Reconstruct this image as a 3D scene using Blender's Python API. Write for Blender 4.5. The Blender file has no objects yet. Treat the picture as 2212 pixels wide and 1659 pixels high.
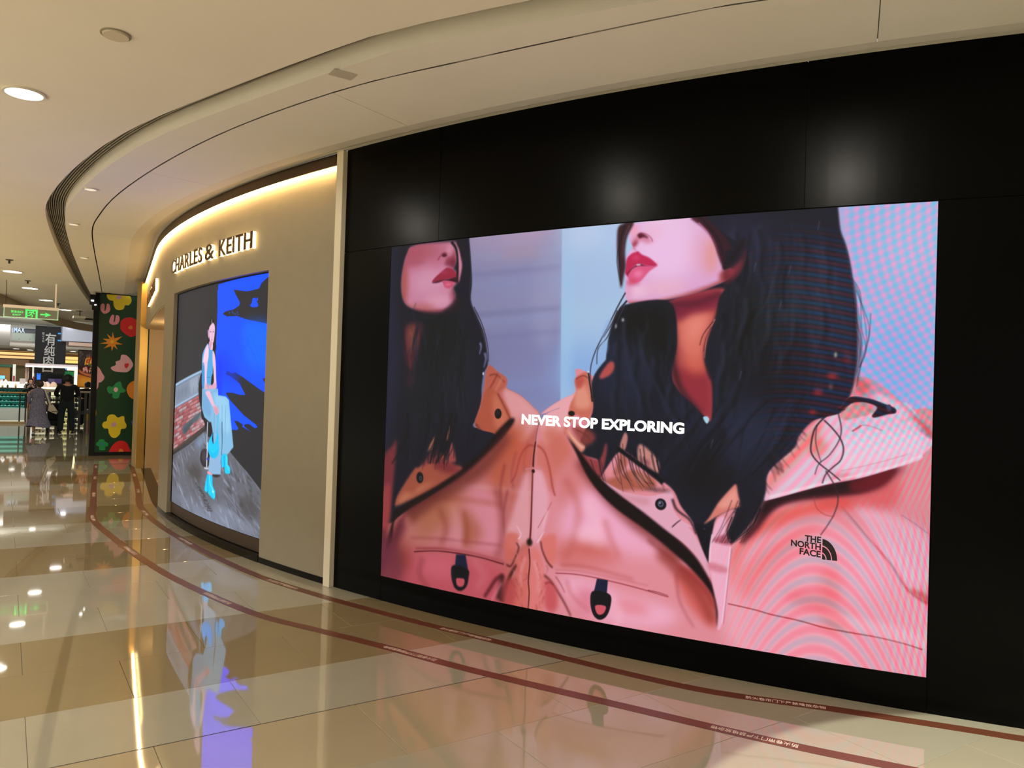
import bpy, bmesh, math, random
import numpy as np
from mathutils import Vector, Matrix

SC = bpy.context.scene
COL = SC.collection
PI = math.pi
RND = random.Random(7)

# ------------------------------------------------------------------ camera
F_PX, CAM_H = 1661.0, 1.6
PITCH, ROLL, YAW = math.radians(0.6), math.radians(1.8), math.radians(33.4)
fwd = Vector((math.sin(YAW) * math.cos(PITCH), math.cos(YAW) * math.cos(PITCH), math.sin(PITCH)))
rgt0 = Vector((math.cos(YAW), -math.sin(YAW), 0))
up0 = rgt0.cross(fwd)
rgt = rgt0 * math.cos(ROLL) + up0 * math.sin(ROLL)
upv = up0 * math.cos(ROLL) - rgt0 * math.sin(ROLL)
cd = bpy.data.cameras.new('camera')
cam = bpy.data.objects.new('camera', cd)
COL.objects.link(cam)
cd.sensor_width = 36.0
cd.lens = F_PX * 36.0 / 2212.0
cd.clip_end = 300
cam.matrix_world = Matrix(((rgt.x, upv.x, -fwd.x, 0), (rgt.y, upv.y, -fwd.y, 0), (rgt.z, upv.z, -fwd.z, CAM_H), (0, 0, 0, 1)))
SC.camera = cam

# ------------------------------------------------------------------ exposure, world, lamps
SC.view_settings.view_transform = 'Standard'
SC.view_settings.look = 'None'
SC.view_settings.exposure = 0.0
SC.view_settings.gamma = 1.0
SC.view_settings.use_curve_mapping = False
SC.cycles.use_denoising = True
SC.cycles.max_bounces = 7
SC.cycles.diffuse_bounces = 4
SC.cycles.glossy_bounces = 4
SC.cycles.transmission_bounces = 6
SC.cycles.caustics_reflective = False
SC.cycles.caustics_refractive = False
SC.cycles.sample_clamp_indirect = 6.0

wd = bpy.data.worlds.new('mall_ambient')
SC.world = wd
wd.use_nodes = True
bgn = wd.node_tree.nodes['Background']
bgn.inputs[0].default_value = (0.80, 0.76, 0.69, 1)
bgn.inputs[1].default_value = 0.5

def lamp(name, kind, loc, power, color, size=0.2, aim=(0, 0, -1), spot=None, blend=0.6, sizey=None):
    d = bpy.data.lights.new(name, kind)
    d.energy = power
    d.color = color
    if kind == 'AREA':
        if sizey:
            d.shape = 'RECTANGLE'; d.size = size; d.size_y = sizey
        else:
            d.shape = 'DISK'; d.size = size
    elif kind == 'SPOT':
        d.shadow_soft_size = size; d.spot_size = spot; d.spot_blend = blend
    else:
        d.shadow_soft_size = size
    o = bpy.data.objects.new(name, d)
    COL.objects.link(o)
    o.location = loc
    o.rotation_euler = Vector(aim).to_track_quat('-Z', 'Y').to_euler()
    return o

WARM, NEUT, COOL = (1.0, 0.83, 0.58), (1.0, 0.93, 0.82), (0.92, 0.97, 1.0)
# downlights of the corridor ceiling: the visible row, and the same rows carried on beyond the frame
for x, y, p in ((0.04, 5.79, 95),  (0.05, 15.73, 60), (0.37, 18.38, 50), (0.74, 20.9, 50), (1.27, 23.4, 50),
                (-2.6, 3.0, 70), (-2.6, 7.5, 70), (-2.6, 12, 70), (-2.6, 16.5, 60), (-0.6, -0.5, 260), (2.6, -1.2, 480), (0.6, -3.5, 300)):
    lamp('ceiling_downlight_lamp', 'SPOT', (x, y, 3.36), p, NEUT, 0.08, spot=math.radians(150), blend=0.9)
for x, y, p in ((0.02, 6.2, 36), (1.12, 3.42, 40), (2.05, 1.45, 60)):
    lamp('ceiling_downlight_lamp', 'SPOT', (x, y, 3.37), p, NEUT, 0.06, spot=math.radians(178), blend=0.15)
# added fill lamps, out of view, to brighten the ceiling and the far atrium
lamp('atrium_fill', 'AREA', (-10.5, 8, 8.0), 12500, (1.0, 0.96, 0.9), 10, sizey=24)
lamp('atrium_fill', 'AREA', (-3.0, 33, 6.0), 1500, COOL, 6, aim=(0.3, 0.1, -1))
lamp('atrium_fill', 'AREA', (3.0, 38, 5.6), 900, COOL, 4, aim=(-0.1, 0.2, -1))
# added fill lamps for the railing, kiosks and far shops, one aimed upward
lamp('hall_fill', 'AREA', (-0.2, 30.6, 3.55), 330, (1, 0.97, 0.92), 4.0, aim=(0, 0.75, -1), sizey=0.8)
lamp('hall_fill', 'AREA', (1.0, 40.5, 2.9), 170, (1, 0.93, 0.82), 5.0, aim=(0, 0.6, -1), sizey=1.5)
lamp('hall_fill', 'AREA', (0.6, 38.5, 0.9), 60, (1, 0.97, 0.92), 3.0, aim=(0, 0.25, 1), sizey=2.5)
# warm lamps inside the shop entrance and its ceiling
lamp('entrance_lamp', 'POINT', (2.5, 13.2, 2.2), 42, (1, 0.78, 0.46), 0.12)
# spotlight from the shop beyond the right edge
lamp('shop_spot_lamp', 'SPOT', (2.88, -0.16, 3.3), 900, (0.97, 1.0, 0.88), 0.02, aim=(0.054, 0.1335, -1), spot=math.radians(60), blend=0.04)

# ------------------------------------------------------------------ materials
def mat(name, color=(0.8, 0.8, 0.8), rough=0.5, metal=0.0, emis=None, es=1.0, noise=None, bump=None, spec=0.5, ior=None, alpha=None, trans=0.0, coat=0.0):
    m = bpy.data.materials.new(name)
    m.use_nodes = True
    nt = m.node_tree
    b = nt.nodes['Principled BSDF']
    b.inputs['Base Color'].default_value = (*color, 1)
    b.inputs['Roughness'].default_value = rough
    b.inputs['Metallic'].default_value = metal
    b.inputs['Specular IOR Level'].default_value = spec
    if ior: b.inputs['IOR'].default_value = ior
    b.inputs['Transmission Weight'].default_value = trans
    b.inputs['Coat Weight'].default_value = coat
    if emis:
        b.inputs['Emission Color'].default_value = (*emis, 1)
        b.inputs['Emission Strength'].default_value = es
    if noise or bump:
        tc = nt.nodes.new('ShaderNodeTexCoord')
    if noise:
        sc, amt = noise
        n = nt.nodes.new('ShaderNodeTexNoise'); n.inputs['Scale'].default_value = sc; n.inputs['Detail'].default_value = 5
        r = nt.nodes.new('ShaderNodeValToRGB')
        r.color_ramp.elements[0].position = 0.3; r.color_ramp.elements[1].position = 0.7
        r.color_ramp.elements[0].color = (*[c * (1 - amt) for c in color], 1)
        r.color_ramp.elements[1].color = (*[min(1, c * (1 + amt)) for c in color], 1)
        nt.links.new(tc.outputs['Object'], n.inputs['Vector']); nt.links.new(n.outputs['Fac'], r.inputs['Fac'])
        nt.links.new(r.outputs['Color'], b.inputs['Base Color'])
    if bump:
        sc, st = bump[:2]
        n2 = nt.nodes.new('ShaderNodeTexNoise'); n2.inputs['Scale'].default_value = sc; n2.inputs['Detail'].default_value = 3
        bp = nt.nodes.new('ShaderNodeBump'); bp.inputs['Strength'].default_value = st; bp.inputs['Distance'].default_value = 0.004
        if len(bump) > 2:
            mp = nt.nodes.new('ShaderNodeMapping'); mp.inputs['Scale'].default_value = bump[2]
            nt.links.new(tc.outputs['Object'], mp.inputs['Vector']); nt.links.new(mp.outputs['Vector'], n2.inputs['Vector'])
        else:
            nt.links.new(tc.outputs['Object'], n2.inputs['Vector'])
        nt.links.new(n2.outputs['Fac'], bp.inputs['Height']); nt.links.new(bp.outputs['Normal'], b.inputs['Normal'])
    return m

def srgb(r, g, b):
    f = lambda v: (v / 255 / 12.92) if v <= 10 else ((v / 255 + 0.055) / 1.055) ** 2.4
    return (f(r), f(g), f(b))

M = {}
M['plaster'] = mat('ceiling_plaster', srgb(236, 228, 212), 0.9, noise=(1.3, 0.02))
M['soffit'] = mat('soffit_plaster', srgb(236, 230, 216), 0.85, noise=(0.9, 0.025))
M['dark_gap'] = mat('dark_gap', (0.02, 0.017, 0.014), 0.9)
M['slat'] = mat('grille_metal', (0.36, 0.33, 0.28), 0.45, 0.4)
M['graywall'] = mat('textured_grey_coating', srgb(144, 134, 113), 0.75, noise=(6, 0.03), bump=(90, 0.4, (1, 1, 3.5)))
M['black'] = mat('black_satin_panel', (0.0008, 0.0008, 0.0006), 0.27, spec=0.09, noise=(2.2, 0.25))
M['black_seam'] = mat('black_seam', (0.001, 0.001, 0.001), 0.9)
M['pillar'] = mat('cream_painted_metal', srgb(226, 215, 190), 0.45)
M['bronze'] = mat('dark_bronze', srgb(70, 52, 34), 0.4, 0.3)
M['granite'] = mat('black_granite', (0.004, 0.0035, 0.0035), 0.2, noise=(40, 0.5), spec=0.12)
M['sill'] = mat('brown_metal_sill', srgb(66, 50, 34), 0.4, 0.2)
M['gold'] = mat('gold_brushed_metal', srgb(186, 152, 84), 0.4, 0.6, noise=(3, 0.08))
M['jamb'] = mat('tan_entrance_panel', srgb(186, 158, 120), 0.5)
M['tape'] = mat('dark_red_tape', srgb(94, 52, 36), 0.32, noise=(5, 0.06))
M['white_print'] = mat('white_print', srgb(225, 205, 188), 0.6)
M['led_strip'] = mat('warm_led_strip', (1, 0.8, 0.45), emis=(1.0, 0.63, 0.26), es=110)
M['halo'] = mat('warm_lit_acrylic', (1, 0.9, 0.7), emis=(1.0, 0.72, 0.33), es=4.0)
M['letter_face'] = mat('bronze_letter_face', srgb(74, 52, 30), 0.35, 0.5)
M['lamp_glass'] = mat('downlight_diffuser', (1, 1, 1), emis=(1.0, 0.97, 0.9), es=9)
M['lamp_dim'] = mat('dim_downlight', srgb(200, 190, 170), emis=(1.0, 0.9, 0.72), es=0.7)
M['trim_white'] = mat('white_trim_ring', srgb(226, 220, 205), 0.5)
M['plastic'] = mat('cream_plastic', srgb(210, 197, 172), 0.5)
M['grey_plate'] = mat('grey_access_plate', srgb(150, 141, 124), 0.6)
M['plate_light'] = mat('pale_access_plate', srgb(190, 182, 164), 0.6)
M['steel'] = mat('brushed_steel', (0.11, 0.10, 0.09), 0.45, 0.4)
M['dark_steel'] = mat('dark_steel', (0.05, 0.047, 0.042), 0.4, 0.5)
M['handrail'] = mat('brass_handrail', srgb(190, 150, 88), 0.35, 0.5)
M['glass'] = mat('railing_glass', (0.9, 0.97, 0.95), 0.02, trans=1.0, ior=1.03)
M['glass_teal'] = mat('case_glass', (0.8, 0.95, 0.92), 0.02, trans=1.0, ior=1.03)
M['green_glow'] = mat('exit_green', (0.1, 0.9, 0.2), emis=(0.07, 0.95, 0.14), es=1.1)
M['cap_white'] = mat('white_caption', (1, 1, 1), emis=(1, 1, 1), es=1.15)
M['ink'] = mat('dark_print', (0.02, 0.012, 0.016), 0.8)

def floor_mat(name, color, amt=0.03):
    m = mat(name, color, 0.035, noise=(2.2, amt), spec=0.5, ior=2.1)
    nt = m.node_tree
    b = nt.nodes['Principled BSDF']
    tc = nt.nodes.new('ShaderNodeTexCoord')
    n = nt.nodes.new('ShaderNodeTexNoise'); n.inputs['Scale'].default_value = 1.1; n.inputs['Detail'].default_value = 2
    bp = nt.nodes.new('ShaderNodeBump'); bp.inputs['Strength'].default_value = 0.006; bp.inputs['Distance'].default_value = 0.02
    nt.links.new(tc.outputs['Object'], n.inputs['Vector']); nt.links.new(n.outputs['Fac'], bp.inputs['Height']); nt.links.new(bp.outputs['Normal'], b.inputs['Normal'])
    return m
M['tile_light'] = floor_mat('polished_tile_light', srgb(150, 144, 124))
M['tile_cream'] = floor_mat('polished_tile_cream', srgb(152, 138, 110))
M['tile_tan'] = floor_mat('polished_tile_tan', srgb(128, 112, 80))
M['tile_pink'] = floor_mat('polished_tile_pale', srgb(152, 143, 121))
M['joint_dark'] = mat('dark_joint', (0.03, 0.022, 0.018), 0.8)
M['joint'] = mat('tile_joint', srgb(96, 82, 62), 0.8)

# ------------------------------------------------------------------ mesh helpers
def wloc(p):
    v = Vector((0, 0, 0))
    while p is not None:
        v += p.location; p = p.parent
    return v

def link(name, me, material=None, parent=None, at=None):
    """one mesh object; vertices are given in world metres (or around 'at')"""
    o = bpy.data.objects.new(name, me)
    COL.objects.link(o)
    if material is not None:
        ms = material if isinstance(material, (list, tuple)) else [material]
        if not me.materials:
            for m_ in ms: me.materials.append(m_)
    base = wloc(parent) if parent is not None else Vector((0, 0, 0))
    if parent is not None: o.parent = parent
    if at is None:
        if parent is not None:
            me.transform(Matrix.Translation(-base))
    else:
        o.location = Vector(at) - base
    return o

def mesh(verts, faces, smooth=False):
    me = bpy.data.meshes.new('mesh')
    me.from_pydata([tuple(v) for v in verts], [], [tuple(f) for f in faces])
    me.update()
    if smooth:
        for p in me.polygons: p.use_smooth = True
    return me

def root(name, loc, label, cat, group=None):
    o = bpy.data.objects.new(name, None)
    o.empty_display_size = 0.1
    COL.objects.link(o)
    o.location = loc
    tag(o, label, cat, group)
    return o

def tag(o, label=None, cat=None, group=None, kind=None):
    if label: o['label'] = label
    if cat: o['category'] = cat
    if group: o['group'] = group
    if kind: o['kind'] = kind
    return o

class MB:
    def __init__(s): s.v = []; s.f = []
    def box(s, x0, x1, y0, y1, z0, z1):
        n = len(s.v)
        s.v += [(x, y, z) for z in (z0, z1) for y in (y0, y1) for x in (x0, x1)]
        s.f += [tuple(n + i for i in q) for q in ((0, 2, 3, 1), (4, 5, 7, 6), (0, 1, 5, 4), (2, 6, 7, 3), (0, 4, 6, 2), (1, 3, 7, 5))]
        return s
    def cyl(s, c, r, z0, z1, n=20, r1=None):
        r1 = r if r1 is None else r1
        k = len(s.v)
        for z, q in ((z0, r), (z1, r1)):
            s.v += [(c[0] + q * math.cos(2 * PI * i / n), c[1] + q * math.sin(2 * PI * i / n), z) for i in range(n)]
        s.f += [(k + i, k + (i + 1) % n, k + n + (i + 1) % n, k + n + i) for i in range(n)]
        s.f += [tuple(k + n - 1 - i for i in range(n)), tuple(k + n + i for i in range(n))]
        return s
    def tube(s, pts, r, n=8):
        pts = [Vector(p) for p in pts]; k = len(s.v)
        for i, p in enumerate(pts):
            d = (pts[min(i + 1, len(pts) - 1)] - pts[max(i - 1, 0)]).normalized()
            a = d.cross(Vector((0, 0, 1)))
            if a.length < 1e-3: a = d.cross(Vector((1, 0, 0)))
            a.normalize(); b = d.cross(a)
            rr = r[i] if isinstance(r, (list, tuple)) else r
            s.v += [tuple(p + (a * math.cos(2 * PI * j / n) + b * math.sin(2 * PI * j / n)) * rr) for j in range(n)]
        for i in range(len(pts) - 1):
            for j in range(n):
                s.f.append((k + i * n + j, k + i * n + (j + 1) % n, k + (i + 1) * n + (j + 1) % n, k + (i + 1) * n + j))
        s.f += [tuple(k + n - 1 - j for j in range(n)), tuple(k + (len(pts) - 1) * n + j for j in range(n))]
        return s
    def ring(s, c, ri, ro, z0, z1, n=28):
        k = len(s.v)
        for z, r in ((z0, ro), (z1, ro), (z1, ri), (z0, ri)):
            s.v += [(c[0] + r * math.cos(2 * PI * i / n), c[1] + r * math.sin(2 * PI * i / n), z) for i in range(n)]
        for a in range(4):
            b = (a + 1) % 4
            for i in range(n):
                j = (i + 1) % n
                s.f.append((k + a * n + i, k + a * n + j, k + b * n + j, k + b * n + i))
        return s
    def lathe(s, c, prof, n=20):
        k = len(s.v)
        for r, z in prof:
            s.v += [(c[0] + r * math.cos(2 * PI * i / n), c[1] + r * math.sin(2 * PI * i / n), c[2] + z) for i in range(n)]
        for a in range(len(prof) - 1):
            for i in range(n):
                j = (i + 1) % n
                s.f.append((k + a * n + i, k + a * n + j, k + (a + 1) * n + j, k + (a + 1) * n + i))
        return s
    def out(s, name, material, parent=None, smooth=False):
        me = mesh(s.v, s.f, smooth)
        return link(name, me, material, parent)

def bevel(o, w=0.004, seg=2):
    bm = bmesh.new(); bm.from_mesh(o.data)
    bmesh.ops.bevel(bm, geom=list(bm.edges), offset=w, segments=seg, affect='EDGES', profile=0.5)
    bm.to_mesh(o.data); bm.free()
    return o

# ------------------------------------------------------------------ plan curves
# the shopfront follows a circle of 14 m radius and runs on as a straight tangent past the entrance
CX, CY, RW = 15.63, 10.0, 14.0
TH0 = math.radians(174.0)
S0 = RW * TH0
N0 = Vector((math.cos(TH0), math.sin(TH0)))
T0 = Vector((math.sin(TH0), -math.cos(TH0)))          # direction of falling s (deeper into the mall)
def wp(s, off=0.0):
    """plan point at arc coordinate s, 'off' metres out of the wall towards the corridor"""
    if s >= S0:
        t = s / RW
        return (CX + (RW + off) * math.cos(t), CY + (RW + off) * math.sin(t))
    p = Vector((CX, CY)) + N0 * (RW + off) + T0 * (S0 - s)
    return (p.x, p.y)

def srange(a, b, step=0.12):
    n = max(1, int(abs(b - a) / step + 0.5))
    return [a + (b - a) * i / n for i in range(n + 1)]

def curved_box(m, s0, s1, o0, o1, z0, z1, step=0.12):
    """solid between two offsets of the wall curve"""
    ss = srange(s0, s1, step); k = len(m.v)
    for s in ss:
        a, b = wp(s, o0), wp(s, o1)
        m.v += [(*a, z0), (*b, z0), (*b, z1), (*a, z1)]
    for i in range(len(ss) - 1):
        for j in range(4):
            m.f.append((k + i * 4 + j, k + i * 4 + (j + 1) % 4, k + (i + 1) * 4 + (j + 1) % 4, k + (i + 1) * 4 + j))
    e = k + (len(ss) - 1) * 4
    m.f += [(k + 3, k + 2, k + 1, k), (e, e + 1, e + 2, e + 3)]
    return m

def crom(pts, n=8):
    p = [Vector(q) for q in pts]; out = []
    for i in range(len(p) - 1):
        a, b, c, d = p[max(i - 1, 0)], p[i], p[i + 1], p[min(i + 2, len(p) - 1)]
        for j in range(n):
            t = j / n
            out.append(0.5 * (2 * b + (c - a) * t + (2 * a - 5 * b + 4 * c - d) * t * t + (3 * b - a - 3 * c + d) * t ** 3))
    out.append(p[-1])
    return out

def resample(pts, n):
    L = [0.0]
    for a, b in zip(pts, pts[1:]): L.append(L[-1] + (b - a).length)
    out = []; j = 0
    for i in range(n):
        t = L[-1] * i / (n - 1)
        while j < len(L) - 2 and L[j + 1] < t: j += 1
        u = (t - L[j]) / max(L[j + 1] - L[j], 1e-9)
        out.append(pts[j].lerp(pts[j + 1], min(max(u, 0), 1)))
    return out

NC = 90
# measured plan lines of the suspended ceiling (x, y), from beside the camera into the mall
lip_c = resample(crom([(4.55, -1.2), (3.55, 0.6), (2.45, 2.15), (1.64, 3.45), (1.33, 4.18), (0.92, 5.38), (0.72, 6.05), (0.55, 6.84), (0.41, 7.82), (0.325, 8.78), (0.30, 9.5), (0.335, 10.2), (0.43, 11.26), (0.63, 13.17), (1.15, 17.37), (1.92, 22.99), (2.6, 27.9)]), NC)
edge_c = resample(crom([(4.72, -1.05), (3.72, 0.72), (2.62, 2.27), (1.77, 3.62), (1.49, 4.30), (1.10, 5.45), (0.90, 6.12), (0.735, 6.90), (0.60, 7.86), (0.515, 8.80), (0.49, 9.5), (0.515, 10.15), (0.60, 11.22), (0.80, 13.12), (1.30, 17.3), (2.05, 22.95), (2.7, 27.9)]), NC)
slot_c = resample(crom([(5.85, -1.3), (4.65, 0.05), (3.62, 1.22), (2.78, 2.29), (2.50, 2.76), (2.03, 3.66), (1.66, 4.43), (1.29, 5.60), (1.03, 6.90), (0.85, 8.38), (0.80, 9.6), (0.82, 10.6), (1.0, 12.41), (1.34, 15.46), (1.62, 18.05)]), NC)
def s_of(p):
    t = math.atan2(p.y - CY, p.x - CX) % (2 * PI)
    if t >= TH0: return RW * t
    return S0 - (Vector((p.x - CX, p.y - CY)) - N0 * RW).dot(T0)
cove_c = [Vector(wp(s_of(p), 0.36)) for p in slot_c]
wall_c = [Vector(wp(s_of(p), 0.0)) for p in slot_c]
ZC = 3.4

def ribbon(m, ca, za, cb, zb):
    k = len(m.v); n = len(ca)
    for a, b in zip(ca, cb): m.v += [(a[0], a[1], za), (b[0], b[1], zb)]
    for i in range(n - 1): m.f.append((k + 2 * i, k + 2 * i + 1, k + 2 * i + 3, k + 2 * i + 2))
    return m

# ================================================================== SETTING
# ---- floor: slab plus individual polished tiles in running bond
TW, TD, GAP = 0.93, 0.607, 0.0019
fl = MB().box(-14, 12, -8, 62, -0.2, -0.006).out('floor', M['joint'])
tag(fl, 'polished tiled mall floor in cream and tan bands', kind='structure')
def row_kind(j):
    if j in (1, 2): return 'tile_tan'
    if j in (6, 7): return 'tile_tan'
    if j in (10, 11): return 'tile_tan'
    if j in (16, 17, 22, 23): return 'tile_tan'
    if j == 0 or j in (8, 9): return 'tile_light'
    if j == -1: return 'tile_cream'
    if j < -1: return 'tile_pink' if j % 2 == 0 else 'tile_light'
    return 'tile_cream' if j in (12, 13, 14) else 'tile_light'
tile_me = {}
def tile_mesh(k):
    if k not in tile_me:
        w, d = TW / 2 - GAP / 2, TD / 2 - GAP / 2; b = 0.0012
        v = [(x, y, -0.006) for x, y in ((-w, -d), (w, -d), (w, d), (-w, d))] + [(x, y, -b) for x, y in ((-w, -d), (w, -d), (w, d), (-w, d))] + [(x, y, 0.0) for x, y in ((-w + b, -d + b), (w - b, -d + b), (w - b, d - b), (-w + b, d - b))]
        f = [(0, 1, 5, 4), (1, 2, 6, 5), (2, 3, 7, 6), (3, 0, 4, 7), (4, 5, 9, 8), (5, 6, 10, 9), (6, 7, 11, 10), (7, 4, 8, 11), (8, 9, 10, 11)]
        me = mesh(v, f); me.materials.append(M[k]); tile_me[k] = me
    return tile_me[k]
def in_view(x, y, mx=1.12):
    d = Vector((x, y, 0)) - Vector((0, 0, CAM_H)); z = d.dot(fwd)
    if z < 0.4: return False
    return abs(d.dot(rgt) / z * F_PX) < 1106 * mx and abs(d.dot(upv) / z * F_PX) < 830 * mx
cand = []
for j in range(-9, 46):
    y = 3.66 + TD * (j + 0.5)
    offx = 0.13 if j % 2 == 0 else 0.13 + TW / 2
    for i in range(-9, 9):
        x = offx + TW * (i + 0.5)
        wx = CX - math.sqrt(max(RW * RW - (y - CY) ** 2, 0.1)) if y < 11.5 else 1.7 + 0.105 * (y - 11.5)
        if y > 18.4: wx = 4
        if x - TW / 2 > wx + 0.25 or x < -3.4 - 0.02 * y: continue
        seen = in_view(x, y) or in_view(x - TW / 2, y + TD / 2) or in_view(x + TW / 2, y + TD / 2)
        cand.append((0 if seen else 1, math.hypot(x, y), x, y, row_kind(j)))
cand.sort(key=lambda c: (c[0], c[1]))
rest = {}
for n, (u, d, x, y, k) in enumerate(cand):
    if u == 0 and n < 300:
        link('floor_tile', tile_mesh(k), None, fl, (x, y, 0))
    else:
        rest.setdefault(k, []).append((x, y))
mb = MB(); mi = []; keys = sorted(rest)
for q, k in enumerate(keys):
    for x, y in rest[k]:
        mb.box(x - TW / 2 + GAP / 2, x + TW / 2 - GAP / 2, y - TD / 2 + GAP / 2, y + TD / 2 - GAP / 2, -0.006, 0.0); mi += [q] * 6
o = mb.out('floor_tile_field', [M[k] for k in keys], fl); o.data.polygons.foreach_set('material_index', mi); o['kind'] = 'stuff'
# plain paving far beyond the tiles and behind the camera
mb = MB(); mb.box(-14, -3.6, -8, 60, -0.006, -0.0005); mb.box(-3.6, 12, 31.6, 60, -0.006, -0.0005)
o = mb.out('floor_paving', M['tile_light'], fl)

tag(MB().box(-3.4, 3.12, 3.657, 3.663, -0.004, 0.0006).out('expansion_joint', M['joint_dark'], fl), None)
# ---- main ceiling with its upturned lip
mb = MB(); far = [Vector((-4.6, p.y)) for p in lip_c]
ribbon(mb, lip_c, ZC, far, ZC); ribbon(mb, lip_c, ZC + 0.16, lip_c, ZC)
mb.f.append(tuple([len(mb.v) + i for i in range(4)])); mb.v += [(-4.6, -8, ZC), (12, -8, ZC), (lip_c[0].x, lip_c[0].y, ZC), (-4.6, lip_c[0].y, ZC)]
cl = mb.out('ceiling', M['plaster']); tag(cl, 'smooth beige plaster mall ceiling', kind='structure')
# ---- recess above the grille, fascia and soffit ring
mb = MB(); ribbon(mb, [p + Vector((-0.3, 0)) for p in lip_c], ZC + 0.165, [p + Vector((0.35, 0.05)) for p in edge_c], ZC + 0.165)
o = mb.out('trim_1', M['dark_gap']); tag(o, 'dark recess above the air grille', kind='structure')
mb = MB(); ribbon(mb, edge_c, ZC + 0.16, edge_c, ZC)
slot_in = [p + (Vector((CX, CY)) - p).normalized() * 0.014 for p in slot_c]
ribbon(mb, edge_c, ZC, [p for p in resample(list(slot_c) + [Vector((2.95, 27.9))], NC)], ZC)
sf = mb.out('ceiling_soffit', M['soffit']); tag(sf, 'curved lower soffit ring above the shopfronts', kind='structure')
mb = MB(); ribbon(mb, slot_c, ZC, slot_c, ZC + 0.05); ribbon(mb, slot_c, ZC + 0.05, slot_in, ZC + 0.05); ribbon(mb, slot_in, ZC + 0.05, slot_in, ZC)
mb.out('slot_gap', M['dark_gap'], sf)
# soffit panels between slot and cove, with thin joints
def split_ring(ca, cb, za, zb, cuts, name, material, parent):
    cuts = [0] + cuts + [len(ca) - 1]
    for a, b in zip(cuts, cuts[1:]):
        A = [p.copy() for p in ca[a:b + 1]]; B = [p.copy() for p in cb[a:b + 1]]
        for q in (A, B):
            if a > 0: q[0] = q[0] + (q[1] - q[0]).normalized() * 0.0025
            if b < len(ca) - 1: q[-1] = q[-1] + (q[-2] - q[-1]).normalized() * 0.0025
        m_ = MB(); ribbon(m_, A, za, B, zb); ribbon(m_, A, za, A, za + 0.01); ribbon(m_, B, zb + 0.01, B, zb)
        k = len(m_.v); m_.v += [(A[0].x, A[0].y, za), (B[0].x, B[0].y, zb), (B[0].x, B[0].y, zb + .02), (A[0].x, A[0].y, za + .02), (A[-1].x, A[-1].y, za), (B[-1].x, B[-1].y, zb), (B[-1].x, B[-1].y, zb + .02), (A[-1].x, A[-1].y, za + .02)]
        m_.f += [(k, k + 1, k + 2, k + 3), (k + 4, k + 7, k + 6, k + 5)]
        m_.out(name, material, parent)
def near_idx(c, x, y): return min(range(len(c)), key=lambda i: (c[i].x - x) ** 2 + (c[i].y - y) ** 2)
cuts = sorted({near_idx(slot_in, *q) for q in ((2.99, 1.93), (1.66, 4.52), (0.95, 7.4), (0.83, 10.9), (1.2, 14.3))})
split_ring(slot_in, cove_c, ZC, ZC, cuts, 'ceiling_panel', M['soffit'], sf)
mb = MB(); ribbon(mb, slot_in, ZC + 0.015, cove_c, ZC + 0.015); mb.out('panel_backing', M['grey_plate'], sf)
mb = MB()
mids = [(0.0, ZC), (0.45, ZC + 0.035), (0.8, ZC + 0.085), (1.0, ZC + 0.1)]
for (ta, za), (tb, zb) in zip(mids, mids[1:]):
    ribbon(mb, [a.lerp(b, ta) for a, b in zip(cove_c, wall_c)], za, [a.lerp(b, tb) for a, b in zip(cove_c, wall_c)], zb)
o = mb.out('cove_strip', M['soffit'], sf, smooth=True)

# ---- linear air grille: nine curved slats in the recess
gr = root('air_grille', (0.4, 9.5, ZC), 'long curved linear air grille in the ceiling recess', 'grille')
for k in range(9):
    t = (k + 0.5) / 9
    a = [p.lerp(q, t - 0.028) for p, q in zip(lip_c, edge_c)]; b = [p.lerp(q, t + 0.028) for p, q in zip(lip_c, edge_c)]
    mb = MB(); ribbon(mb, a, ZC + 0.11, b, ZC + 0.11); ribbon(mb, a, ZC + 0.14, a, ZC + 0.11); ribbon(mb, b, ZC + 0.11, b, ZC + 0.14)
    mb.out('slat', M['slat'], gr)

# ---- black media wall
SP = 48.14
bw = MB(); curved_box(bw, 48.10, 56.2, -0.24, -0.012, 0.0, 3.5)
bw = bw.out('wall_front', M['black_seam']); tag(bw, 'black panelled wall around the large screen', kind='structure')
for a, b, z0, z1 in ((SP, 49.162, 2.676, 3.5), (49.166, 51.67, 2.676, 3.5), (51.674, 54.3, 2.676, 3.5), (54.304, 56.2, 2.676, 3.5), (SP, 48.69, 0.0, 2.672), (52.335, 54.3, 0.0, 2.672), (54.304, 56.2, 0.0, 2.672), (48.693, 52.332, 0.0, 0.181)):
    mb = MB(); curved_box(mb, a, b, -0.014, 0.0, z0, z1); mb.out('wall_panel', M['black'], bw)
# cream pillar between the two shopfronts
mb = MB(); curved_box(mb, 48.058, SP, -0.2, 0.044, 0.0, 3.492)
o = bevel(mb.out('trim_2', M['pillar']), 0.003, 1); tag(o, 'cream metal pillar between the two shopfronts', kind='structure')

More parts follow.
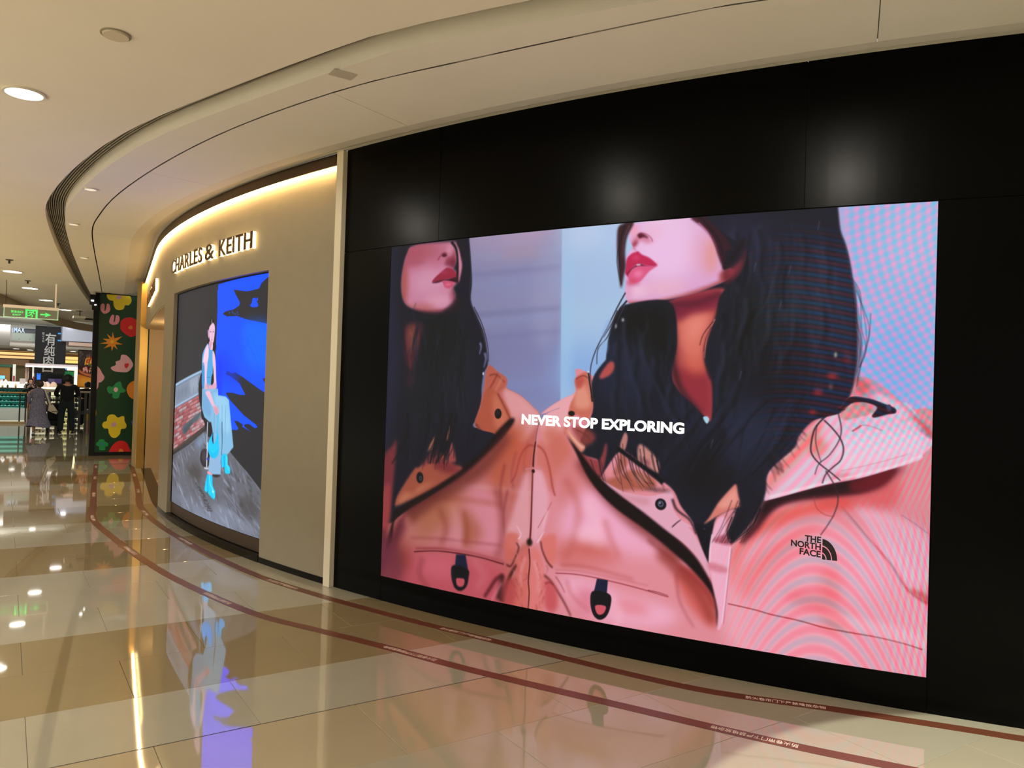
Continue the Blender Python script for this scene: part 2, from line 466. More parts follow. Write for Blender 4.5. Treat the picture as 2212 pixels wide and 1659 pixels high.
# ---- grey shopfront with recessed advertising screen and entrance
OL, OR_, OT = 44.22, 47.0, 2.632
EL, ER, ET = 38.55, 43.58, 2.55
gw = MB()
for a, b, z0, z1 in ((OR_, 48.08, 0.05, 3.46), (OL, OR_, OT, 3.46), (ER, OL, 0.05, 3.46), (EL, ER, ET, 3.46)):
    curved_box(gw, a, b, -0.25, 0.0, z0, z1)
gw = gw.out('wall_right', M['graywall']); tag(gw, 'textured grey brown shopfront wall', kind='structure')
mb = MB()
curved_box(mb, OL - 0.02, OR_ + 0.02, -0.25, -0.058, 0.0, OT)
mb.out('recess_back', M['bronze'], gw)
mb = MB(); curved_box(mb, OL, OR_, -0.06, -0.045, 0.07, 0.186); mb.out('sill_panel', M['sill'], gw)
mb = MB()
for a in srange(OL, OR_, 0.95)[:-1]: curved_box(mb, a + 0.004, min(a + 0.926, OR_), -0.06, 0.012, 0.0, 0.062)
o = mb.out('baseboard_screen', M['granite']); tag(o, 'black granite plinth under the recessed screen', kind='structure')
mb = MB(); curved_box(mb, OR_, 48.056, -0.05, 0.008, 0.0, 0.05); curved_box(mb, ER, OL, -0.05, 0.008, 0.0, 0.05)
o = mb.out('baseboard_right', M['granite']); tag(o, 'thin black skirting of the grey shopfront', kind='structure')
mb = MB(); curved_box(mb, EL, ER, -0.16, 0.0, -0.004, 0.004); o = mb.out('trim_3', M['granite']); tag(o, 'dark stone threshold of the shop entrance', kind='structure')
# inner linings of the entrance
mb = MB(); curved_box(mb, EL, ER, -1.6, -0.006, ET - 0.012, ET - 0.001); o = mb.out('ceiling_entrance', M['jamb']); tag(o, 'low tan ceiling inside the shop entrance', kind='structure')
mb = MB(); curved_box(mb, EL - 0.06, EL + 0.02, -1.6, -0.06, 0.0, ET + 0.05); o = mb.out('wall_entrance', M['jamb']); tag(o, 'tan side panel of the shop entrance', kind='structure')
mb = MB(); curved_box(mb, EL, ER + 0.6, -1.75, -1.6, 0.0, 2.7); o = mb.out('wall_interior', M['jamb']); tag(o, 'warm lit wall inside the shop', kind='structure')
mb = MB(); curved_box(mb, 37.9, EL - 0.04, -0.3, -0.09, 0.0, 3.44); o = mb.out('trim_4', M['bronze']); tag(o, 'dark bronze gap beside the gold column', kind='structure')
# dark projecting band over the shopfront with hidden LED strip
mb = MB(); curved_box(mb, 37.9, 48.056, 0.036, 0.045, 3.382, 3.474); curved_box(mb, 37.9, 48.056, 0.0, 0.045, 3.46, 3.476)
o = mb.out('trim_5', M['bronze']); tag(o, 'dark bronze pelmet above the grey shopfront', kind='structure')
st = root('strip_light', (*wp(46, 0.05), 3.4), 'glowing warm strip light along the top of grey shopfront', 'light')
mb = MB(); curved_box(mb, 37.9, 48.05, 0.012, 0.0355, 3.394, 3.402); mb.out('led_strip', M['led_strip'], st)
mb = MB(); curved_box(mb, 37.9, 48.05, 0.003, 0.0355, 3.404, 3.414); mb.out('housing', M['bronze'], st)
# gold column and flower wall end of the shopfront
mb = MB().box(2.03, 2.17, 15.45, 15.98, 0.0, 3.42); o = bevel(mb.out('trim_6', M['gold']), 0.006, 2); tag(o, 'gold metal column at the end of the shopfront', kind='structure')

# ================================================================== pictures painted in code
class Art:
    def __init__(s,w,h,bg,T):
        s.w,s.h=w,h; s.T=T            # T: (ox,oy,sx,sy) art units -> canvas
        s.a=np.zeros((h,w,3),np.float32)+np.array(bg,np.float32)/255.
    def pts(s,p): 
        p=np.asarray(p,float).reshape(-1,2); ox,oy,sx,sy=s.T
        return (p-[ox,oy])*[sx,sy]
    @staticmethod
    def spline(p,closed,n=6):
        m=len(p)
        if m<3: return p
        t=np.arange(n)/n; out=[]
        for i in range(m if closed else m-1):
            if closed: a,b,c,d=p[i-1],p[i],p[(i+1)%m],p[(i+2)%m]
            else: a,b,c,d=p[max(i-1,0)],p[i],p[i+1],p[min(i+2,m-1)]
            u=t[:,None]
            out.append(.5*(2*b+(c-a)*u+(2*a-5*b+4*c-d)*u*u+(3*b-a-3*c+d)*u**3))
        if not closed: out.append(p[-1:])
        return np.concatenate(out)
    def cover(s,p,pad):
        x0=max(int(p[:,0].min())-pad,0); x1=min(int(p[:,0].max())+pad+2,s.w)
        y0=max(int(p[:,1].min())-pad,0); y1=min(int(p[:,1].max())+pad+2,s.h)
        if x1-x0<2 or y1-y0<2: return None
        W,H=x1-x0,y1-y0; SS=3
        acc=np.zeros((H*SS,W+2),np.float32)
        q=(p-[x0,y0]); q=q*[1,SS]
        a=q; b=np.roll(q,-1,0)
        for (ax,ay),(bx,by) in zip(a,b):
            if ay==by: continue
            d=1. if by>ay else -1.
            if d<0: ax,ay,bx,by=bx,by,ax,ay
            r0=max(math.ceil(ay-.5),0); r1=min(math.ceil(by-.5),H*SS)
            if r1<=r0: continue
            r=np.arange(r0,r1); x=ax+(r+.5-ay)*(bx-ax)/(by-ay)
            x=np.clip(x,0,W); f=np.floor(x).astype(int); t=x-f
            acc[r,f]+=d*(1-t); acc[r,f+1]+=d*t
        m=np.clip(np.abs(np.cumsum(acc,1)[:,:W]),0,1).reshape(H,SS,W).mean(1)
        return m,x0,y0,x1,y1
    @staticmethod
    def blur(m,r):
        if r<.6: return m
        k=max(1,int(round(r*.9)))
        for _ in range(2):
            for ax in (0,1):
                mm=np.pad(m,[(k+1,k) if i==ax else (0,0) for i in (0,1)],mode='edge')
                c=np.cumsum(mm,ax,dtype=np.float64)
                n=m.shape[ax]
                hi=np.take(c,np.arange(2*k+1,2*k+1+n),ax); lo=np.take(c,np.arange(0,n),ax)
                m=((hi-lo)/(2*k+1)).astype(np.float32)
        return m
    def fill(s,col,blur,op,smooth,p,clip=None):
        p=s.pts(p)
        if smooth: p=s.spline(p,True)
        b=blur*abs(s.T[2]); r=s.cover(p,int(b*2.2)+2)
        if r is None: return
        m,x0,y0,x1,y1=r; m=s.blur(m,b)*op
        if clip is not None: m=m*clip[y0:y1,x0:x1]
        m=m[:,:,None]; t=s.a[y0:y1,x0:x1]
        t+= (np.array(col,np.float32)/255.-t)*m
    def stroke(s,col,blur,op,w0,w1,p,clip=None):
        q=Art.spline(np.asarray(p,float).reshape(-1,2),False)
        d=np.gradient(q,axis=0); l=np.hypot(d[:,0],d[:,1])+1e-9
        n=np.stack([-d[:,1]/l,d[:,0]/l],1); w=np.linspace(w0,w1,len(q))[:,None]/2
        s.fill(col,blur,op,False,np.concatenate([q+n*w,(q-n*w)[::-1]]),clip)
    def ell(s,col,blur,op,cx,cy,rx,ry,ang=0,clip=None):
        t=np.linspace(0,2*np.pi,28,endpoint=False); c,sn=math.cos(ang),math.sin(ang)
        x,y=rx*np.cos(t),ry*np.sin(t)
        s.fill(col,blur,op,False,np.stack([cx+x*c-y*sn,cy+x*sn+y*c],1),clip)
    def mask(s,p,smooth=True,blur=1.):
        p=s.pts(p)
        if smooth: p=s.spline(p,True)
        M=np.zeros((s.h,s.w),np.float32); r=s.cover(p,4)
        if r: m,x0,y0,x1,y1=r; M[y0:y1,x0:x1]=s.blur(m,blur*abs(s.T[2]))
        return M
    def run(s,cmds):
        clip=None
        for c in cmds:
            k=c[0]
            if k=='f': s.fill(c[1],c[2],c[3],c[4],c[5],clip)
            elif k=='s': s.stroke(c[1],c[2],c[3],c[4],c[5],c[6],clip)
            elif k=='e': s.ell(c[1],c[2],c[3],*c[4],clip=clip)
            elif k=='c': clip=None if c[1] is None else s.mask(c[1],c[2],c[3])

def picture(name, arr, boost=None):
    """paint array (sRGB 0..1, top row first) -> packed float image in linear light"""
    a = np.clip(arr, 0, 1)
    lin = np.where(a <= 0.04045, a / 12.92, ((a + 0.055) / 1.055) ** 2.4)
    if boost is not None: lin = boost(a, lin)
    h, w, _ = lin.shape
    im = bpy.data.images.new(name, w, h, alpha=False, float_buffer=True)
    im.colorspace_settings.name = 'Linear Rec.709'
    px = np.ones((h, w, 4), np.float32); px[:, :, :3] = lin[::-1]
    im.pixels.foreach_set(px.ravel()); im.update(); im.pack()
    return im

def picture_mat(name, im, strength=None, rough=0.5):
    m = bpy.data.materials.new(name); m.use_nodes = True
    nt = m.node_tree; b = nt.nodes['Principled BSDF']
    uv = nt.nodes.new('ShaderNodeUVMap'); t = nt.nodes.new('ShaderNodeTexImage'); t.image = im; t.extension = 'EXTEND'
    nt.links.new(uv.outputs['UV'], t.inputs['Vector'])
    b.inputs['Roughness'].default_value = rough
    if strength is None:
        nt.links.new(t.outputs['Color'], b.inputs['Base Color'])
    else:
        b.inputs['Base Color'].default_value = (0.01, 0.01, 0.01, 1)
        b.inputs['Specular IOR Level'].default_value = 0.1
        nt.links.new(t.outputs['Color'], b.inputs['Emission Color']); b.inputs['Emission Strength'].default_value = strength
    return m

def curved_picture(name, s0, s1, z0, z1, off, material, parent):
    ss = srange(s0, s1, 0.06); v = []; f = []
    for s in ss:
        v += [(*wp(s, off), z0), (*wp(s, off), z1)]
    for i in range(len(ss) - 1): f.append((2 * i, 2 * i + 2, 2 * i + 3, 2 * i + 1))
    me = mesh(v, f); u = me.uv_layers.new(name='UVMap')
    for p in me.polygons:
        for li in p.loop_indices:
            vi = me.loops[li].vertex_index
            u.data[li].uv = ((ss[vi // 2] - s0) / (s1 - s0), vi % 2)
    return link(name, me, material, parent)

def flat_picture(name, x0, x1, y, z0, z1, material, parent=None):
    me = mesh([(x0, y, z0), (x1, y, z0), (x1, y, z1), (x0, y, z1)], [(0, 1, 2, 3)]); u = me.uv_layers.new(name='UVMap')
    for li, q in enumerate(((0, 0), (1, 0), (1, 1), (0, 1))): u.data[li].uv = q
    return link(name, me, material, parent)

LED_ART=[
('f',(27,29,47),0,1,0,[-169,-265,1649,-55,1675,1161,-76,1570]),
('f',(214,122,128),0,1,0,[-59,974,1667,766,1675,1161,-30,1557]),
('f',(150,152,190),0,1,0,[-45,-152,660,-72,675,536,-7,643]),
('e',(186,166,200),51.8,.8,(463,11,183.4,52.9,0)),
('e',(190,165,190),32.2,.5,(560,-1,94.6,32.7,0)),
('e',(150,150,195),37.7,.6,(485,144,197.4,41.5,0)),
('e',(134,136,182),59.2,.8,(525,351,192.7,81.9,0)),
('e',(132,142,192),44,.7,(546,487,142.7,67.7,0)),
('e',(170,172,206),22.9,.4,(613,191,45.9,160.8,0)),
('s',(165,168,200),7.5,.5,12.4,9.7,[309,60,498,62,663,60]),
('s',(128,128,172),7.5,.5,12.4,9.7,[311,114,500,113,665,109]),
('s',(150,160,200),7.5,.5,12.4,9.6,[312,150,501,148,666,143]),
('s',(118,120,164),7.5,.5,12.4,9.6,[316,239,505,233,669,225]),
('s',(150,160,205),7.5,.5,12.4,9.6,[317,265,505,258,669,248]),
('s',(128,126,174),7.5,.5,12.4,9.6,[319,311,507,302,671,291]),
('s',(140,140,190),7.4,.5,12.3,9.6,[323,408,511,395,674,380]),
('s',(140,150,205),7.4,.5,12.3,9.6,[325,465,513,450,676,433]),
('e',(185,150,165),14.9,.35,(522,61,72.5,16.5,0)),
('f',(172,200,232),1.3,1,0,[657,-73,940,-46,957,523,672,536]),
('e',(182,205,238),46.9,.9,(783,30,125.4,77.5,0)),
('e',(172,196,232),40.6,.6,(758,144,98.8,77.8,0)),
('e',(140,178,230),47.3,.8,(753,403,113.1,77.5,0)),
('e',(165,205,240),11.1,.5,(684,272,20.6,210.6,0)),
('e',(196,212,240),27.4,.5,(726,12,57.5,52.4,0)),
('f',(190,178,222),1,1,0,[1366,-22,1613,-5,1628,664,1384,684]),
('e',(205,190,225),40.9,.6,(1539,88,67.6,97.7,0)),
('e',(165,170,228),41.1,.7,(1517,391,77.8,119.3,0)),
('f',(27,29,47),2.5,1,1,[-70,-40,105,-13,231,-40,320,-31,333,11,341,71,348,136,346,195,371,241,398,291,412,345,417,390,403,417,397,466,399,516,378,561,373,580,441,621,317,714,201,784,56,871,27,1000,-28,1008,-47,432]),
('f',(38,42,70),25.9,.9,1,[-69,-20,25,4,27,186,63,382,14,657,-43,661]),
('e',(20,26,32),41.8,.9,(235,335,91.6,131.6,0)),
('e',(34,42,58),40.2,.5,(323,450,72.3,128.6,0)),
('e',(26,34,44),42.6,.8,(186,490,98.3,118,0)),
('f',(225,152,184),5.1,1,1,[104,5,269,5,281,16,289,58,279,79,273,90,288,105,292,132,275,150,285,174,286,199,260,217,199,222,122,212,76,194,57,163,51,118,59,65,74,27]),
('c',[104,5,269,5,281,16,289,58,279,79,273,90,288,105,292,132,275,150,285,174,286,199,260,217,199,222,122,212,76,194,57,163,51,118,59,65,74,27],1,2.0),
('e',(196,95,120),21.4,.9,(91,29,62.7,42.6,0)),
('e',(205,118,140),20.9,.6,(146,29,60.5,33,0)),
('e',(235,175,205),24.1,.8,(170,126,71.6,35.8,0)),
('e',(240,180,205),13.5,.8,(216,189,57.9,17.7,0)),
('e',(190,95,90),12.6,.8,(62,139,19.1,91.8,0)),
('e',(205,120,120),10.5,.8,(122,207,81.9,12,0)),
('e',(160,70,75),6.9,.8,(174,223,118.9,7.4,0)),
('e',(215,130,165),13.5,.6,(217,62,38.6,20.7,0)),
('e',(150,52,70),9.9,.8,(271,57,13.1,32.1,0)),
('e',(170,90,110),9.9,.8,(279,169,14.9,29,0)),
('e',(188,100,130),7.1,.5,(102,59,53.9,7.6,0)),
('f',(120,40,60),6.6,.7,1,[253,60,278,58,284,81,272,86,254,81,236,73]),
('e',(190,96,116),24.2,.6,(166,30,99.7,29.9,0)),
('f',(60,24,40),6.6,.7,1,[278,160,287,151,294,197,277,206,284,183]),
('s',(150,60,80),2.5,.9,3.7,2.9,[208,59,218,47,234,37,262,43]),
('e',(90,20,40),2.7,.95,(236,45,11.5,5.9,0)),
('e',(232,165,190),6.6,.7,(257,33,15.1,17.6,0)),
('e',(160,60,85),6.6,.7,(254,63,13.2,11.7,0)),
('c',None,1,1.0),
('f',(172,45,78),2.2,1,1,[186,127,204,110,228,96,245,86,261,88,274,94,286,107,289,121,256,121,232,124,204,128]),
('f',(70,14,34),2.3,1,1,[188,129,232,123,262,121,289,118,295,135,274,132,241,126,208,131]),
('f',(222,92,130),2.7,1,1,[232,127,256,129,274,132,274,144,257,151,242,147,236,139]),
('e',(240,150,180),3.3,.6,(254,139,13.2,4.4,0)),
('e',(190,75,112),5,.5,(237,100,15.3,7.3,0)),
('f',(222,150,175),3.3,1,1,[274,11,291,26,304,60,308,87,302,119,296,133,291,82,283,49]),
('e',(150,60,80),4.9,.7,(290,114,5.5,20.3,0)),
('f',(30,22,36),3.3,1,1,[257,4,281,5,297,27,307,69,306,14,316,3]),
('s',(24,18,30),2.5,1,9.3,5.6,[262,5,282,30,290,77,289,132]),
('f',(104,46,60),8.8,1,1,[77,267,111,256,149,263,144,315,126,377,113,413,87,387,73,324]),
('f',(150,84,72),12.4,1,1,[89,276,118,269,126,310,112,348,95,334]),
('e',(110,40,62),10.6,.6,(109,440,16.5,27.1,0)),
('s',(16,16,22),3.5,.5,3.3,1.6,[126,220,125,292,101,378]),
('s',(18,22,28),3.4,.5,5.3,1.5,[218,276,206,346,228,430]),
('s',(44,50,72),3.5,.5,9.1,1.7,[108,220,128,293,77,379]),
('s',(44,50,72),3.5,.5,9.7,1.6,[136,269,127,340,153,426]),
('s',(18,22,28),3.2,.5,5.9,1.5,[307,440,321,508,302,592]),
('s',(36,40,60),3.5,.5,10.9,1.6,[132,261,113,333,172,419]),
('s',(36,40,60),3.3,.5,10.2,1.5,[218,279,221,349,252,433]),
('s',(36,40,60),3.4,.5,5.6,1.6,[208,310,205,381,190,466]),
('s',(18,22,28),3.3,.5,7,1.5,[287,209,285,278,328,361]),
('s',(44,50,72),3.3,.5,6.3,1.5,[250,391,271,460,234,545]),
('s',(36,40,60),3.5,.5,8.5,1.6,[123,372,109,444,126,530]),
('s',(36,40,60),3.4,.5,4.9,1.5,[241,251,223,320,215,405]),
('s',(44,50,72),3.3,.5,5.2,1.5,[281,367,265,437,318,518]),
('s',(18,22,28),3.6,.5,10,1.7,[67,292,85,365,111,451]),
('s',(36,40,60),3.2,.5,8.1,1.5,[325,203,318,272,307,354]),
('s',(18,22,28),3.2,.5,6.4,1.5,[309,437,301,506,294,589]),
('s',(44,50,72),3.6,.5,3.6,1.7,[101,300,93,372,68,459]),
('s',(36,40,60),3.5,.5,7.1,1.6,[116,416,138,487,128,573]),
('s',(18,22,28),3.5,.5,4.6,1.6,[128,454,108,526,101,613]),
('s',(18,22,28),3.3,.5,5.5,1.5,[252,237,253,307,264,391]),
('s',(36,40,60),3.6,.5,12.5,1.7,[76,431,89,503,76,591]),
('s',(16,16,22),3.4,.5,6.8,1.6,[198,262,197,332,183,417]),
('s',(44,50,72),3.3,.5,5,1.5,[247,315,247,385,219,469]),
('s',(44,50,72),3.5,.5,6.1,1.6,[130,250,126,322,118,408]),
('s',(18,22,28),3.2,.5,10.1,1.5,[311,284,330,353,310,436]),
('s',(18,22,28),3.3,.5,4.6,1.5,[253,416,253,486,230,571]),
('s',(44,50,72),3.2,.5,9.3,1.5,[313,445,306,514,330,596]),
('s',(44,50,72),3.3,.5,5.1,1.5,[250,423,256,492,270,575]),
('s',(18,22,28),3.2,.5,7.8,1.4,[326,461,340,529,317,612]),
('s',(44,50,72),3.5,.5,11,1.6,[117,304,129,376,106,462]),
('s',(16,16,22),3.2,.5,10.3,1.5,[309,387,312,456,333,538]),
('s',(44,50,72),3.5,.5,4.1,1.6,[120,191,98,262,156,349]),
('s',(44,50,72),3.2,.5,4.4,1.5,[295,414,297,483,327,564]),
('s',(16,16,22),3.3,.5,3.5,1.5,[252,288,270,358,254,441]),
('s',(36,40,60),3.3,.5,5.9,1.5,[256,227,261,297,236,381]),
('s',(18,22,28),3.3,.5,3.4,1.5,[280,342,272,411,276,494]),
('s',(44,50,72),3.2,.5,4.6,1.4,[330,323,342,391,323,474]),
('s',(18,22,28),3.4,.5,9.8,1.5,[209,466,190,537,246,619]),
('s',(16,16,22),3.4,.5,3.5,1.6,[175,476,191,547,203,631]),
('s',(36,40,60),3.2,.5,3.7,1.5,[307,252,324,321,311,403]),
('s',(44,50,72),3.4,.5,7.2,1.5,[222,299,208,369,202,454]),
('s',(18,22,28),3.5,.5,5.8,1.6,[162,346,171,417,131,504]),
('s',(16,16,22),3.4,.5,6.4,1.5,[219,331,220,401,227,485]),
('s',(44,50,72),3.5,.5,9.1,1.6,[145,257,167,328,162,414]),
('s',(16,16,22),3.3,.5,10.9,1.5,[235,283,247,353,247,437]),
('s',(16,16,22),3.4,.5,8.1,1.6,[208,318,203,389,196,473]),
('s',(16,16,22),3.2,.5,9.3,1.4,[336,292,319,360,317,443]),
('s',(36,40,60),3.5,.5,9.3,1.6,[120,450,106,522,149,606]),
('s',(44,50,72),3.2,.5,4.2,1.5,[306,219,299,288,303,371]),
('s',(18,22,28),3.2,.5,10.5,1.4,[312,364,324,433,339,514]),
('s',(16,16,22),3.5,.5,3.8,1.6,[110,358,117,430,155,515]),
('s',(44,50,72),3.2,.5,8.7,1.4,[327,469,333,537,345,618]),
('s',(36,40,60),3.3,.5,10.3,1.5,[244,428,258,497,264,580]),
('s',(44,50,72),3.5,.5,6.1,1.6,[132,331,123,403,118,489]),
('s',(16,16,22),3.3,.5,5.5,1.5,[248,474,248,543,288,625]),
('s',(36,40,60),3.4,.5,9.1,1.6,[191,360,177,430,200,515]),
('s',(16,16,22),3.3,.5,3.4,1.5,[237,297,242,367,218,451]),
('s',(36,40,60),3.2,.5,3.4,1.4,[340,469,344,537,333,619]),
('s',(16,16,22),3.5,.5,4.4,1.6,[134,254,152,326,163,412]),
('s',(18,22,28),3.5,.5,9.3,1.6,[130,276,114,348,159,434]),
('s',(62,60,70),1.6,.8,3.6,2.1,[331,11,343,99,341,172,359,227,390,287]),
('s',(70,60,66),1.2,1,3.8,1.7,[390,282,410,341,412,377,407,408]),
('s',(150,150,190),2.4,.8,8.7,3.5,[386,323,391,336,385,359]),
('s',(138,140,186),2.3,.8,10.3,3.4,[405,354,410,372,403,399]),
('e',(230,230,240),1.2,1,(402,417,2.8,5.1,0)),
('s',(25,22,34),.9,1,2.4,1.7,[359,213,395,273,416,336,420,381]),
('f',(196,112,106),2.3,1,1,[419,393,454,410,488,431,489,458,512,468,543,482,577,507,605,532,602,564,594,624,590,794,584,964,588,1174,219,1203,-33,1200,-24,949,44,911,109,864,214,806,318,732,405,663,456,602,402,587,376,571,393,516,405,462]),
('c',[419,393,454,410,488,431,489,458,512,468,543,482,577,507,605,532,602,564,594,624,590,794,584,964,588,1174,219,1203,-33,1200,-24,949,44,911,109,864,214,806,318,732,405,663,456,602,402,587,376,571,393,516,405,462],1,1.2),
('f',(232,170,176),8.8,.9,1,[483,458,541,478,582,509,608,538,570,596,541,623,513,555,479,491]),
('f',(196,106,90),3.1,1,1,[419,393,454,410,488,431,483,455,457,474,430,483,410,462]),
('s',(120,52,48),1.8,.8,4.2,2.8,[425,423,449,419,482,442]),
('s',(150,66,52),2.3,.8,6.8,3.4,[455,416,440,443,414,484,399,529]),
('s',(222,150,130),3,.7,6.1,3,[471,429,456,456,436,483]),
('f',(188,98,76),3.8,1,1,[413,466,457,474,506,551,441,623,373,575,399,516]),
('f',(214,128,104),9.1,.8,1,[441,483,457,483,496,547,461,584,443,536]),
('s',(110,48,40),1.8,1,4.5,4.5,[505,552,477,583,442,621]),
('s',(140,60,50),1.8,1,3.9,3.3,[457,475,482,513,506,551]),
('s',(120,55,46),3.1,.8,7.7,6.2,[379,570,407,596,436,612]),
('e',(26,20,26),1.5,1,(461,536,12.5,15.2,0)),
('e',(50,44,50),2.3,.8,(459,533,6.7,8.3,0)),
('f',(196,98,70),23.8,.85,1,[507,573,558,571,551,652,511,685,484,787,466,850,440,730]),
('f',(226,150,168),28.6,.9,1,[330,763,452,760,496,821,491,960,269,965,146,964,130,900]),
('f',(182,110,70),36.3,.75,1,[160,849,319,768,344,820,267,910,146,964]),
('f',(170,92,56),18.8,.6,1,[345,837,413,883,399,929,349,945]),
('f',(205,90,110),22.9,.75,1,[27,980,147,992,304,973,491,977,486,1099,275,1110,53,1097]),
('f',(228,120,140),26.5,.7,1,[166,1003,305,987,308,1050,175,1053]),
('e',(160,70,60),24.8,.6,(83,1020,54.4,38.9,0)),
('s',(150,66,40),9.5,.5,14.2,21.3,[345,837,358,890,355,944]),
('s',(220,160,110),8.7,.3,14.8,8.9,[61,846,201,798]),
('s',(234,190,190),6.3,.22,12.7,12.7,[-2,809,138,786,330,763,534,759,671,769]),
('s',(168,80,60),8,.35,17.1,17.1,[107,822,321,804,485,805]),
('s',(160,70,80),4.8,.45,7.1,7.1,[132,949,268,935,489,925]),
('s',(140,50,60),4.8,.7,9.9,8.5,[153,984,239,971,327,966,417,968,498,976]),
('s',(90,22,36),1.3,1,3.1,3.1,[147,992,239,976,327,971,417,971,498,979]),
('s',(228,140,140),2.4,.5,4.2,4.2,[147,986,327,965,494,973]),
('s',(128,44,56),4.5,.5,8.1,3.3,[504,759,491,832,499,898]),
('s',(128,44,56),4.5,.5,8.2,3.3,[491,683,478,755,485,822]),
('s',(128,44,56),4.4,.5,8,3.2,[530,645,517,706,524,757]),
('s',(128,44,56),4.4,.5,7.8,3.1,[569,617,556,671,563,711]),
('s',(96,30,40),4.5,.9,9,12,[432,1087,452,1057,472,1028,498,1011]),
('s',(60,30,30),6,.85,13.1,22.9,[495,1011,491,1046,485,1086]),
('s',(230,140,160),4.5,.7,7.5,7.5,[459,1091,479,1057,493,1033]),
('s',(110,46,40),16.1,.7,38.5,54.6,[498,595,417,693,319,759,214,815,116,883]),
('s',(150,70,58),11.5,.5,22.5,15,[246,839,278,900,257,957]),
('s',(226,160,160),11.2,.45,25.4,14.5,[298,825,324,894,327,948]),
('s',(140,60,60),12,.55,23.1,16.5,[462,755,485,822,489,917,470,963]),
('s',(150,66,70),10.1,.45,23.4,15.6,[185,1005,175,1062,227,1109]),
('s',(220,130,140),12.3,.5,27.5,17.2,[384,984,429,1021,399,1070]),
('e',(110,50,50),28.7,.6,(50,1044,55.5,75.4,0)),
('c',None,1,1.0),
('f',(28,14,18),4.1,1,1,[506,549,517,560,457,628,373,703,296,757,190,818,102,870,57,899,47,968,21,1001,44,911,56,871,139,823,212,774,317,716,404,654,456,593]),
('s',(110,40,50),8.2,.6,8.2,14.8,[497,574,426,657,340,730,250,789,141,851,90,895,60,961]),
('f',(180,96,76),4.2,1,1,[75,849,55,856,67,817,135,729,154,721,191,697,244,669,293,698,334,706,317,721,237,771,158,812]),
('f',(214,140,110),8.6,.8,1,[68,850,93,809,138,804,157,784,224,759,158,802]),
('f',(130,46,60),9.8,.8,1,[216,709,245,674,293,698,328,709,294,730,247,724]),
('e',(22,20,28),2.1,1,(162,753,14.9,17.7,0)),
('e',(92,92,120),1.7,1,(165,755,6,7.4,0)),
('e',(24,20,30),1.4,1,(165,755,2.8,3.5,0)),
('f',(196,122,90),3.4,1,1,[189,669,207,635,230,607,232,624,214,655]),
('f',(205,128,96),3.3,1,1,[269,622,279,579,285,607,281,628]),
('f',(168,84,84),4.1,1,1,[266,691,282,639,292,634,304,670,306,692]),
('f',(150,64,70),6.7,.7,1,[166,713,196,675,238,649,221,694]),
('f',(150,60,70),7.3,.9,1,[-1,697,32,661,53,640,50,722,40,834,29,922,-3,951,-2,809]),
('f',(190,84,86),9.1,.7,1,[1,809,31,791,30,912,0,936]),
('f',(110,44,62),14.4,.8,1,[-3,946,39,950,77,897,105,922,30,1048,-10,1093]),
('f',(140,60,90),14.4,.5,1,[-7,1005,68,984,92,1076,-3,1092]),
('s',(34,36,54),2.5,.8,13,3.9,[224,546,226,625,203,705]),
('s',(34,36,54),2.6,.8,15,4.1,[136,550,137,630,113,712]),
('s',(20,20,28),2.5,.8,14.9,3.8,[248,545,224,625,202,705]),
('s',(20,20,28),2.4,.8,12.2,3.7,[304,543,288,621,258,701]),
('s',(34,36,54),2.5,.8,10.5,3.9,[225,546,223,625,167,708]),
('s',(20,20,28),2.7,.8,11.7,4.2,[100,551,97,632,34,719]),
('s',(34,36,54),2.5,.8,9.6,3.9,[221,546,193,627,196,706]),
('s',(20,20,28),2.6,.8,8.9,4,[192,547,186,627,144,710]),
('s',(20,20,28),2.5,.8,13.3,3.7,[283,544,281,621,227,703]),
('s',(20,20,28),2.6,.8,8,4.1,[143,549,128,630,91,714]),
('s',(34,36,54),2.4,.8,10.5,3.7,[292,543,283,621,276,699]),
('s',(34,36,54),2.6,.8,9.4,4.1,[132,550,111,632,66,716]),
('s',(34,36,54),2.5,.8,11.7,3.8,[248,545,230,624,241,702]),
('s',(34,36,54),2.6,.8,14.6,4.1,[149,549,123,631,113,712]),
('s',(20,20,28),2.5,.8,13.9,3.8,[287,543,259,623,229,703]),
('s',(20,20,28),2.5,.8,15.1,3.8,[251,545,233,624,214,704]),
('f',(224,148,160),1.5,1,1,[602,564,672,511,610,531,640,507,678,485,717,465,718,429,758,412,1131,646,1222,639,1307,554,1378,450,1438,409,1488,425,1548,477,1625,548,1658,1185,604,1231,588,1174,584,964,590,794]),
('c',[602,564,672,511,610,531,640,507,678,485,717,465,718,429,758,412,1131,646,1222,639,1307,554,1378,450,1438,409,1488,425,1548,477,1625,548,1658,1185,604,1231,588,1174,584,964,590,794],1,1.0),
('f',(236,178,186),7,.9,1,[612,529,678,480,719,467,703,538,663,590,625,618]),
('f',(205,112,96),16.7,.8,1,[617,572,674,573,722,636,691,671,660,711,634,655]),
('f',(212,128,130),19.1,.7,1,[673,685,745,639,796,720,735,762,696,799,671,769]),
('f',(238,176,206),23.5,.9,1,[717,764,796,724,858,774,943,836,985,889,862,897,731,902,683,850]),
('f',(206,104,96),21.4,.6,1,[676,897,775,868,862,897,842,927,678,954]),
('f',(240,182,210),18.1,.8,1,[688,986,787,979,866,1003,989,1016,1029,1047,951,1084,782,1081,703,1029]),
('e',(214,112,130),18.6,.6,(772,1042,36.3,38.1,0)),
('e',(222,120,128),15.2,.5,(900,1037,52.1,19.7,0)),
('e',(198,96,80),10.7,.5,(776,896,55.7,12.7,0)),
('f',(206,90,80),11.9,.75,1,[1016,920,1067,936,1122,987,1133,1052,1088,1037,1041,985]),
('f',(170,60,60),7.1,.7,1,[1025,910,1085,920,1126,973,1132,1016,1100,977,1049,939]),
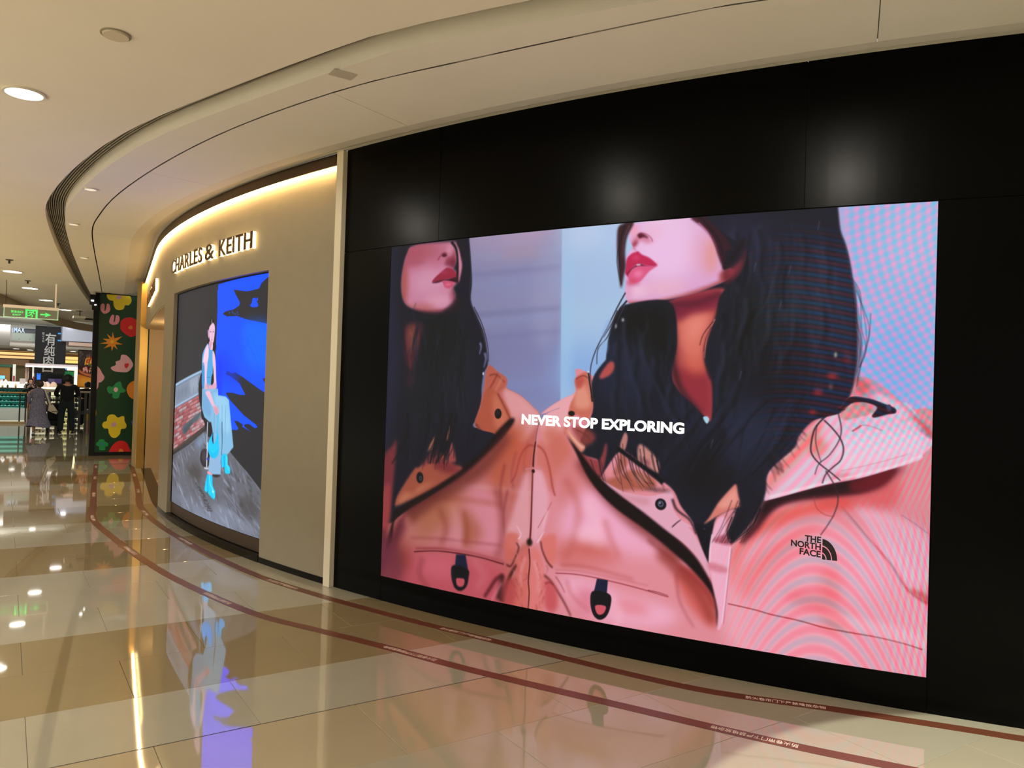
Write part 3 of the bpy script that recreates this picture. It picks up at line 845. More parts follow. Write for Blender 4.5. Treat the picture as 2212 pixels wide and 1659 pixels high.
('s',(150,60,70),4.8,.5,6.1,3.6,[1021,929,1032,1000,1071,1062]),
('s',(150,54,66),.9,1,2.3,2.3,[672,979,734,973,805,974,907,982,1002,994]),
('s',(205,120,130),2.6,.6,5.1,3.8,[671,970,733,963,804,964,947,972]),
('s',(120,40,50),.7,1,1.9,1.2,[946,985,975,986,1001,991]),
('f',(246,182,200),21.5,.7,1,[1162,847,1335,759,1490,777,1588,888,1600,1088,1384,1109,1169,1090,1145,992]),
('f',(232,96,84),13.3,.75,1,[1253,754,1374,704,1432,699,1436,716,1335,746,1263,784,1197,835,1172,899,1161,945,1171,846]),
('f',(236,120,120),17.8,.5,1,[1173,922,1231,848,1336,776,1375,772,1321,820,1257,889,1200,975]),
('e',(238,110,110),17,.4,(1394,905,22.5,44.2,0)),
('e',(236,104,100),14.8,.45,(1404,992,30.6,24.2,0)),
('e',(244,190,212),31.1,.5,(1474,862,59.3,65.2,0)),
('e',(230,100,104),15.1,.4,(1356,952,62.5,20,0)),
('f',(244,198,220),12.2,.6,1,[1444,715,1534,732,1596,770,1599,879,1559,884,1522,839,1475,770]),
('s',(186,74,86),2.4,.6,3.1,5.1,[1413,718,1476,791,1522,844,1556,896,1589,920,1600,923]),
('f',(206,90,92),4,.7,1,[1559,896,1588,900,1599,907,1600,927,1582,913]),
('s',(150,110,150),1,.6,2,2,[1541,727,1570,745,1596,764]),
('s',(130,30,30),.6,1,1.8,1.8,[1155,988,1218,993,1260,999,1325,1004,1381,1012,1439,1015,1496,1017,1552,1023,1592,1031]),
('f',(246,200,214),8.2,.5,1,[1380,974,1532,985,1591,1001,1591,1025,1458,1009]),
('s',(120,46,44),14,.75,38.2,56,[736,652,814,731,901,798,983,843,1039,886]),
('s',(150,60,56),10.8,.7,31.1,24,[972,880,1039,931,1086,979,1119,1041]),
('s',(190,96,86),12.3,.5,23,14.4,[692,709,736,779,730,861,700,939]),
('s',(246,196,214),15.9,.55,36,19.4,[762,760,800,837,802,893]),
('s',(196,104,100),9.1,.45,16.1,10.8,[817,811,840,868,863,909]),
('s',(200,110,112),6.7,.5,12.1,8.1,[707,991,726,1033,781,1069]),
('s',(244,190,206),10.3,.5,21.3,16,[841,1023,867,1055,860,1092]),
('e',(250,206,224),16.1,.5,(766,857,36.4,25.6,0)),
('s',(180,80,78),5.3,.5,8.9,6.3,[687,953,777,948,906,962]),
('c',None,1,1.0),
('f',(232,174,190),7.1,.9,1,[592,696,621,698,642,755,636,831,604,902,591,878,589,751]),
('f',(232,172,184),8.7,.85,1,[577,701,563,703,535,782,517,844,504,889,520,930,570,906,589,878,584,752]),
('f',(206,100,84),8.8,.6,1,[530,628,559,617,584,620,582,684,552,699,523,723,513,741]),
('f',(206,110,92),8.5,.6,1,[599,619,623,618,660,720,647,754,621,694,596,679]),
('s',(170,70,66),2.3,.7,5.8,5.8,[592,624,570,625,546,653,528,714,513,737]),
('s',(170,70,66),2.3,.7,6,6,[599,621,624,639,642,684,654,737,663,761]),
('s',(210,140,150),1.4,.8,4,4,[562,694,587,688,621,690]),
('s',(60,16,20),1.1,1,3.1,4.6,[594,611,589,650,588,684]),
('e',(50,14,18),1.4,1,(589,697,5.3,5.3,0)),
('s',(110,44,44),1.1,1,3.4,6.2,[587,701,587,777,587,853,585,900]),
('e',(40,26,20),2.9,1,(584,903,9.3,10.7,0)),
('s',(190,100,110),1.4,.7,2.8,2.8,[610,859,635,814,653,779]),
('s',(240,190,205),2.8,.7,7.6,4.5,[639,805,627,857,614,901]),
('f',(214,112,100),5.9,.8,1,[504,889,544,884,545,909,532,954,512,970,498,942]),
('f',(220,122,112),5.6,.8,1,[623,887,666,869,671,910,668,948,650,958,629,928]),
('s',(240,210,225),1.2,.8,4.7,1.6,[546,899,554,883,538,859]),
('s',(240,210,225),1.1,.8,4.2,1.4,[609,901,621,883,632,865]),
('s',(96,34,36),2.2,.8,4.8,6.4,[540,910,548,926,534,962,522,981,507,979]),
('s',(96,34,36),2.1,.8,4.5,6,[621,895,627,920,645,951,662,965]),
('f',(216,118,112),7.3,.9,1,[537,970,580,922,590,1098,527,1101,544,1021]),
('f',(224,130,126),7.1,.9,1,[586,930,620,929,637,998,635,1094,589,1098]),
('s',(80,24,24),1.1,1,4,3.1,[583,921,587,963,584,1014,588,1048,586,1099]),
('s',(236,170,180),4.3,.6,9.4,4.7,[572,948,558,993,560,1035]),
('s',(236,170,180),4.3,.6,9.1,4.6,[601,953,617,1001,614,1043]),
('s',(70,24,24),3.7,.85,6.4,19.3,[542,974,523,1007,505,1053,496,1089]),
('s',(90,30,30),2.8,.85,6.9,4.1,[636,990,656,1003,670,1018,700,1054,724,1091]),
('s',(80,24,24),1.7,.8,6.5,3.9,[640,1014,654,1008,666,1014]),
('f',(190,80,84),8.8,.8,1,[504,1027,534,1018,545,1055,532,1095,496,1089]),
('f',(200,84,90),8.3,.8,1,[637,1006,661,1007,680,1033,677,1083,644,1084]),
('s',(180,80,80),1.7,.45,3.8,1.6,[564,945,558,957,565,967]),
('s',(150,56,56),1.7,.45,3.6,1.5,[630,1034,626,1045,620,1057]),
('s',(180,80,80),1.7,.45,3.6,1.5,[625,1065,623,1076,626,1087]),
('s',(150,56,56),1.7,.45,3.6,1.5,[638,1050,633,1062,632,1073]),
('s',(180,80,80),1.7,.45,3.8,1.6,[559,1084,566,1093,547,1108]),
('s',(150,56,56),1.7,.45,3.7,1.5,[610,959,616,970,617,980]),
('s',(238,170,180),1.7,.45,3.6,1.5,[626,970,628,981,625,992]),
('s',(150,56,56),1.7,.45,3.8,1.6,[542,1014,546,1024,552,1034]),
('s',(150,56,56),1.7,.45,3.8,1.6,[560,1042,564,1052,560,1064]),
('s',(238,170,180),1.8,.45,3.8,1.6,[540,939,546,949,535,962]),
('s',(180,80,80),1.7,.45,3.6,1.5,[619,988,625,998,618,1010]),
('s',(238,170,180),1.7,.45,3.7,1.5,[617,958,618,969,606,981]),
('s',(180,80,80),1.7,.45,3.8,1.6,[553,979,549,991,561,1000]),
('s',(150,56,56),1.8,.45,3.8,1.6,[533,1093,535,1104,539,1114]),
('s',(150,56,56),1.7,.45,3.6,1.5,[641,961,647,971,642,983]),
('s',(238,170,180),1.8,.45,3.8,1.6,[533,991,535,1002,526,1014]),
('s',(150,56,56),1.8,.45,3.8,1.6,[532,1019,527,1031,545,1039]),
('s',(180,80,80),1.7,.45,3.8,1.6,[559,1023,555,1034,566,1043]),
('s',(180,80,80),1.7,.45,3.7,1.5,[610,1081,614,1091,617,1101]),
('s',(238,170,180),1.7,.45,3.6,1.5,[626,1029,621,1041,623,1051]),
('s',(180,80,80),1.7,.45,3.7,1.6,[566,1087,571,1097,579,1107]),
('s',(150,56,56),1.7,.45,3.8,1.6,[542,1055,549,1065,555,1075]),
('s',(150,56,56),1.7,.45,3.7,1.5,[613,1078,616,1089,608,1101]),
('s',(238,170,180),1.7,.45,3.6,1.5,[642,1026,637,1037,635,1048]),
('s',(180,80,80),1.8,.45,3.8,1.6,[537,1012,538,1023,534,1035]),
('s',(150,56,56),1.7,.45,3.7,1.6,[576,995,580,1005,565,1018]),
('s',(150,56,60),1.9,.6,4.1,2.8,[672,988,689,1007,703,1029]),
('c',None,1,1.0),
('f',(92,26,40),9.5,.9,1,[1248,716,1373,671,1516,622,1546,614,1524,638,1503,665,1451,687,1373,698,1294,716]),
('f',(220,70,70),12.5,.5,1,[1358,702,1451,687,1517,651,1539,625,1526,708,1451,714,1374,730]),
('f',(80,26,40),5.4,.95,1,[1196,804,1228,757,1248,716,1373,671,1516,622,1531,619,1499,657,1450,683,1373,700,1318,709,1261,740,1221,797,1184,836]),
('f',(34,14,24),7.6,.9,1,[1244,718,1373,673,1468,642,1450,673,1358,697,1277,721,1212,780]),
('f',(120,24,40),6.2,.8,1,[1431,658,1524,621,1499,661,1443,682]),
('f',(232,188,212),1.3,1,1,[1227,716,1246,646,1303,590,1341,532,1418,474,1476,492,1520,478,1550,469,1598,544,1598,564,1583,584,1576,597,1516,623,1450,649,1373,671,1252,716]),
('c',[1227,716,1246,646,1303,590,1341,532,1418,474,1476,492,1520,478,1550,469,1598,544,1598,564,1583,584,1576,597,1516,623,1450,649,1373,671,1252,716],1,1.0),
('f',(235,120,110),9.9,.7,1,[1246,646,1341,532,1365,518,1354,561,1276,661,1244,698]),
('f',(240,206,226),14.5,.7,1,[1409,554,1558,530,1581,578,1486,612,1411,634]),
('f',(226,110,90),8.6,.6,1,[1354,553,1378,577,1355,604,1339,592]),
('e',(222,100,110),7.4,.5,(1415,650,26.4,11,0)),
('s',(196,140,160),1.5,.8,3.3,2.2,[1432,538,1458,522,1496,533]),
('s',(170,70,80),1.1,.8,3.2,3.2,[1432,538,1447,527,1450,523]),
('s',(246,220,234),2.1,.8,6.6,4.4,[1248,711,1373,666,1516,618,1581,586]),
('s',(205,120,130),.8,.6,1.5,1.5,[1411,634,1486,610,1552,585]),
('c',None,1,1.0),
('f',(214,150,176),2,1,1,[1448,409,1488,425,1548,477,1598,528,1599,547,1578,535,1548,504,1519,489,1495,501,1470,480,1439,459]),
('f',(205,70,60),4,.9,1,[1538,506,1557,497,1580,513,1597,530,1597,544,1580,521,1558,506]),
('f',(240,200,220),4.1,.8,1,[1479,447,1528,467,1577,524,1549,511,1519,491,1490,490]),
('f',(226,90,90),5.2,.7,1,[1443,415,1468,425,1459,447,1439,448]),
('f',(176,78,82),3.6,1,1,[975,220,1119,187,1113,244,1098,281,1086,326,1080,367,1085,400,1099,440,1101,528,1080,515,1046,483,1007,451,989,409,1004,325,993,275]),
('f',(222,128,112),12.1,.9,1,[1010,267,1072,243,1097,252,1082,309,1076,359,1069,400,1043,392,1021,351,1007,309]),
('f',(120,30,62),10.9,.85,1,[979,220,1112,195,1105,236,1039,251,1006,267]),
('f',(146,44,62),10.8,.8,1,[993,401,1044,400,1085,404,1099,449,1097,522,1046,487]),
('f',(206,100,84),10.8,.6,1,[1026,363,1076,367,1081,404,1044,409]),
('s',(40,20,34),7.3,.8,19.7,12.3,[981,224,994,309,997,384,1020,451,1072,511]),
('s',(60,24,36),4.8,.7,10.6,8.3,[1118,203,1104,272,1086,326,1082,371,1098,420]),
('s',(90,30,50),6,.6,14.5,12.1,[979,226,1055,224,1116,199]),
('f',(232,150,140),12.1,.6,1,[1032,271,1073,260,1078,284,1041,326]),
('f',(222,172,216),2,1,1,[865,4,1032,-1,1066,11,1100,59,1118,121,1123,140,1139,139,1146,145,1135,161,1113,174,1054,195,992,209,926,218,877,221,862,211,857,190,858,160,855,138,856,116,859,91,870,74,875,66,866,49,863,27]),
('c',[865,4,1032,-1,1066,11,1100,59,1118,121,1123,140,1139,139,1146,145,1135,161,1113,174,1054,195,992,209,926,218,877,221,862,211,857,190,858,160,855,138,856,116,859,91,870,74,875,66,866,49,863,27],1,1.4),
('e',(240,212,238),37.5,.7,(966,71,101.2,86.5,0)),
('e',(236,196,236),31.1,.9,(975,85,75.5,55.5,0)),
('e',(226,170,196),21.7,.7,(1068,90,31.2,60.3,0)),
('e',(226,150,130),14.3,.6,(1089,103,16.6,48,0)),
('f',(170,70,60),6.1,.75,1,[1110,150,1157,123,1176,84,1181,132,1135,171,1079,194,1004,212,927,225,864,223,863,214,935,214,1004,202,1071,183,1111,166]),
('f',(120,34,52),7,.9,1,[1122,140,1150,131,1174,88,1184,96,1166,148,1135,167]),
('e',(240,200,222),12.8,.8,(890,187,34.2,17.6,0)),
('e',(238,190,200),15,.6,(969,182,58,17.3,0)),
('e',(218,150,190),7.8,.5,(867,182,10.6,27.8,0)),
('e',(206,110,150),5.2,.7,(880,165,19.8,6.3,0)),
('f',(205,112,140),6.4,.8,1,[872,55,883,36,903,31,926,47,931,56,913,57,894,50,879,68]),
('f',(90,20,40),2,1,1,[887,34,898,30,914,39,918,46,904,42,894,44]),
('s',(150,50,80),1.5,.8,3.1,1.9,[894,31,912,34,926,45,931,56]),
('f',(150,50,70),3.9,.8,1,[872,61,879,67,889,56,883,50]),
('e',(240,170,190),6.5,.8,(878,22,10.6,15.2,0)),
('e',(236,186,214),12.7,.6,(934,31,25.7,17.4,0)),
('s',(190,110,140),2.6,.6,3.9,3.9,[877,68,884,77]),
('c',None,1,1.0),
('f',(196,42,92),1.7,1,1,[856,125,860,97,874,84,884,81,890,79,902,89,923,99,945,118,940,123,917,120,896,113,879,121,863,141,856,138]),
('e',(226,80,130),5.2,.6,(885,96,11.9,7.6,0)),
('f',(120,16,50),1.8,1,1,[861,138,879,121,896,113,917,120,940,122,915,124,892,121,874,130,866,147]),
('e',(235,230,240),1.5,.8,(893,116,6.6,2.5,0)),
('f',(222,96,142),1.8,1,1,[864,142,879,126,899,120,939,123,924,135,911,149,898,162,882,165,868,157]),
('e',(240,150,190),5.1,.7,(893,140,13.1,8.8,0)),
('e',(205,70,90),5.2,.6,(875,161,13.3,6.3,0)),
('s',(232,160,190),1.3,.5,2.6,1.3,[945,108,946,117,942,123]),
('f',(112,38,54),8.2,.85,1,[1122,142,1140,137,1161,119,1174,84,1178,96,1170,140,1147,167,1123,175]),
('f',(160,66,84),7,.6,1,[1126,142,1146,135,1165,116,1158,139,1139,159]),
('f',(62,34,44),3.3,1,1,[870,0,834,6,829,45,832,89,838,142,845,177,852,142,856,116,853,77,858,38,875,5]),
('s',(36,22,32),1.3,1,4,2,[852,3,839,46,837,98,845,168]),
('s',(120,90,110),1.3,.7,2.7,1.3,[864,6,849,42,846,90]),
('s',(40,26,36),1.1,1,2,1.4,[833,63,831,106,842,159]),
('f',(60,26,44),3,1,1,[1032,-1,1073,-1,1140,82,1125,93,1122,138,1107,104,1092,62,1066,28]),
('s',(110,40,54),1.4,.8,3.6,1.7,[1040,3,1074,32,1096,71,1114,121]),
('s',(40,20,34),1.8,1,7.1,2.4,[1057,0,1099,51,1117,97,1122,138]),
('s',(210,140,190),1.4,.7,3.6,1.2,[1053,14,1079,43,1088,66]),
('f',(27,30,46),1.9,1,1,[1065,-10,1088,-70,1370,-57,1385,-13,1394,53,1407,92,1418,138,1425,181,1431,227,1436,288,1438,344,1436,394,1430,436,1420,463,1398,488,1345,517,1313,556,1302,586,1246,646,1239,699,1228,735,1195,795,1158,836,1148,814,1168,749,1129,766,1115,790,1105,863,1097,878,1064,798,1029,754,1005,712,956,681,906,652,954,671,904,640,854,623,796,700,794,652,731,627,771,519,764,461,776,412,819,362,808,386,811,325,824,272,837,242,864,222,983,220,1004,325,993,409,1011,451,1046,485,1080,516,1101,528,1102,428,1080,375,1086,326,1105,260,1117,203,1166,148,1176,84,1132,57]),
('c',[1065,-10,1088,-70,1370,-57,1385,-13,1394,53,1407,92,1418,138,1425,181,1431,227,1436,288,1438,344,1436,394,1430,436,1420,463,1398,488,1345,517,1313,556,1302,586,1246,646,1239,699,1228,735,1195,795,1158,836,1148,814,1168,749,1129,766,1115,790,1105,863,1097,878,1064,798,1029,754,1005,712,956,681,906,652,954,671,904,640,854,623,796,700,794,652,731,627,771,519,764,461,776,412,819,362,808,386,811,325,824,272,837,242,864,222,983,220,1004,325,993,409,1011,451,1046,485,1080,516,1101,528,1102,428,1080,375,1086,326,1105,260,1117,203,1166,148,1176,84,1132,57],1,1.2),
('f',(16,18,22),22.8,.9,1,[850,238,971,232,990,309,983,367,886,342,834,307]),
('e',(42,50,80),32.5,.55,(851,403,80.5,101,0)),
('e',(40,44,76),26.8,.4,(1022,505,49.1,48.4,0)),
('e',(46,44,74),35,.55,(1156,62,92,59.2,0)),
('e',(20,26,30),34.1,.8,(1220,294,66.8,104.5,0)),
('e',(44,58,66),49.3,.55,(1327,248,105.9,136.1,0)),
('e',(38,52,76),40.2,.6,(1185,547,101.8,69.9,0)),
('e',(20,18,24),39,.6,(1276,385,86.7,103,0)),
('e',(44,44,72),34.7,.5,(1163,567,68.6,70.3,0)),
('e',(18,16,20),29.6,.6,(1091,675,71,59.4,0)),
('s',(12,12,16),3.5,.4,7.5,1.1,[1172,96,1176,152,1169,229]),
('s',(42,46,66),3.4,.4,9.6,1.1,[1270,57,1272,112,1265,187]),
('s',(58,64,74),3.6,.4,6.2,1.2,[1109,75,1106,132,1097,210]),
('s',(34,36,54),3.4,.4,6.9,1.1,[1205,267,1200,323,1207,399]),
('s',(34,36,54),3.6,.4,8.3,1.2,[1107,258,1092,315,1089,393]),
('s',(12,12,16),3.5,.4,3.2,1.2,[1139,114,1127,171,1106,248]),
('s',(42,46,66),3.5,.4,8.1,1.2,[1127,307,1122,364,1106,442]),
('s',(42,46,66),3.4,.4,6.6,1.1,[1246,296,1252,351,1231,427]),
('s',(52,60,78),3.3,.4,6.9,1.1,[1336,208,1343,262,1339,336]),
('s',(52,60,78),3.2,.4,1.8,1,[1403,342,1421,396,1430,468]),
('s',(34,36,54),3.3,.4,8.8,1.1,[1288,314,1295,369,1278,444]),
('s',(58,64,74),3.2,.4,5.6,1,[1405,75,1417,129,1430,202]),
('s',(16,16,20),3.2,.4,5.7,1,[1396,266,1415,319,1413,392]),
('s',(52,60,78),3.5,.4,4.3,1.2,[1122,178,1111,235,1098,313]),
('s',(52,60,78),3.2,.4,4.2,1,[1403,326,1425,379,1408,452]),
('s',(42,46,66),3.2,.4,4.8,1,[1387,148,1401,202,1390,275]),
('s',(42,46,66),3.4,.4,9.5,1.1,[1199,311,1204,367,1178,444]),
('s',(16,16,20),3.2,.4,5.5,1,[1407,30,1431,85,1425,158]),
('s',(42,46,66),3.4,.4,6.1,1.1,[1269,135,1277,191,1267,266]),
('s',(42,46,66),3.5,.4,6.3,1.2,[1124,164,1124,221,1114,299]),
('s',(12,12,16),3.3,.4,2.2,1.1,[1310,66,1314,121,1318,196]),
('s',(12,12,16),3.5,.4,6.8,1.1,[1157,283,1156,340,1147,417]),
('s',(34,36,54),3.5,.4,3.2,1.2,[1152,139,1144,195,1137,272]),
('s',(12,12,16),3.3,.4,3.7,1.1,[1310,208,1320,263,1325,337]),
('s',(58,64,74),3.3,.4,4.1,1.1,[1286,226,1293,281,1282,356]),
('s',(42,46,66),3.4,.4,4,1.1,[1199,124,1200,181,1190,257]),
('s',(42,46,66),3.5,.4,9,1.2,[1154,44,1155,101,1131,177]),
('s',(16,16,20),3.5,.4,10,1.2,[1140,364,1135,421,1106,500]),
('s',(42,46,66),3.3,.4,4.7,1.1,[1316,82,1324,137,1325,212]),
('s',(12,12,16),3.2,.4,2.3,1,[1396,172,1406,226,1419,299]),
('s',(34,36,54),3.6,.4,3.7,1.2,[1110,364,1105,422,1071,501]),
('s',(42,46,66),3.4,.4,7.8,1.1,[1269,323,1267,378,1263,453]),
('s',(34,36,54),3.4,.4,2.9,1.1,[1264,343,1270,398,1250,474]),
('s',(16,16,20),3.4,.4,5.4,1.1,[1273,279,1276,334,1261,409]),
('s',(52,60,78),3.3,.4,7.7,1,[1344,325,1355,379,1347,452]),
('s',(52,60,78),3.3,.4,8.1,1,[1335,296,1351,350,1354,423]),
('s',(42,46,66),3.4,.4,9.3,1.1,[1245,267,1250,322,1243,398]),
('s',(58,64,74),3.4,.4,6.8,1.1,[1207,26,1213,82,1202,158]),
('s',(34,36,54),3.5,.4,7.4,1.1,[1179,195,1177,252,1165,328]),
('s',(34,36,54),3.2,.4,7.2,1,[1398,310,1417,363,1412,436]),
('s',(52,60,78),3.5,.4,9.7,1.2,[1148,138,1145,194,1141,272]),
('s',(42,46,66),3.4,.4,7.7,1.1,[1259,226,1271,282,1267,356]),
('s',(16,16,20),3.3,.4,3.7,1.1,[1268,280,1277,336,1270,410]),
('s',(42,46,66),3.5,.4,7.6,1.1,[1166,241,1169,297,1148,374]),
('s',(42,46,66),3.5,.4,8.9,1.2,[1142,9,1142,66,1112,142]),
('s',(16,16,20),3.3,.4,2.5,1.1,[1284,114,1294,169,1272,243]),
('s',(12,12,16),3.5,.4,3.2,1.1,[1182,179,1174,236,1171,312]),
('s',(42,46,66),3.5,.4,4.5,1.1,[1169,294,1174,350,1153,427]),
('s',(52,60,78),3.4,.4,6.8,1.1,[1230,61,1236,117,1229,193]),
('s',(58,64,74),3.5,.4,2.4,1.2,[1127,359,1114,416,1112,494]),
('s',(52,60,78),3.5,.4,7.4,1.2,[1122,271,1109,328,1109,406]),
('s',(34,36,54),3.2,.4,7.9,1,[1369,271,1385,325,1378,398]),
('s',(42,46,66),3.5,.4,9.8,1.2,[1135,60,1132,117,1115,194]),
('s',(34,36,54),3.4,.4,3.9,1.1,[1249,347,1249,402,1247,477]),
('s',(58,64,74),3.4,.4,8.4,1.1,[1232,213,1232,268,1236,344]),
('s',(42,46,66),3.2,.4,5.8,1,[1351,342,1366,396,1357,470]),
('s',(16,16,20),3.3,.4,4.1,1.1,[1295,85,1304,140,1286,214]),
('s',(12,12,16),3.4,.4,3.3,1.1,[1247,49,1244,104,1236,180]),
('s',(34,36,54),3.5,.4,1.8,1.2,[1139,100,1131,157,1130,234]),
('s',(34,36,54),3.3,.4,9.3,1.1,[1290,75,1300,131,1297,205]),
('s',(42,46,66),3.2,.4,4.1,1,[1368,191,1377,245,1386,319]),
('s',(34,36,54),3.5,.4,6.9,1.1,[1174,270,1179,326,1154,403]),
('s',(58,64,74),3.3,.4,9,1.1,[1286,168,1293,223,1282,297]),
('s',(34,36,54),3.3,.4,7.2,1,[1343,298,1351,352,1342,426]),
('s',(12,12,16),3.4,.4,9.6,1.1,[1248,355,1252,410,1243,485]),
('s',(12,12,16),3.4,.4,4.9,1.1,[1225,206,1224,262,1203,338]),
('s',(16,16,20),3.3,.4,4.8,1.1,[1316,187,1323,242,1324,316]),
('s',(52,60,78),3.4,.4,3.3,1.1,[1255,250,1258,306,1246,381]),
('s',(12,12,16),3.3,.4,1.8,1.1,[1335,218,1342,273,1350,346]),
('s',(16,16,20),3.5,.4,7.9,1.1,[1190,287,1183,343,1163,420]),
('s',(52,60,78),3.4,.4,7.9,1.1,[1222,137,1223,193,1201,268]),
('s',(42,46,66),3.4,.4,5.3,1.1,[1232,103,1238,159,1236,235]),
('s',(42,46,66),3.3,.4,5.6,1,[1348,58,1355,113,1360,187]),
('s',(12,12,16),3.5,.4,4.2,1.2,[1126,249,1112,306,1108,383]),
('s',(34,36,54),3.2,.4,7.9,1,[1401,27,1415,82,1410,154]),
('s',(52,60,78),3.5,.4,8.9,1.2,[1143,338,1140,395,1134,473]),
('s',(58,64,74),3.3,.4,5.1,1.1,[1302,109,1316,165,1315,239]),
('s',(52,60,78),3.2,.4,6.3,1,[1373,111,1386,165,1375,238]),
('s',(12,12,16),3.5,.4,6.8,1.1,[1186,48,1179,104,1172,180]),
('s',(34,36,54),3.3,.4,5.1,1.1,[1336,355,1351,409,1344,483]),
('s',(12,12,16),3.5,.4,9.3,1.1,[1161,313,1152,370,1152,447]),
('s',(12,12,16),3.5,.4,7.9,1.2,[1128,254,1125,311,1116,389]),
('s',(34,36,54),3.3,.4,5.8,1.1,[1315,259,1321,314,1318,388]),
('s',(12,12,16),3.3,.4,3.3,1,[1348,181,1366,235,1353,309]),
('s',(34,36,54),3.3,.4,5,1.1,[1297,362,1311,416,1293,491]),
('s',(34,36,54),3.3,.4,7.5,1.1,[1325,98,1341,153,1338,227]),
('s',(42,46,66),3.4,.4,6.7,1.1,[1191,345,1190,402,1181,478]),
('s',(52,60,78),3.2,.4,8.8,1,[1397,32,1412,87,1409,159]),
('s',(42,46,66),3.4,.4,2.3,1.1,[1266,180,1275,236,1270,311]),
('s',(58,64,74),3.5,.4,6,1.2,[1143,338,1138,395,1126,472]),
('s',(42,46,66),3.3,.4,5.3,1.1,[1310,161,1324,217,1325,291]),
('s',(42,46,66),3.3,.4,9.5,1.1,[1330,306,1346,360,1329,434]),
('s',(16,16,20),3.3,.4,8,1.1,[1300,65,1306,120,1314,195]),
('s',(42,46,66),3.4,.4,9.4,1.1,[1212,191,1219,247,1207,323]),
('s',(12,12,16),3.2,.4,2.3,1,[1366,38,1388,93,1370,166]),
('s',(12,12,16),3.2,.4,8,1,[1359,237,1366,291,1375,365]),
('s',(16,16,20),3.5,.4,9.5,1.2,[1145,58,1135,115,1118,191]),
('s',(52,60,78),3.2,.4,8.5,1,[1373,132,1387,186,1377,259]),
('s',(58,64,74),3.2,.4,1.6,1,[1407,228,1426,281,1413,354]),
('s',(12,12,16),3.3,.4,6.7,1.1,[1316,293,1324,348,1325,422]),
('s',(12,12,16),3.3,.4,5.5,1.1,[1279,341,1284,396,1282,470]),
('s',(58,64,74),3.4,.4,5.9,1.1,[1259,317,1263,372,1256,448]),
('s',(52,60,78),3.3,.4,5.6,1.1,[1286,156,1301,211,1290,286]),
('s',(12,12,16),3.5,.4,9.3,1.2,[1151,159,1146,215,1128,292]),
('s',(58,64,74),3.5,.4,9.1,1.1,[1186,98,1187,155,1162,230]),
('s',(58,64,74),3.3,.4,2.7,1.1,[1329,253,1334,307,1335,381]),
('s',(12,12,16),3.5,.4,3.2,1.1,[1176,93,1182,150,1167,226]),
('s',(42,46,66),3.5,.4,6.6,1.2,[1147,261,1139,318,1134,395]),
('s',(16,16,20),3.2,.4,8.1,1,[1378,352,1391,405,1402,478]),
('s',(42,46,66),3.2,.4,6.4,1,[1391,356,1400,409,1403,482]),
('s',(52,60,78),3.4,.4,3.9,1.1,[1261,330,1270,385,1270,460]),
('s',(34,36,54),3.5,.4,4.9,1.1,[1176,208,1172,264,1151,341]),
('s',(34,36,54),3.5,.4,7.1,1.1,[1192,349,1184,405,1169,482]),
('s',(52,60,78),3.3,.4,5.9,1.1,[1272,234,1278,289,1278,364]),
('s',(42,46,66),3.3,.4,5,1.1,[1299,99,1314,155,1290,228]),
('s',(52,60,78),3.5,.4,9,1.2,[1158,178,1149,235,1148,312]),
('s',(58,64,74),3.3,.4,9.1,1.1,[1338,94,1352,149,1343,223]),
('s',(34,36,54),3.4,.4,9.7,1.1,[1223,91,1222,147,1213,223]),
('s',(16,16,20),3.2,.4,7.2,1,[1369,61,1380,116,1379,189]),
('s',(52,60,78),3.4,.4,6,1.1,[1202,37,1203,93,1201,169]),
('s',(34,36,54),3.2,.4,9,1,[1399,306,1417,359,1411,432]),
('s',(58,64,74),3.2,.4,5.2,1,[1402,274,1415,327,1422,400]),
('s',(58,64,74),3.4,.4,1.9,1.1,[1232,224,1238,280,1237,355]),
('s',(52,60,78),3.6,.4,7.2,1.2,[1109,184,1099,241,1073,319]),
('s',(42,46,66),3.4,.4,2.9,1.1,[1220,206,1227,262,1208,338]),
('s',(16,16,20),3.3,.4,7.6,1.1,[1282,269,1284,325,1284,399]),
('s',(16,16,20),3.3,.4,4.9,1,[1355,27,1369,82,1375,156]),
('s',(34,36,54),3.5,.4,4.9,1.2,[1149,314,1139,371,1138,448]),
('s',(34,36,54),3.3,.4,3.9,1.1,[1322,215,1326,269,1328,343]),
('s',(12,12,16),3.4,.4,5.5,1.1,[1263,315,1271,370,1263,445]),
('s',(52,60,78),3.5,.4,6.5,1.1,[1179,296,1181,352,1176,429]),
('s',(52,60,78),3.2,.4,6.1,1,[1352,319,1360,373,1361,447]),
('s',(12,12,16),3.5,.4,7.3,1.2,[1155,162,1154,219,1136,295]),
('s',(16,16,20),3.2,.4,7.5,1,[1376,205,1388,259,1388,332]),
('s',(16,16,20),3.5,.4,8.3,1.2,[1144,74,1138,131,1121,208]),
('s',(52,60,78),3.5,.4,1.7,1.1,[1189,47,1188,104,1180,180]),
('s',(58,64,74),3.3,.4,9.2,1,[1345,192,1358,247,1351,320]),
('s',(42,46,66),3.2,.4,5.4,1,[1385,300,1402,353,1405,426]),
('s',(12,12,16),3.2,.4,4.7,1,[1397,346,1416,400,1412,472]),
('s',(42,46,66),3.2,.4,5,1,[1399,251,1418,305,1405,378]),
('s',(52,60,78),3.2,.4,1.6,1,[1404,259,1414,312,1419,385]),
('s',(58,64,74),3.2,.4,6.8,1,[1371,203,1389,257,1376,330]),
('s',(12,12,16),3.2,.4,1.5,1,[1410,205,1423,259,1438,331]),
('s',(16,16,20),3.5,.4,2.2,1.2,[1152,303,1149,360,1128,437]),
('s',(12,12,16),3.5,.4,6.6,1.2,[1122,113,1112,170,1112,247]),
('s',(42,46,66),3.5,.4,3.6,1.2,[1138,17,1129,74,1120,151]),
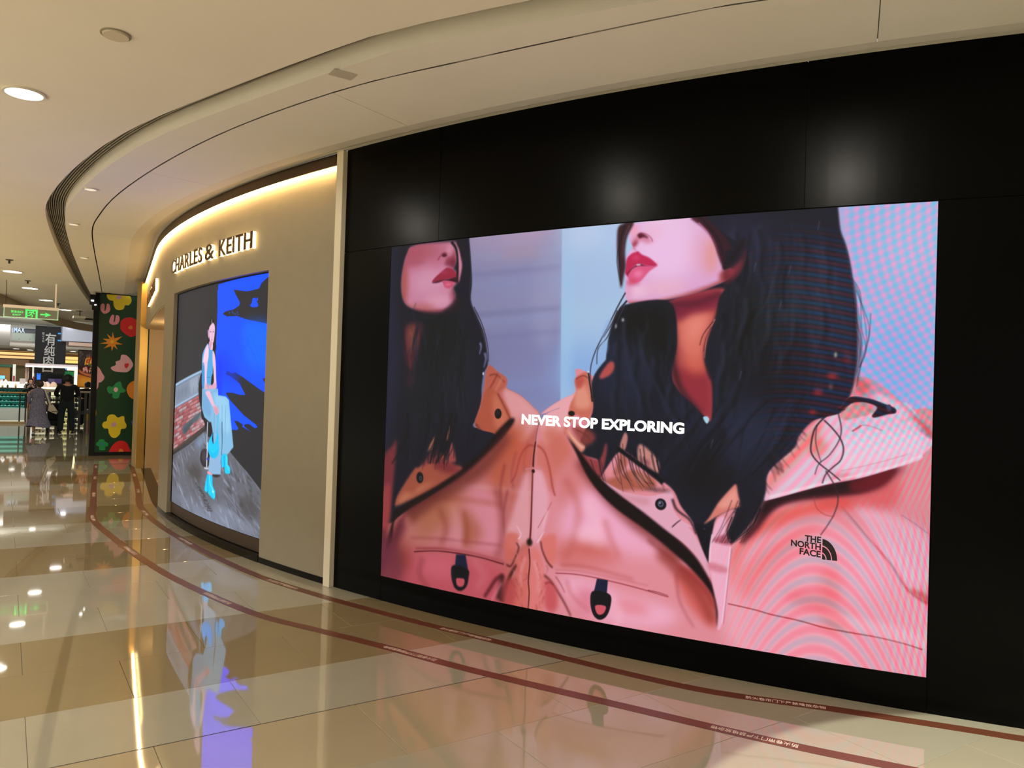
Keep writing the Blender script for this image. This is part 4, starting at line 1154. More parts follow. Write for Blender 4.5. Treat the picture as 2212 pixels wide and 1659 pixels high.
('s',(52,60,78),3.3,.4,2,1,[1350,45,1360,100,1352,173]),
('s',(12,12,16),3.3,.4,2,1.1,[1279,93,1282,149,1267,223]),
('s',(42,46,66),3.3,.4,6.4,1.1,[1281,31,1292,87,1277,161]),
('s',(34,36,54),3.3,.4,3.1,1.1,[1322,350,1337,404,1320,478]),
('s',(40,48,70),3.1,.4,8,1.3,[892,393,902,457,914,529]),
('s',(40,48,70),3,.4,7.7,1.3,[912,449,902,513,916,585]),
('s',(46,54,70),2.9,.4,3.1,1.2,[1000,283,997,346,1015,417]),
('s',(40,48,70),2.9,.4,8.1,1.2,[1044,381,1046,443,1062,513]),
('s',(30,36,52),2.9,.4,2.2,1.2,[1054,414,1050,476,1092,544]),
('s',(46,54,70),3.1,.4,7.6,1.3,[857,436,869,501,894,573]),
('s',(40,48,70),3.2,.4,6.4,1.4,[822,284,815,350,831,424]),
('s',(14,16,20),3,.4,4.8,1.3,[945,420,942,484,963,555]),
('s',(14,16,20),3,.4,2.7,1.2,[982,346,995,409,990,481]),
('s',(46,54,70),2.9,.4,5.9,1.2,[1039,454,1030,516,1057,585]),
('s',(40,48,70),3,.4,6.5,1.2,[992,281,986,344,995,416]),
('s',(40,48,70),2.9,.4,4.3,1.2,[1029,292,1021,354,1069,424]),
('s',(30,36,52),2.9,.4,3.5,1.2,[1054,365,1059,427,1065,497]),
('s',(14,16,20),3,.4,3.5,1.3,[966,254,972,317,974,389]),
('s',(40,48,70),3.1,.4,3,1.3,[888,451,892,515,925,586]),
('s',(40,48,70),3.1,.4,2.9,1.3,[866,312,871,377,873,450]),
('s',(40,48,70),2.9,.4,6.4,1.2,[1021,263,1029,325,1056,396]),
('s',(30,36,52),3.1,.4,2.9,1.4,[824,322,838,387,841,461]),
('s',(14,16,20),2.9,.4,3.9,1.2,[1063,429,1056,492,1095,560]),
('s',(14,16,20),3,.4,5.6,1.3,[965,388,972,451,1004,521]),
('s',(46,54,70),2.9,.4,3.5,1.2,[999,411,995,474,1007,544]),
('s',(46,54,70),3,.4,4.8,1.3,[966,354,967,418,991,489]),
('s',(46,54,70),3,.4,4.4,1.3,[920,256,931,321,944,393]),
('s',(40,48,70),2.9,.4,7.2,1.2,[1061,369,1055,431,1067,501]),
('s',(40,48,70),3.1,.4,7.4,1.4,[826,452,834,518,832,592]),
('s',(46,54,70),2.9,.4,4.3,1.2,[1017,319,1014,382,1023,452]),
('s',(46,54,70),2.9,.4,6.2,1.2,[1054,418,1056,480,1077,550]),
('s',(40,48,70),3,.4,3.6,1.3,[905,462,909,526,946,597]),
('s',(30,36,52),3,.4,4.2,1.3,[903,376,912,440,932,512]),
('s',(14,16,20),2.9,.4,8.4,1.2,[1036,459,1039,521,1069,590]),
('s',(46,54,70),3,.4,7.3,1.3,[907,342,920,406,931,479]),
('s',(30,36,52),3.1,.4,9.4,1.3,[840,462,855,526,859,600]),
('s',(40,48,70),3.1,.4,2.7,1.3,[885,329,882,393,913,466]),
('s',(14,16,20),3.1,.4,7.6,1.3,[859,433,864,497,859,571]),
('s',(40,48,70),2.9,.4,2.1,1.2,[1028,310,1034,373,1037,443]),
('s',(14,16,20),2.9,.4,7,1.2,[1020,267,1013,330,1061,400]),
('s',(46,54,70),3,.4,4.1,1.2,[992,373,991,436,1015,507]),
('s',(30,36,52),3.1,.4,7.6,1.3,[867,318,877,383,869,456]),
('s',(14,16,20),3,.4,5.9,1.3,[962,316,975,379,981,450]),
('s',(46,54,70),3.1,.4,9.2,1.3,[837,426,826,491,849,564]),
('s',(40,48,70),3,.4,3,1.2,[988,401,988,464,1002,534]),
('s',(46,54,70),2.9,.4,3.3,1.2,[1029,368,1040,430,1047,500]),
('s',(46,54,70),3,.4,5.7,1.2,[979,360,982,423,1017,493]),
('s',(30,36,52),2.9,.4,2.3,1.2,[1062,358,1060,421,1062,491]),
('s',(40,48,70),3.1,.4,5,1.3,[834,337,843,402,857,476]),
('s',(40,48,70),3,.4,8.5,1.3,[940,426,931,490,975,560]),
('s',(30,36,52),3.1,.4,2.8,1.3,[895,403,886,468,933,539]),
('s',(14,16,20),2.9,.4,7.4,1.2,[1039,368,1033,431,1080,500]),
('s',(40,48,70),2.9,.4,7.1,1.2,[998,416,992,479,1022,549]),
('s',(40,48,70),3.1,.4,3.1,1.3,[873,432,867,497,875,570]),
('s',(30,36,52),2.9,.4,6.1,1.2,[999,465,995,528,1039,597]),
('s',(30,36,52),2.9,.4,4.4,1.2,[1043,301,1043,364,1054,434]),
('s',(40,48,70),3,.4,2.5,1.3,[926,416,935,480,965,551]),
('s',(14,16,20),3,.4,4.9,1.3,[925,454,918,519,946,589]),
('s',(14,16,20),3,.4,6.8,1.3,[949,360,939,424,971,495]),
('s',(40,48,70),3,.4,7,1.3,[902,412,905,476,936,547]),
('s',(30,36,52),2.9,.4,1.9,1.2,[1052,464,1064,526,1075,595]),
('s',(30,36,52),2.9,.4,2.8,1.2,[999,262,998,325,1034,395]),
('s',(14,16,20),3.1,.4,5.2,1.3,[844,323,835,388,876,461]),
('s',(46,54,70),3,.4,2,1.2,[983,265,982,328,1015,399]),
('s',(14,16,20),2.9,.4,5.8,1.2,[1060,424,1051,486,1068,556]),
('s',(14,16,20),3.1,.4,5.5,1.3,[900,259,893,324,929,396]),
('s',(14,16,20),3.1,.4,6.8,1.3,[834,455,850,520,835,595]),
('s',(14,16,20),2.9,.4,7.9,1.2,[1051,364,1056,426,1064,496]),
('s',(46,54,70),3.1,.4,5.8,1.3,[895,283,905,348,916,421]),
('s',(40,48,70),3,.4,6.3,1.3,[982,335,990,398,983,469]),
('s',(14,16,20),3.1,.4,9,1.4,[829,363,840,428,843,502]),
('s',(46,54,70),3.1,.4,5.9,1.3,[868,408,858,473,880,546]),
('s',(46,54,70),2.9,.4,5.7,1.2,[1064,287,1075,349,1099,419]),
('s',(30,36,52),2.9,.4,7.3,1.2,[1011,399,1008,462,1014,532]),
('s',(14,16,20),3,.4,6.2,1.2,[995,273,993,336,999,407]),
('s',(46,54,70),2.9,.4,7.4,1.2,[1020,446,1025,509,1023,580]),
('s',(14,16,20),3,.4,7.2,1.2,[996,335,986,398,1007,469]),
('s',(46,54,70),3,.4,5.5,1.3,[920,274,920,338,932,411]),
('s',(46,54,70),2.9,.4,7.8,1.2,[1041,375,1036,437,1079,506]),
('s',(40,48,70),3,.4,2.1,1.3,[928,301,920,365,937,437]),
('s',(14,16,20),3.1,.4,5.3,1.3,[834,412,831,478,859,551]),
('s',(30,36,52),3.1,.4,5.3,1.3,[895,304,905,368,912,441]),
('s',(14,16,20),3,.4,5.8,1.2,[996,331,985,394,1007,465]),
('s',(46,54,70),3.1,.4,8.7,1.3,[848,256,860,321,863,395]),
('s',(36,40,60),2.7,.5,5.5,1.1,[1284,556,1256,622,1213,709]),
('s',(14,14,20),2.8,.5,7.4,1.2,[1136,470,1088,540,1070,627]),
('s',(36,40,60),2.9,.5,6.3,1.2,[1071,515,1011,587,947,679]),
('s',(42,46,74),2.9,.5,4.1,1.2,[1047,544,985,617,978,706]),
('s',(16,16,18),3,.5,5.7,1.2,[996,511,961,582,904,675]),
('s',(36,40,60),3,.5,9.4,1.2,[1020,510,994,580,932,673]),
('s',(42,46,74),2.7,.5,6.5,1.1,[1297,466,1271,532,1237,616]),
('s',(42,46,74),2.9,.5,4.9,1.2,[1125,482,1096,551,1017,643]),
('s',(42,46,74),2.7,.5,2.5,1.1,[1281,542,1227,611,1171,699]),
('s',(14,14,20),2.8,.5,8.1,1.2,[1160,467,1124,535,1053,625]),
('s',(42,46,74),2.7,.5,4.4,1.1,[1311,512,1257,579,1195,667]),
('s',(14,14,20),2.8,.5,4.9,1.2,[1142,543,1091,613,1044,703]),
('s',(14,14,20),2.7,.5,8.3,1.1,[1323,452,1296,517,1270,601]),
('s',(36,40,60),2.9,.5,5.6,1.2,[1094,528,1052,599,1007,689]),
('s',(42,46,74),2.7,.5,5.1,1.1,[1285,522,1236,589,1172,678]),
('s',(16,16,18),2.8,.5,8.5,1.2,[1138,558,1104,627,1045,718]),
('s',(42,46,74),2.9,.5,4.8,1.2,[1093,494,1063,564,996,655]),
('s',(14,14,20),2.7,.5,7.2,1.1,[1256,487,1231,554,1191,640]),
('s',(42,46,74),2.7,.5,6.7,1.1,[1242,537,1185,606,1163,692]),
('s',(42,46,74),2.7,.5,5.2,1.1,[1291,463,1245,530,1171,618]),
('s',(36,40,60),3,.5,8,1.3,[1017,499,967,571,947,660]),
('s',(14,14,20),2.8,.5,3.8,1.2,[1155,534,1100,604,1036,695]),
('s',(42,46,74),2.9,.5,7.5,1.2,[1061,536,1011,608,968,699]),
('s',(16,16,18),2.8,.5,8.4,1.2,[1147,568,1092,639,1051,728]),
('s',(16,16,18),2.8,.5,6.3,1.2,[1153,468,1113,537,1086,625]),
('s',(36,40,60),2.9,.5,8,1.2,[1138,457,1109,525,1022,617]),
('s',(16,16,18),2.7,.5,4.6,1.1,[1324,478,1292,544,1269,628]),
('s',(42,46,74),2.9,.5,4.1,1.2,[1109,494,1048,565,1040,652]),
('s',(42,46,74),2.8,.5,9.3,1.2,[1139,504,1091,574,1052,663]),
('s',(42,46,74),3,.5,3.4,1.2,[1022,538,960,611,914,704]),
('s',(14,14,20),3,.5,8.4,1.3,[1021,528,961,601,948,691]),
('s',(36,40,60),2.7,.5,5.1,1.1,[1307,494,1273,561,1247,645]),
('s',(16,16,18),2.9,.5,5.9,1.2,[1134,537,1084,608,1002,700]),
('s',(16,16,18),2.7,.5,3.5,1.1,[1258,556,1213,624,1166,712]),
('s',(42,46,74),2.8,.5,5.7,1.2,[1218,471,1160,540,1093,629]),
('s',(42,46,74),2.9,.5,2.4,1.2,[1111,521,1062,592,1052,679]),
('s',(14,14,20),2.9,.5,6.2,1.2,[1131,549,1094,619,1032,710]),
('s',(14,14,20),2.7,.5,8.2,1.1,[1286,531,1258,598,1173,688]),
('s',(36,40,60),2.9,.5,8.2,1.2,[1050,491,991,563,984,651]),
('s',(42,46,74),2.7,.5,4.9,1.1,[1287,501,1255,568,1233,652]),
('s',(16,16,18),3,.5,4.4,1.2,[1039,516,985,588,914,682]),
('s',(14,14,20),2.7,.5,6.2,1.1,[1296,518,1260,585,1192,673]),
('s',(16,16,18),2.9,.5,4.3,1.2,[1074,551,1044,622,959,716]),
('s',(42,46,74),2.8,.5,4.1,1.2,[1204,526,1178,594,1092,685]),
('s',(16,16,18),2.9,.5,7.4,1.2,[1096,498,1040,569,987,660]),
('s',(16,16,18),2.9,.5,8.5,1.2,[1066,538,1008,610,938,704]),
('s',(36,40,60),2.7,.5,3.6,1.1,[1308,501,1264,568,1239,652]),
('s',(36,40,60),2.7,.5,2.5,1.1,[1242,464,1192,532,1173,617]),
('s',(42,46,74),2.7,.5,5.4,1.1,[1319,540,1272,607,1211,695]),
('s',(14,14,20),2.7,.5,3.3,1.1,[1302,555,1255,623,1244,707]),
('s',(14,14,20),2.8,.5,8.3,1.2,[1180,542,1128,612,1060,703]),
('s',(36,40,60),2.9,.5,3.7,1.2,[1085,475,1049,545,983,636]),
('s',(16,16,18),2.9,.5,7.2,1.2,[1137,558,1103,627,1016,721]),
('s',(14,14,20),2.9,.5,9.1,1.2,[1106,552,1062,623,1001,715]),
('s',(42,46,74),2.9,.5,4,1.2,[1091,479,1039,550,976,641]),
('s',(14,14,20),2.9,.5,6.9,1.2,[1052,500,1009,571,980,660]),
('s',(14,14,20),2.9,.5,3.8,1.2,[1134,516,1075,587,1038,676]),
('s',(16,16,18),2.7,.5,7.3,1.1,[1240,469,1185,537,1172,622]),
('s',(14,14,20),2.8,.5,6.2,1.2,[1154,484,1105,554,1025,645]),
('s',(14,14,20),2.8,.5,7.5,1.2,[1132,505,1108,574,1047,664]),
('s',(60,66,92),5.8,.5,11.5,3.5,[1139,41,1149,90,1143,143,1160,204]),
('s',(14,15,20),4.7,.55,9.2,3.4,[1151,46,1161,95,1157,148,1171,205]),
('s',(52,58,84),5.7,.5,11.2,3.4,[1194,36,1205,85,1201,137,1222,198]),
('s',(14,15,20),4.6,.55,8.9,3.3,[1206,41,1217,90,1215,142,1233,198]),
('s',(58,64,80),5.6,.5,11,3.3,[1249,72,1254,120,1241,171,1245,231]),
('s',(14,15,20),4.5,.55,8.8,3.3,[1260,76,1265,124,1254,175,1257,231]),
('s',(50,58,74),5.5,.5,10.7,3.2,[1300,59,1310,107,1304,157,1319,216]),
('s',(14,15,20),4.4,.55,8.5,3.2,[1312,64,1321,111,1316,162,1330,217]),
('s',(56,60,78),5.4,.5,10.4,3.1,[1352,93,1363,140,1359,190,1378,249]),
('s',(14,15,20),4.3,.55,8.3,3.1,[1363,98,1374,144,1371,195,1388,249]),
('s',(60,68,90),5.8,.5,11.4,3.4,[1176,213,1178,261,1160,314,1156,374]),
('s',(14,15,20),4.6,.55,9.1,3.4,[1187,217,1189,265,1173,318,1168,374]),
('s',(54,60,80),5.7,.5,11.1,3.3,[1234,246,1235,294,1215,346,1208,406]),
('s',(14,15,20),4.5,.55,8.8,3.3,[1246,250,1246,298,1228,350,1219,405]),
('s',(48,58,72),5.6,.5,10.9,3.3,[1291,271,1289,318,1265,369,1251,429]),
('s',(14,15,20),4.4,.55,8.6,3.2,[1302,275,1300,322,1278,373,1262,428]),
('s',(56,66,92),5.9,.5,11.7,3.5,[1123,326,1127,375,1111,428,1112,489]),
('s',(14,15,20),4.7,.55,9.3,3.5,[1135,330,1139,378,1125,432,1124,489]),
('s',(50,60,88),5.8,.5,11.5,3.4,[1164,358,1166,406,1148,459,1145,520]),
('s',(14,15,20),4.6,.55,9.1,3.4,[1176,362,1178,410,1161,463,1157,520]),
('s',(46,54,66),5.4,.5,10.5,3.1,[1356,248,1358,295,1341,345,1339,403]),
('s',(14,15,20),4.3,.55,8.3,3.1,[1367,252,1369,299,1354,349,1349,403]),
('s',(54,62,88),5.2,.5,10.6,2.7,[860,264,856,312,870,368,879,429]),
('s',(12,14,18),5.1,.5,10.6,4,[874,265,870,312,884,368,893,428]),
('s',(54,62,88),5.1,.5,10.3,2.6,[911,299,907,347,928,402,943,461]),
('s',(12,14,18),5,.5,10.3,3.8,[925,300,921,347,941,402,956,461]),
('s',(54,62,88),5,.5,10.1,2.5,[944,368,940,415,967,469,988,527]),
('s',(12,14,18),5,.5,10.1,3.8,[957,368,954,414,980,469,1001,527]),
('s',(54,62,88),5.1,.5,10.5,2.6,[886,368,882,416,903,471,918,530]),
('s',(12,14,18),5.1,.5,10.4,3.9,[900,368,896,415,916,470,932,530]),
('s',(54,62,88),5.2,.5,10.8,2.7,[835,325,830,373,833,429,831,490]),
('s',(12,14,18),5.2,.5,10.8,4,[848,325,844,373,847,429,844,490]),
('s',(54,62,88),4.9,.5,9.9,2.5,[986,443,982,490,1012,543,1037,600]),
('s',(12,14,18),4.9,.5,9.8,3.7,[998,443,995,489,1025,542,1049,599]),
('e',(205,200,180),2.1,.8,(1391,356,3.1,6.7,0)),
('e',(120,110,110),3.2,.6,(1382,433,4.1,8.9,0)),
('e',(230,60,60),5.4,.55,(1385,406,12.4,7.8,0)),
('e',(220,50,50),5.4,.55,(1354,446,10.5,7.9,0)),
('e',(210,50,40),4.3,.5,(1343,496,8.4,6.8,0)),
('e',(150,40,40),6.4,.4,(1416,364,10.2,13.3,0)),
('s',(92,100,120),1.1,.7,2.2,1.1,[1284,137,1281,149,1279,160]),
('s',(92,100,120),1.1,.7,2.1,1.1,[1347,31,1345,42,1343,54]),
('s',(92,100,120),1.1,.7,2.2,1.1,[1264,223,1261,235,1259,247]),
('s',(92,100,120),1.2,.7,2.3,1.1,[1173,398,1170,410,1168,423]),
('s',(92,100,120),1.2,.7,2.4,1.2,[1106,575,1103,587,1101,600]),
('s',(92,100,120),1.1,.7,2.3,1.1,[1200,125,1198,137,1196,149]),
('s',(12,12,16),2.8,.8,7.6,3.3,[1273,136,1267,192,1272,247]),
('s',(14,14,18),4.6,.7,11.4,5.7,[1200,246,1178,306,1164,366,1158,427]),
('s',(60,64,84),2.3,.6,3.3,1.7,[1244,167,1230,222,1200,270]),
('c',None,1,1.0),
('s',(34,20,30),3.5,.8,9.3,11.7,[1122,138,1160,83,1173,63]),
('s',(230,160,150),1.2,.7,3,1.8,[1103,266,1090,293,1081,326,1079,367]),
('s',(60,20,30),1,1,2.2,1.2,[1098,272,1074,305,1065,334]),
('s',(70,26,36),1,1,1.7,1.2,[1094,285,1081,317,1075,350]),
('f',(176,214,232),1.4,1,1,[1079,520,1090,517,1095,526,1089,536]),
('s',(40,36,44),1.1,1,3.6,1.9,[858,190,836,229,810,281,774,351,761,404,768,448]),
('s',(52,44,50),1.3,1,5.3,2.6,[863,212,841,238,819,277,797,311]),
('s',(46,40,46),1.1,1,2.8,1.7,[836,238,811,307,783,342,780,386]),
('s',(80,76,92),1,.8,2.7,1.3,[859,221,842,255,829,294]),
('e',(150,185,228),5.3,.9,(800,338,9.6,17.9,0)),
('e',(225,225,235),1.8,.7,(853,264,4,5.1,0)),
('e',(225,225,235),1.8,.7,(833,281,2.7,6.4,0)),
('f',(150,180,225),4,.6,1,[809,263,819,268,806,298,797,316,791,303]),
('s',(56,46,66),.6,.7,1.5,1,[1418,165,1433,204,1451,250,1463,295,1457,344,1444,386]),
('s',(56,46,66),.6,.7,1.5,1,[1418,165,1436,204,1448,250,1456,295,1457,344,1444,386]),
('s',(56,46,66),.6,.7,1.5,1,[1418,165,1440,204,1444,250,1447,295,1457,344,1444,386]),
('s',(60,50,70),.6,.7,1.4,1,[1465,257,1463,310,1450,363,1438,432]),
('f',(205,116,100),2.7,1,1,[715,427,747,408,761,424,769,473,771,510,754,544,717,529,686,589,694,538,702,500,719,462]),
('f',(232,170,150),8.1,.7,1,[719,458,743,441,760,474,766,502,743,511,716,504]),
('s',(120,50,46),1.4,.8,3.9,2.6,[718,428,740,418,757,426]),
('f',(190,84,76),4.1,.8,1,[718,427,741,423,737,450,721,452]),
('s',(36,26,30),1.1,1,5.1,5.1,[755,409,760,437,765,461,770,490]),
('s',(205,180,190),.8,.6,1.7,1.7,[753,412,758,445,764,474]),
('e',(220,220,230),1.1,1,(755,407,2.5,3.4,0)),
('f',(184,86,86),3.3,1,1,[790,416,813,383,828,378,832,395,820,415,794,426]),
('e',(22,18,22),1.6,1,(707,525,10.1,7.2,0)),
('f',(214,138,120),3.4,1,1,[678,564,695,572,739,602,753,618,740,633,724,622,698,588]),
('f',(240,190,170),2.7,.8,1,[695,572,730,603,751,614,740,621,712,596]),
('f',(150,70,66),6.8,.85,1,[710,559,765,568,783,592,753,614,725,591]),
('s',(110,50,44),1.1,.8,2.7,2.2,[724,570,757,585,771,605]),
('f',(150,66,72),3.3,.95,1,[736,635,794,648,813,602,818,626,804,691,787,689,745,655]),
('f',(178,104,96),3.9,1,1,[838,684,846,660,854,627,879,642,872,666,856,687]),
('f',(190,130,126),2.6,1,1,[853,614,867,571,877,582,872,612,864,623]),
('f',(198,140,134),3.8,1,1,[908,644,912,598,961,636,965,672,938,659]),
('f',(120,50,76),5,.6,1,[913,639,937,641,938,657]),
('f',(176,100,84),5.1,1,1,[818,706,856,687,885,671,922,674,951,687,960,706,931,720,890,724,848,728]),
('s',(90,40,44),1,.8,2,1.5,[897,672,923,697,955,702]),
('f',(205,140,130),6.3,.6,1,[889,676,922,678,939,692,914,702]),
('s',(14,14,24),1.8,1,11.4,12.6,[849,614,905,648,950,676,979,697]),
('f',(226,172,194),1.6,1,1,[805,703,835,717,874,731,940,735,980,724,995,714,1008,731,1007,760,1025,785,1065,807,1049,806,1065,823,1097,878,1106,901,1107,930,1084,893,1037,849,983,821,900,766,836,729]),
('f',(205,140,150),7.7,.7,1,[822,710,874,737,940,743,933,759,874,749]),
('e',(40,26,26),5,.5,(964,717,37.9,4.9,0)),
('s',(50,30,34),.7,1,1.9,1.2,[1006,811,1017,799,1027,791]),
('s',(90,50,60),.7,1,1.9,1.2,[1008,809,1019,798,1030,788]),
('e',(20,20,28),1.2,1,(974,754,15.1,15.2,0)),
('e',(96,100,130),1.5,1,(974,753,8.2,8.5,0)),
('e',(28,28,40),1,1,(974,753,4.5,4.9,0)),
('e',(200,200,215),1,1,(972,751,2,2.4,0)),
('s',(50,30,40),1.9,.8,7.2,4.8,[1005,737,1018,764,1053,788,1070,822]),
('f',(22,10,16),3.2,1,1,[678,564,695,588,731,625,796,696,857,739,925,779,987,819,1027,845,1070,881,1103,927,1118,956,1132,1012,1131,1052,1122,987,1099,950,1057,910,1005,871,943,830,837,769,769,706,722,630]),
('s',(140,50,50),6,.55,9.6,6,[942,851,1001,890,1058,928,1099,963,1121,1005]),
('f',(20,20,34),1.7,1,1,[1064,798,1081,794,1101,801,1113,793,1106,850,1105,890,1097,878,1078,835]),
('s',(70,80,120),1.2,.8,3.6,2.4,[1089,804,1093,808]),
('f',(216,132,122),1.9,1,1,[1089,794,1103,774,1124,736,1154,697,1167,685,1172,709,1178,739,1155,751,1125,769,1103,785]),
('f',(236,170,160),5.8,.7,1,[1124,744,1154,706,1167,696,1170,731,1142,747]),
('f',(238,180,204),1.9,1,1,[1117,792,1134,770,1145,778,1144,814,1158,839,1156,902,1149,992,1142,1046,1131,1057,1131,1012,1118,956,1107,901,1106,850]),
('f',(170,70,90),3.5,.7,1,[1113,831,1148,814,1158,839,1127,838]),
('f',(196,96,110),4.7,.5,1,[1106,890,1151,898,1147,912,1108,908]),
('s',(190,110,140),.7,1,1.7,1.7,[1161,848,1156,902,1151,969,1145,1041]),
('s',(246,226,236),.7,.8,2.3,2.3,[1157,844,1153,902,1148,969,1142,1041]),
('s',(250,230,240),.9,.7,3.5,3.5,[1111,818,1107,854,1106,890]),
('s',(20,18,26),.7,.7,1.6,.9,[1192,731,1168,794,1143,836]),
('s',(20,18,26),.7,.7,1.6,.9,[1219,745,1195,791,1183,832]),
('s',(20,18,26),.7,.7,1.6,.9,[1180,725,1156,795,1135,837]),
('s',(20,18,26),.7,.7,1.6,.9,[1200,750,1176,793,1157,835]),
('s',(20,18,26),.7,.7,1.6,.9,[1188,743,1163,794,1149,836]),
('s',(20,18,26),.7,.7,1.6,.9,[1173,726,1149,796,1130,838]),
('s',(20,18,26),.7,.7,1.6,.9,[1195,761,1170,793,1155,835]),
('s',(20,18,26),.7,.7,1.6,.9,[1226,721,1203,790,1187,831]),
('s',(20,18,26),.7,.7,1.6,.9,[1190,747,1165,794,1142,837]),
('s',(20,18,26),.7,.7,1.6,.9,[1195,750,1170,793,1148,836]),
('s',(20,18,26),.7,.7,1.6,.9,[1226,723,1202,790,1180,832]),
('s',(20,18,26),.7,.7,1.6,.9,[1182,753,1157,795,1135,837]),
('s',(20,18,26),.7,.7,1.6,.9,[1158,726,1133,797,1110,840]),
('s',(20,18,26),.7,.7,1.6,.9,[1193,757,1168,794,1158,835]),
('s',(20,18,26),.7,.7,1.6,.9,[1192,745,1167,794,1158,835]),
('s',(20,18,26),.7,.7,1.6,.9,[1201,731,1177,793,1158,835]),
('s',(20,18,26),.7,.7,1.6,.9,[1163,754,1138,797,1120,839]),
('s',(20,18,26),.7,.7,1.6,.9,[1208,747,1184,792,1163,834]),
('s',(24,20,28),1.1,1,3.4,1.4,[1228,739,1212,780,1187,809,1158,835]),
('s',(24,20,28),.9,1,2.3,1.1,[1160,768,1148,805,1155,835]),
('s',(28,22,30),.8,1,1.8,.9,[1220,762,1204,799,1158,839]),
('f',(28,34,66),1.9,1,0,[321,975,357,971,368,1015,317,1021]),
('f',(18,18,26),1.9,1,1,[306,1014,335,1008,370,1016,371,1039,366,1063,352,1079,335,1084,317,1075,305,1046]),
('f',(208,96,110),1.9,1,1,[324,1049,339,1045,356,1046,354,1065,340,1072,327,1068]),
('s',(60,64,84),1.3,.6,2.5,1.8,[310,1022,311,1045,322,1072]),
('f',(28,34,66),1.6,1,0,[800,975,832,975,830,1011,792,1012]),
('f',(18,18,26),1.6,1,1,[785,1015,810,1008,841,1015,841,1047,830,1074,811,1086,793,1077,783,1049]),
('f',(208,96,110),1.6,1,1,[797,1050,814,1045,829,1048,823,1066,809,1073,800,1066]),
('s',(60,64,84),1.1,.6,1.9,1.4,[788,1023,788,1048,796,1074]),
('f',(30,22,34),1.5,1,1,[1334,516,1377,491,1405,482,1425,457,1466,459,1501,471,1522,480,1523,491,1505,495,1481,503,1474,499,1484,479,1460,469,1429,472,1408,494,1370,507]),
('f',(70,60,86),1.4,1,1,[1504,475,1512,472,1514,486,1506,486]),
('f',(226,140,140),2.6,.8,1,[1405,496,1429,473,1460,470,1474,480,1471,495,1440,506,1412,512]),
('s',(36,24,34),1.1,1,3.3,2.2,[1363,511,1391,494,1415,486]),
('s',(44,26,36),.9,1,2.2,2.2,[1398,490,1408,478,1425,474]),
('s',(40,28,40),.9,1,3.5,2.3,[1372,505,1349,536,1341,579,1345,600,1362,620,1388,640,1409,657]),
('s',(50,36,48),.9,1,3.1,2.3,[1369,514,1389,534,1407,558,1414,583,1408,609,1391,627,1376,645,1369,667]),
('s',(60,44,58),.7,1,2.5,1.6,[1400,495,1408,533,1403,563,1383,598,1360,621,1352,647]),
('s',(60,44,58),.8,1,2.1,1.5,[1353,527,1352,570,1365,616]),
('s',(60,44,58),.9,1,2.5,1.6,[1376,636,1396,669,1405,702,1398,736,1383,767,1368,792]),
('s',(150,60,60),.9,.7,1.7,1.3,[1350,698,1358,727,1378,742,1398,744]),
('s',(26,26,38),2.5,.6,5.5,.9,[1165,753,1192,786,1200,808]),
('s',(26,26,38),2.5,.6,4,.9,[1199,686,1219,720,1230,733]),
('s',(26,26,38),2.4,.6,5.2,.9,[1285,521,1305,555,1318,566]),
('s',(26,26,38),2.5,.6,3.8,.9,[1234,619,1257,652,1261,672]),
('s',(20,20,28),2.4,.6,2.7,.9,[1268,554,1291,587,1305,609]),
('s',(26,26,38),2.5,.6,4.1,.9,[1245,598,1262,632,1282,644]),
('s',(26,26,38),2.5,.6,5.6,.9,[1192,701,1211,735,1229,745]),
('s',(20,20,28),2.5,.6,5.1,.9,[1204,677,1227,710,1242,730]),
('s',(26,26,38),2.4,.6,3.1,.9,[1293,506,1318,540,1331,559]),
('s',(40,30,44),2.5,.6,3.4,.9,[1204,678,1221,712,1241,727]),
('s',(26,26,38),2.5,.6,4.7,.9,[1245,599,1269,632,1279,647]),
('s',(20,20,28),2.5,.6,4.3,.9,[1218,650,1244,683,1255,693]),
('s',(26,26,38),2.4,.6,3.9,.9,[1275,540,1291,574,1309,586]),
('s',(40,30,44),2.5,.6,5,.9,[1218,650,1236,683,1248,704]),
('s',(40,30,44),2.5,.6,4.7,.9,[1202,680,1226,713,1240,722]),
('s',(26,26,38),2.5,.6,2.6,.9,[1238,612,1258,645,1269,654]),
('s',(20,20,28),2.5,.6,2.3,.9,[1241,606,1260,639,1274,655]),
('s',(40,30,44),2.5,.6,2.9,.9,[1171,740,1197,773,1207,796]),
('s',(20,20,28),2.4,.6,5.1,.9,[1279,532,1302,566,1316,590]),
('s',(40,30,44),2.5,.6,4.4,.9,[1246,596,1272,629,1278,646]),
('s',(20,20,28),2.4,.6,5.4,.9,[1295,502,1311,536,1332,553]),
('s',(26,26,38),2.5,.6,5.3,.9,[1196,693,1220,726,1231,735]),
('s',(26,26,38),2.5,.6,2.5,.9,[1197,691,1214,725,1229,742]),
('s',(40,30,44),2.5,.6,4,.9,[1248,593,1274,626,1278,637]),
('s',(26,26,38),2.4,.6,4,.9,[1289,513,1308,547,1329,568]),
('s',(40,30,44),2.5,.6,5.1,.9,[1176,731,1202,764,1208,781]),
('s',(26,26,38),2.5,.6,5.2,.9,[1198,689,1226,721,1237,733]),
('s',(20,20,28),2.4,.6,3.1,.9,[1256,577,1274,611,1294,635]),
('s',(26,26,38),2.5,.6,2.8,.9,[1203,679,1225,712,1234,726]),
('s',(26,26,38),2.5,.6,5,.9,[1240,607,1265,640,1268,653]),
('s',(20,20,28),2.4,.6,2.6,.9,[1285,522,1303,555,1314,569]),
('s',(20,20,28),2.5,.6,4,.9,[1241,607,1268,640,1280,649]),
('s',(40,30,44),2.5,.6,3.6,.9,[1186,712,1210,745,1226,769]),
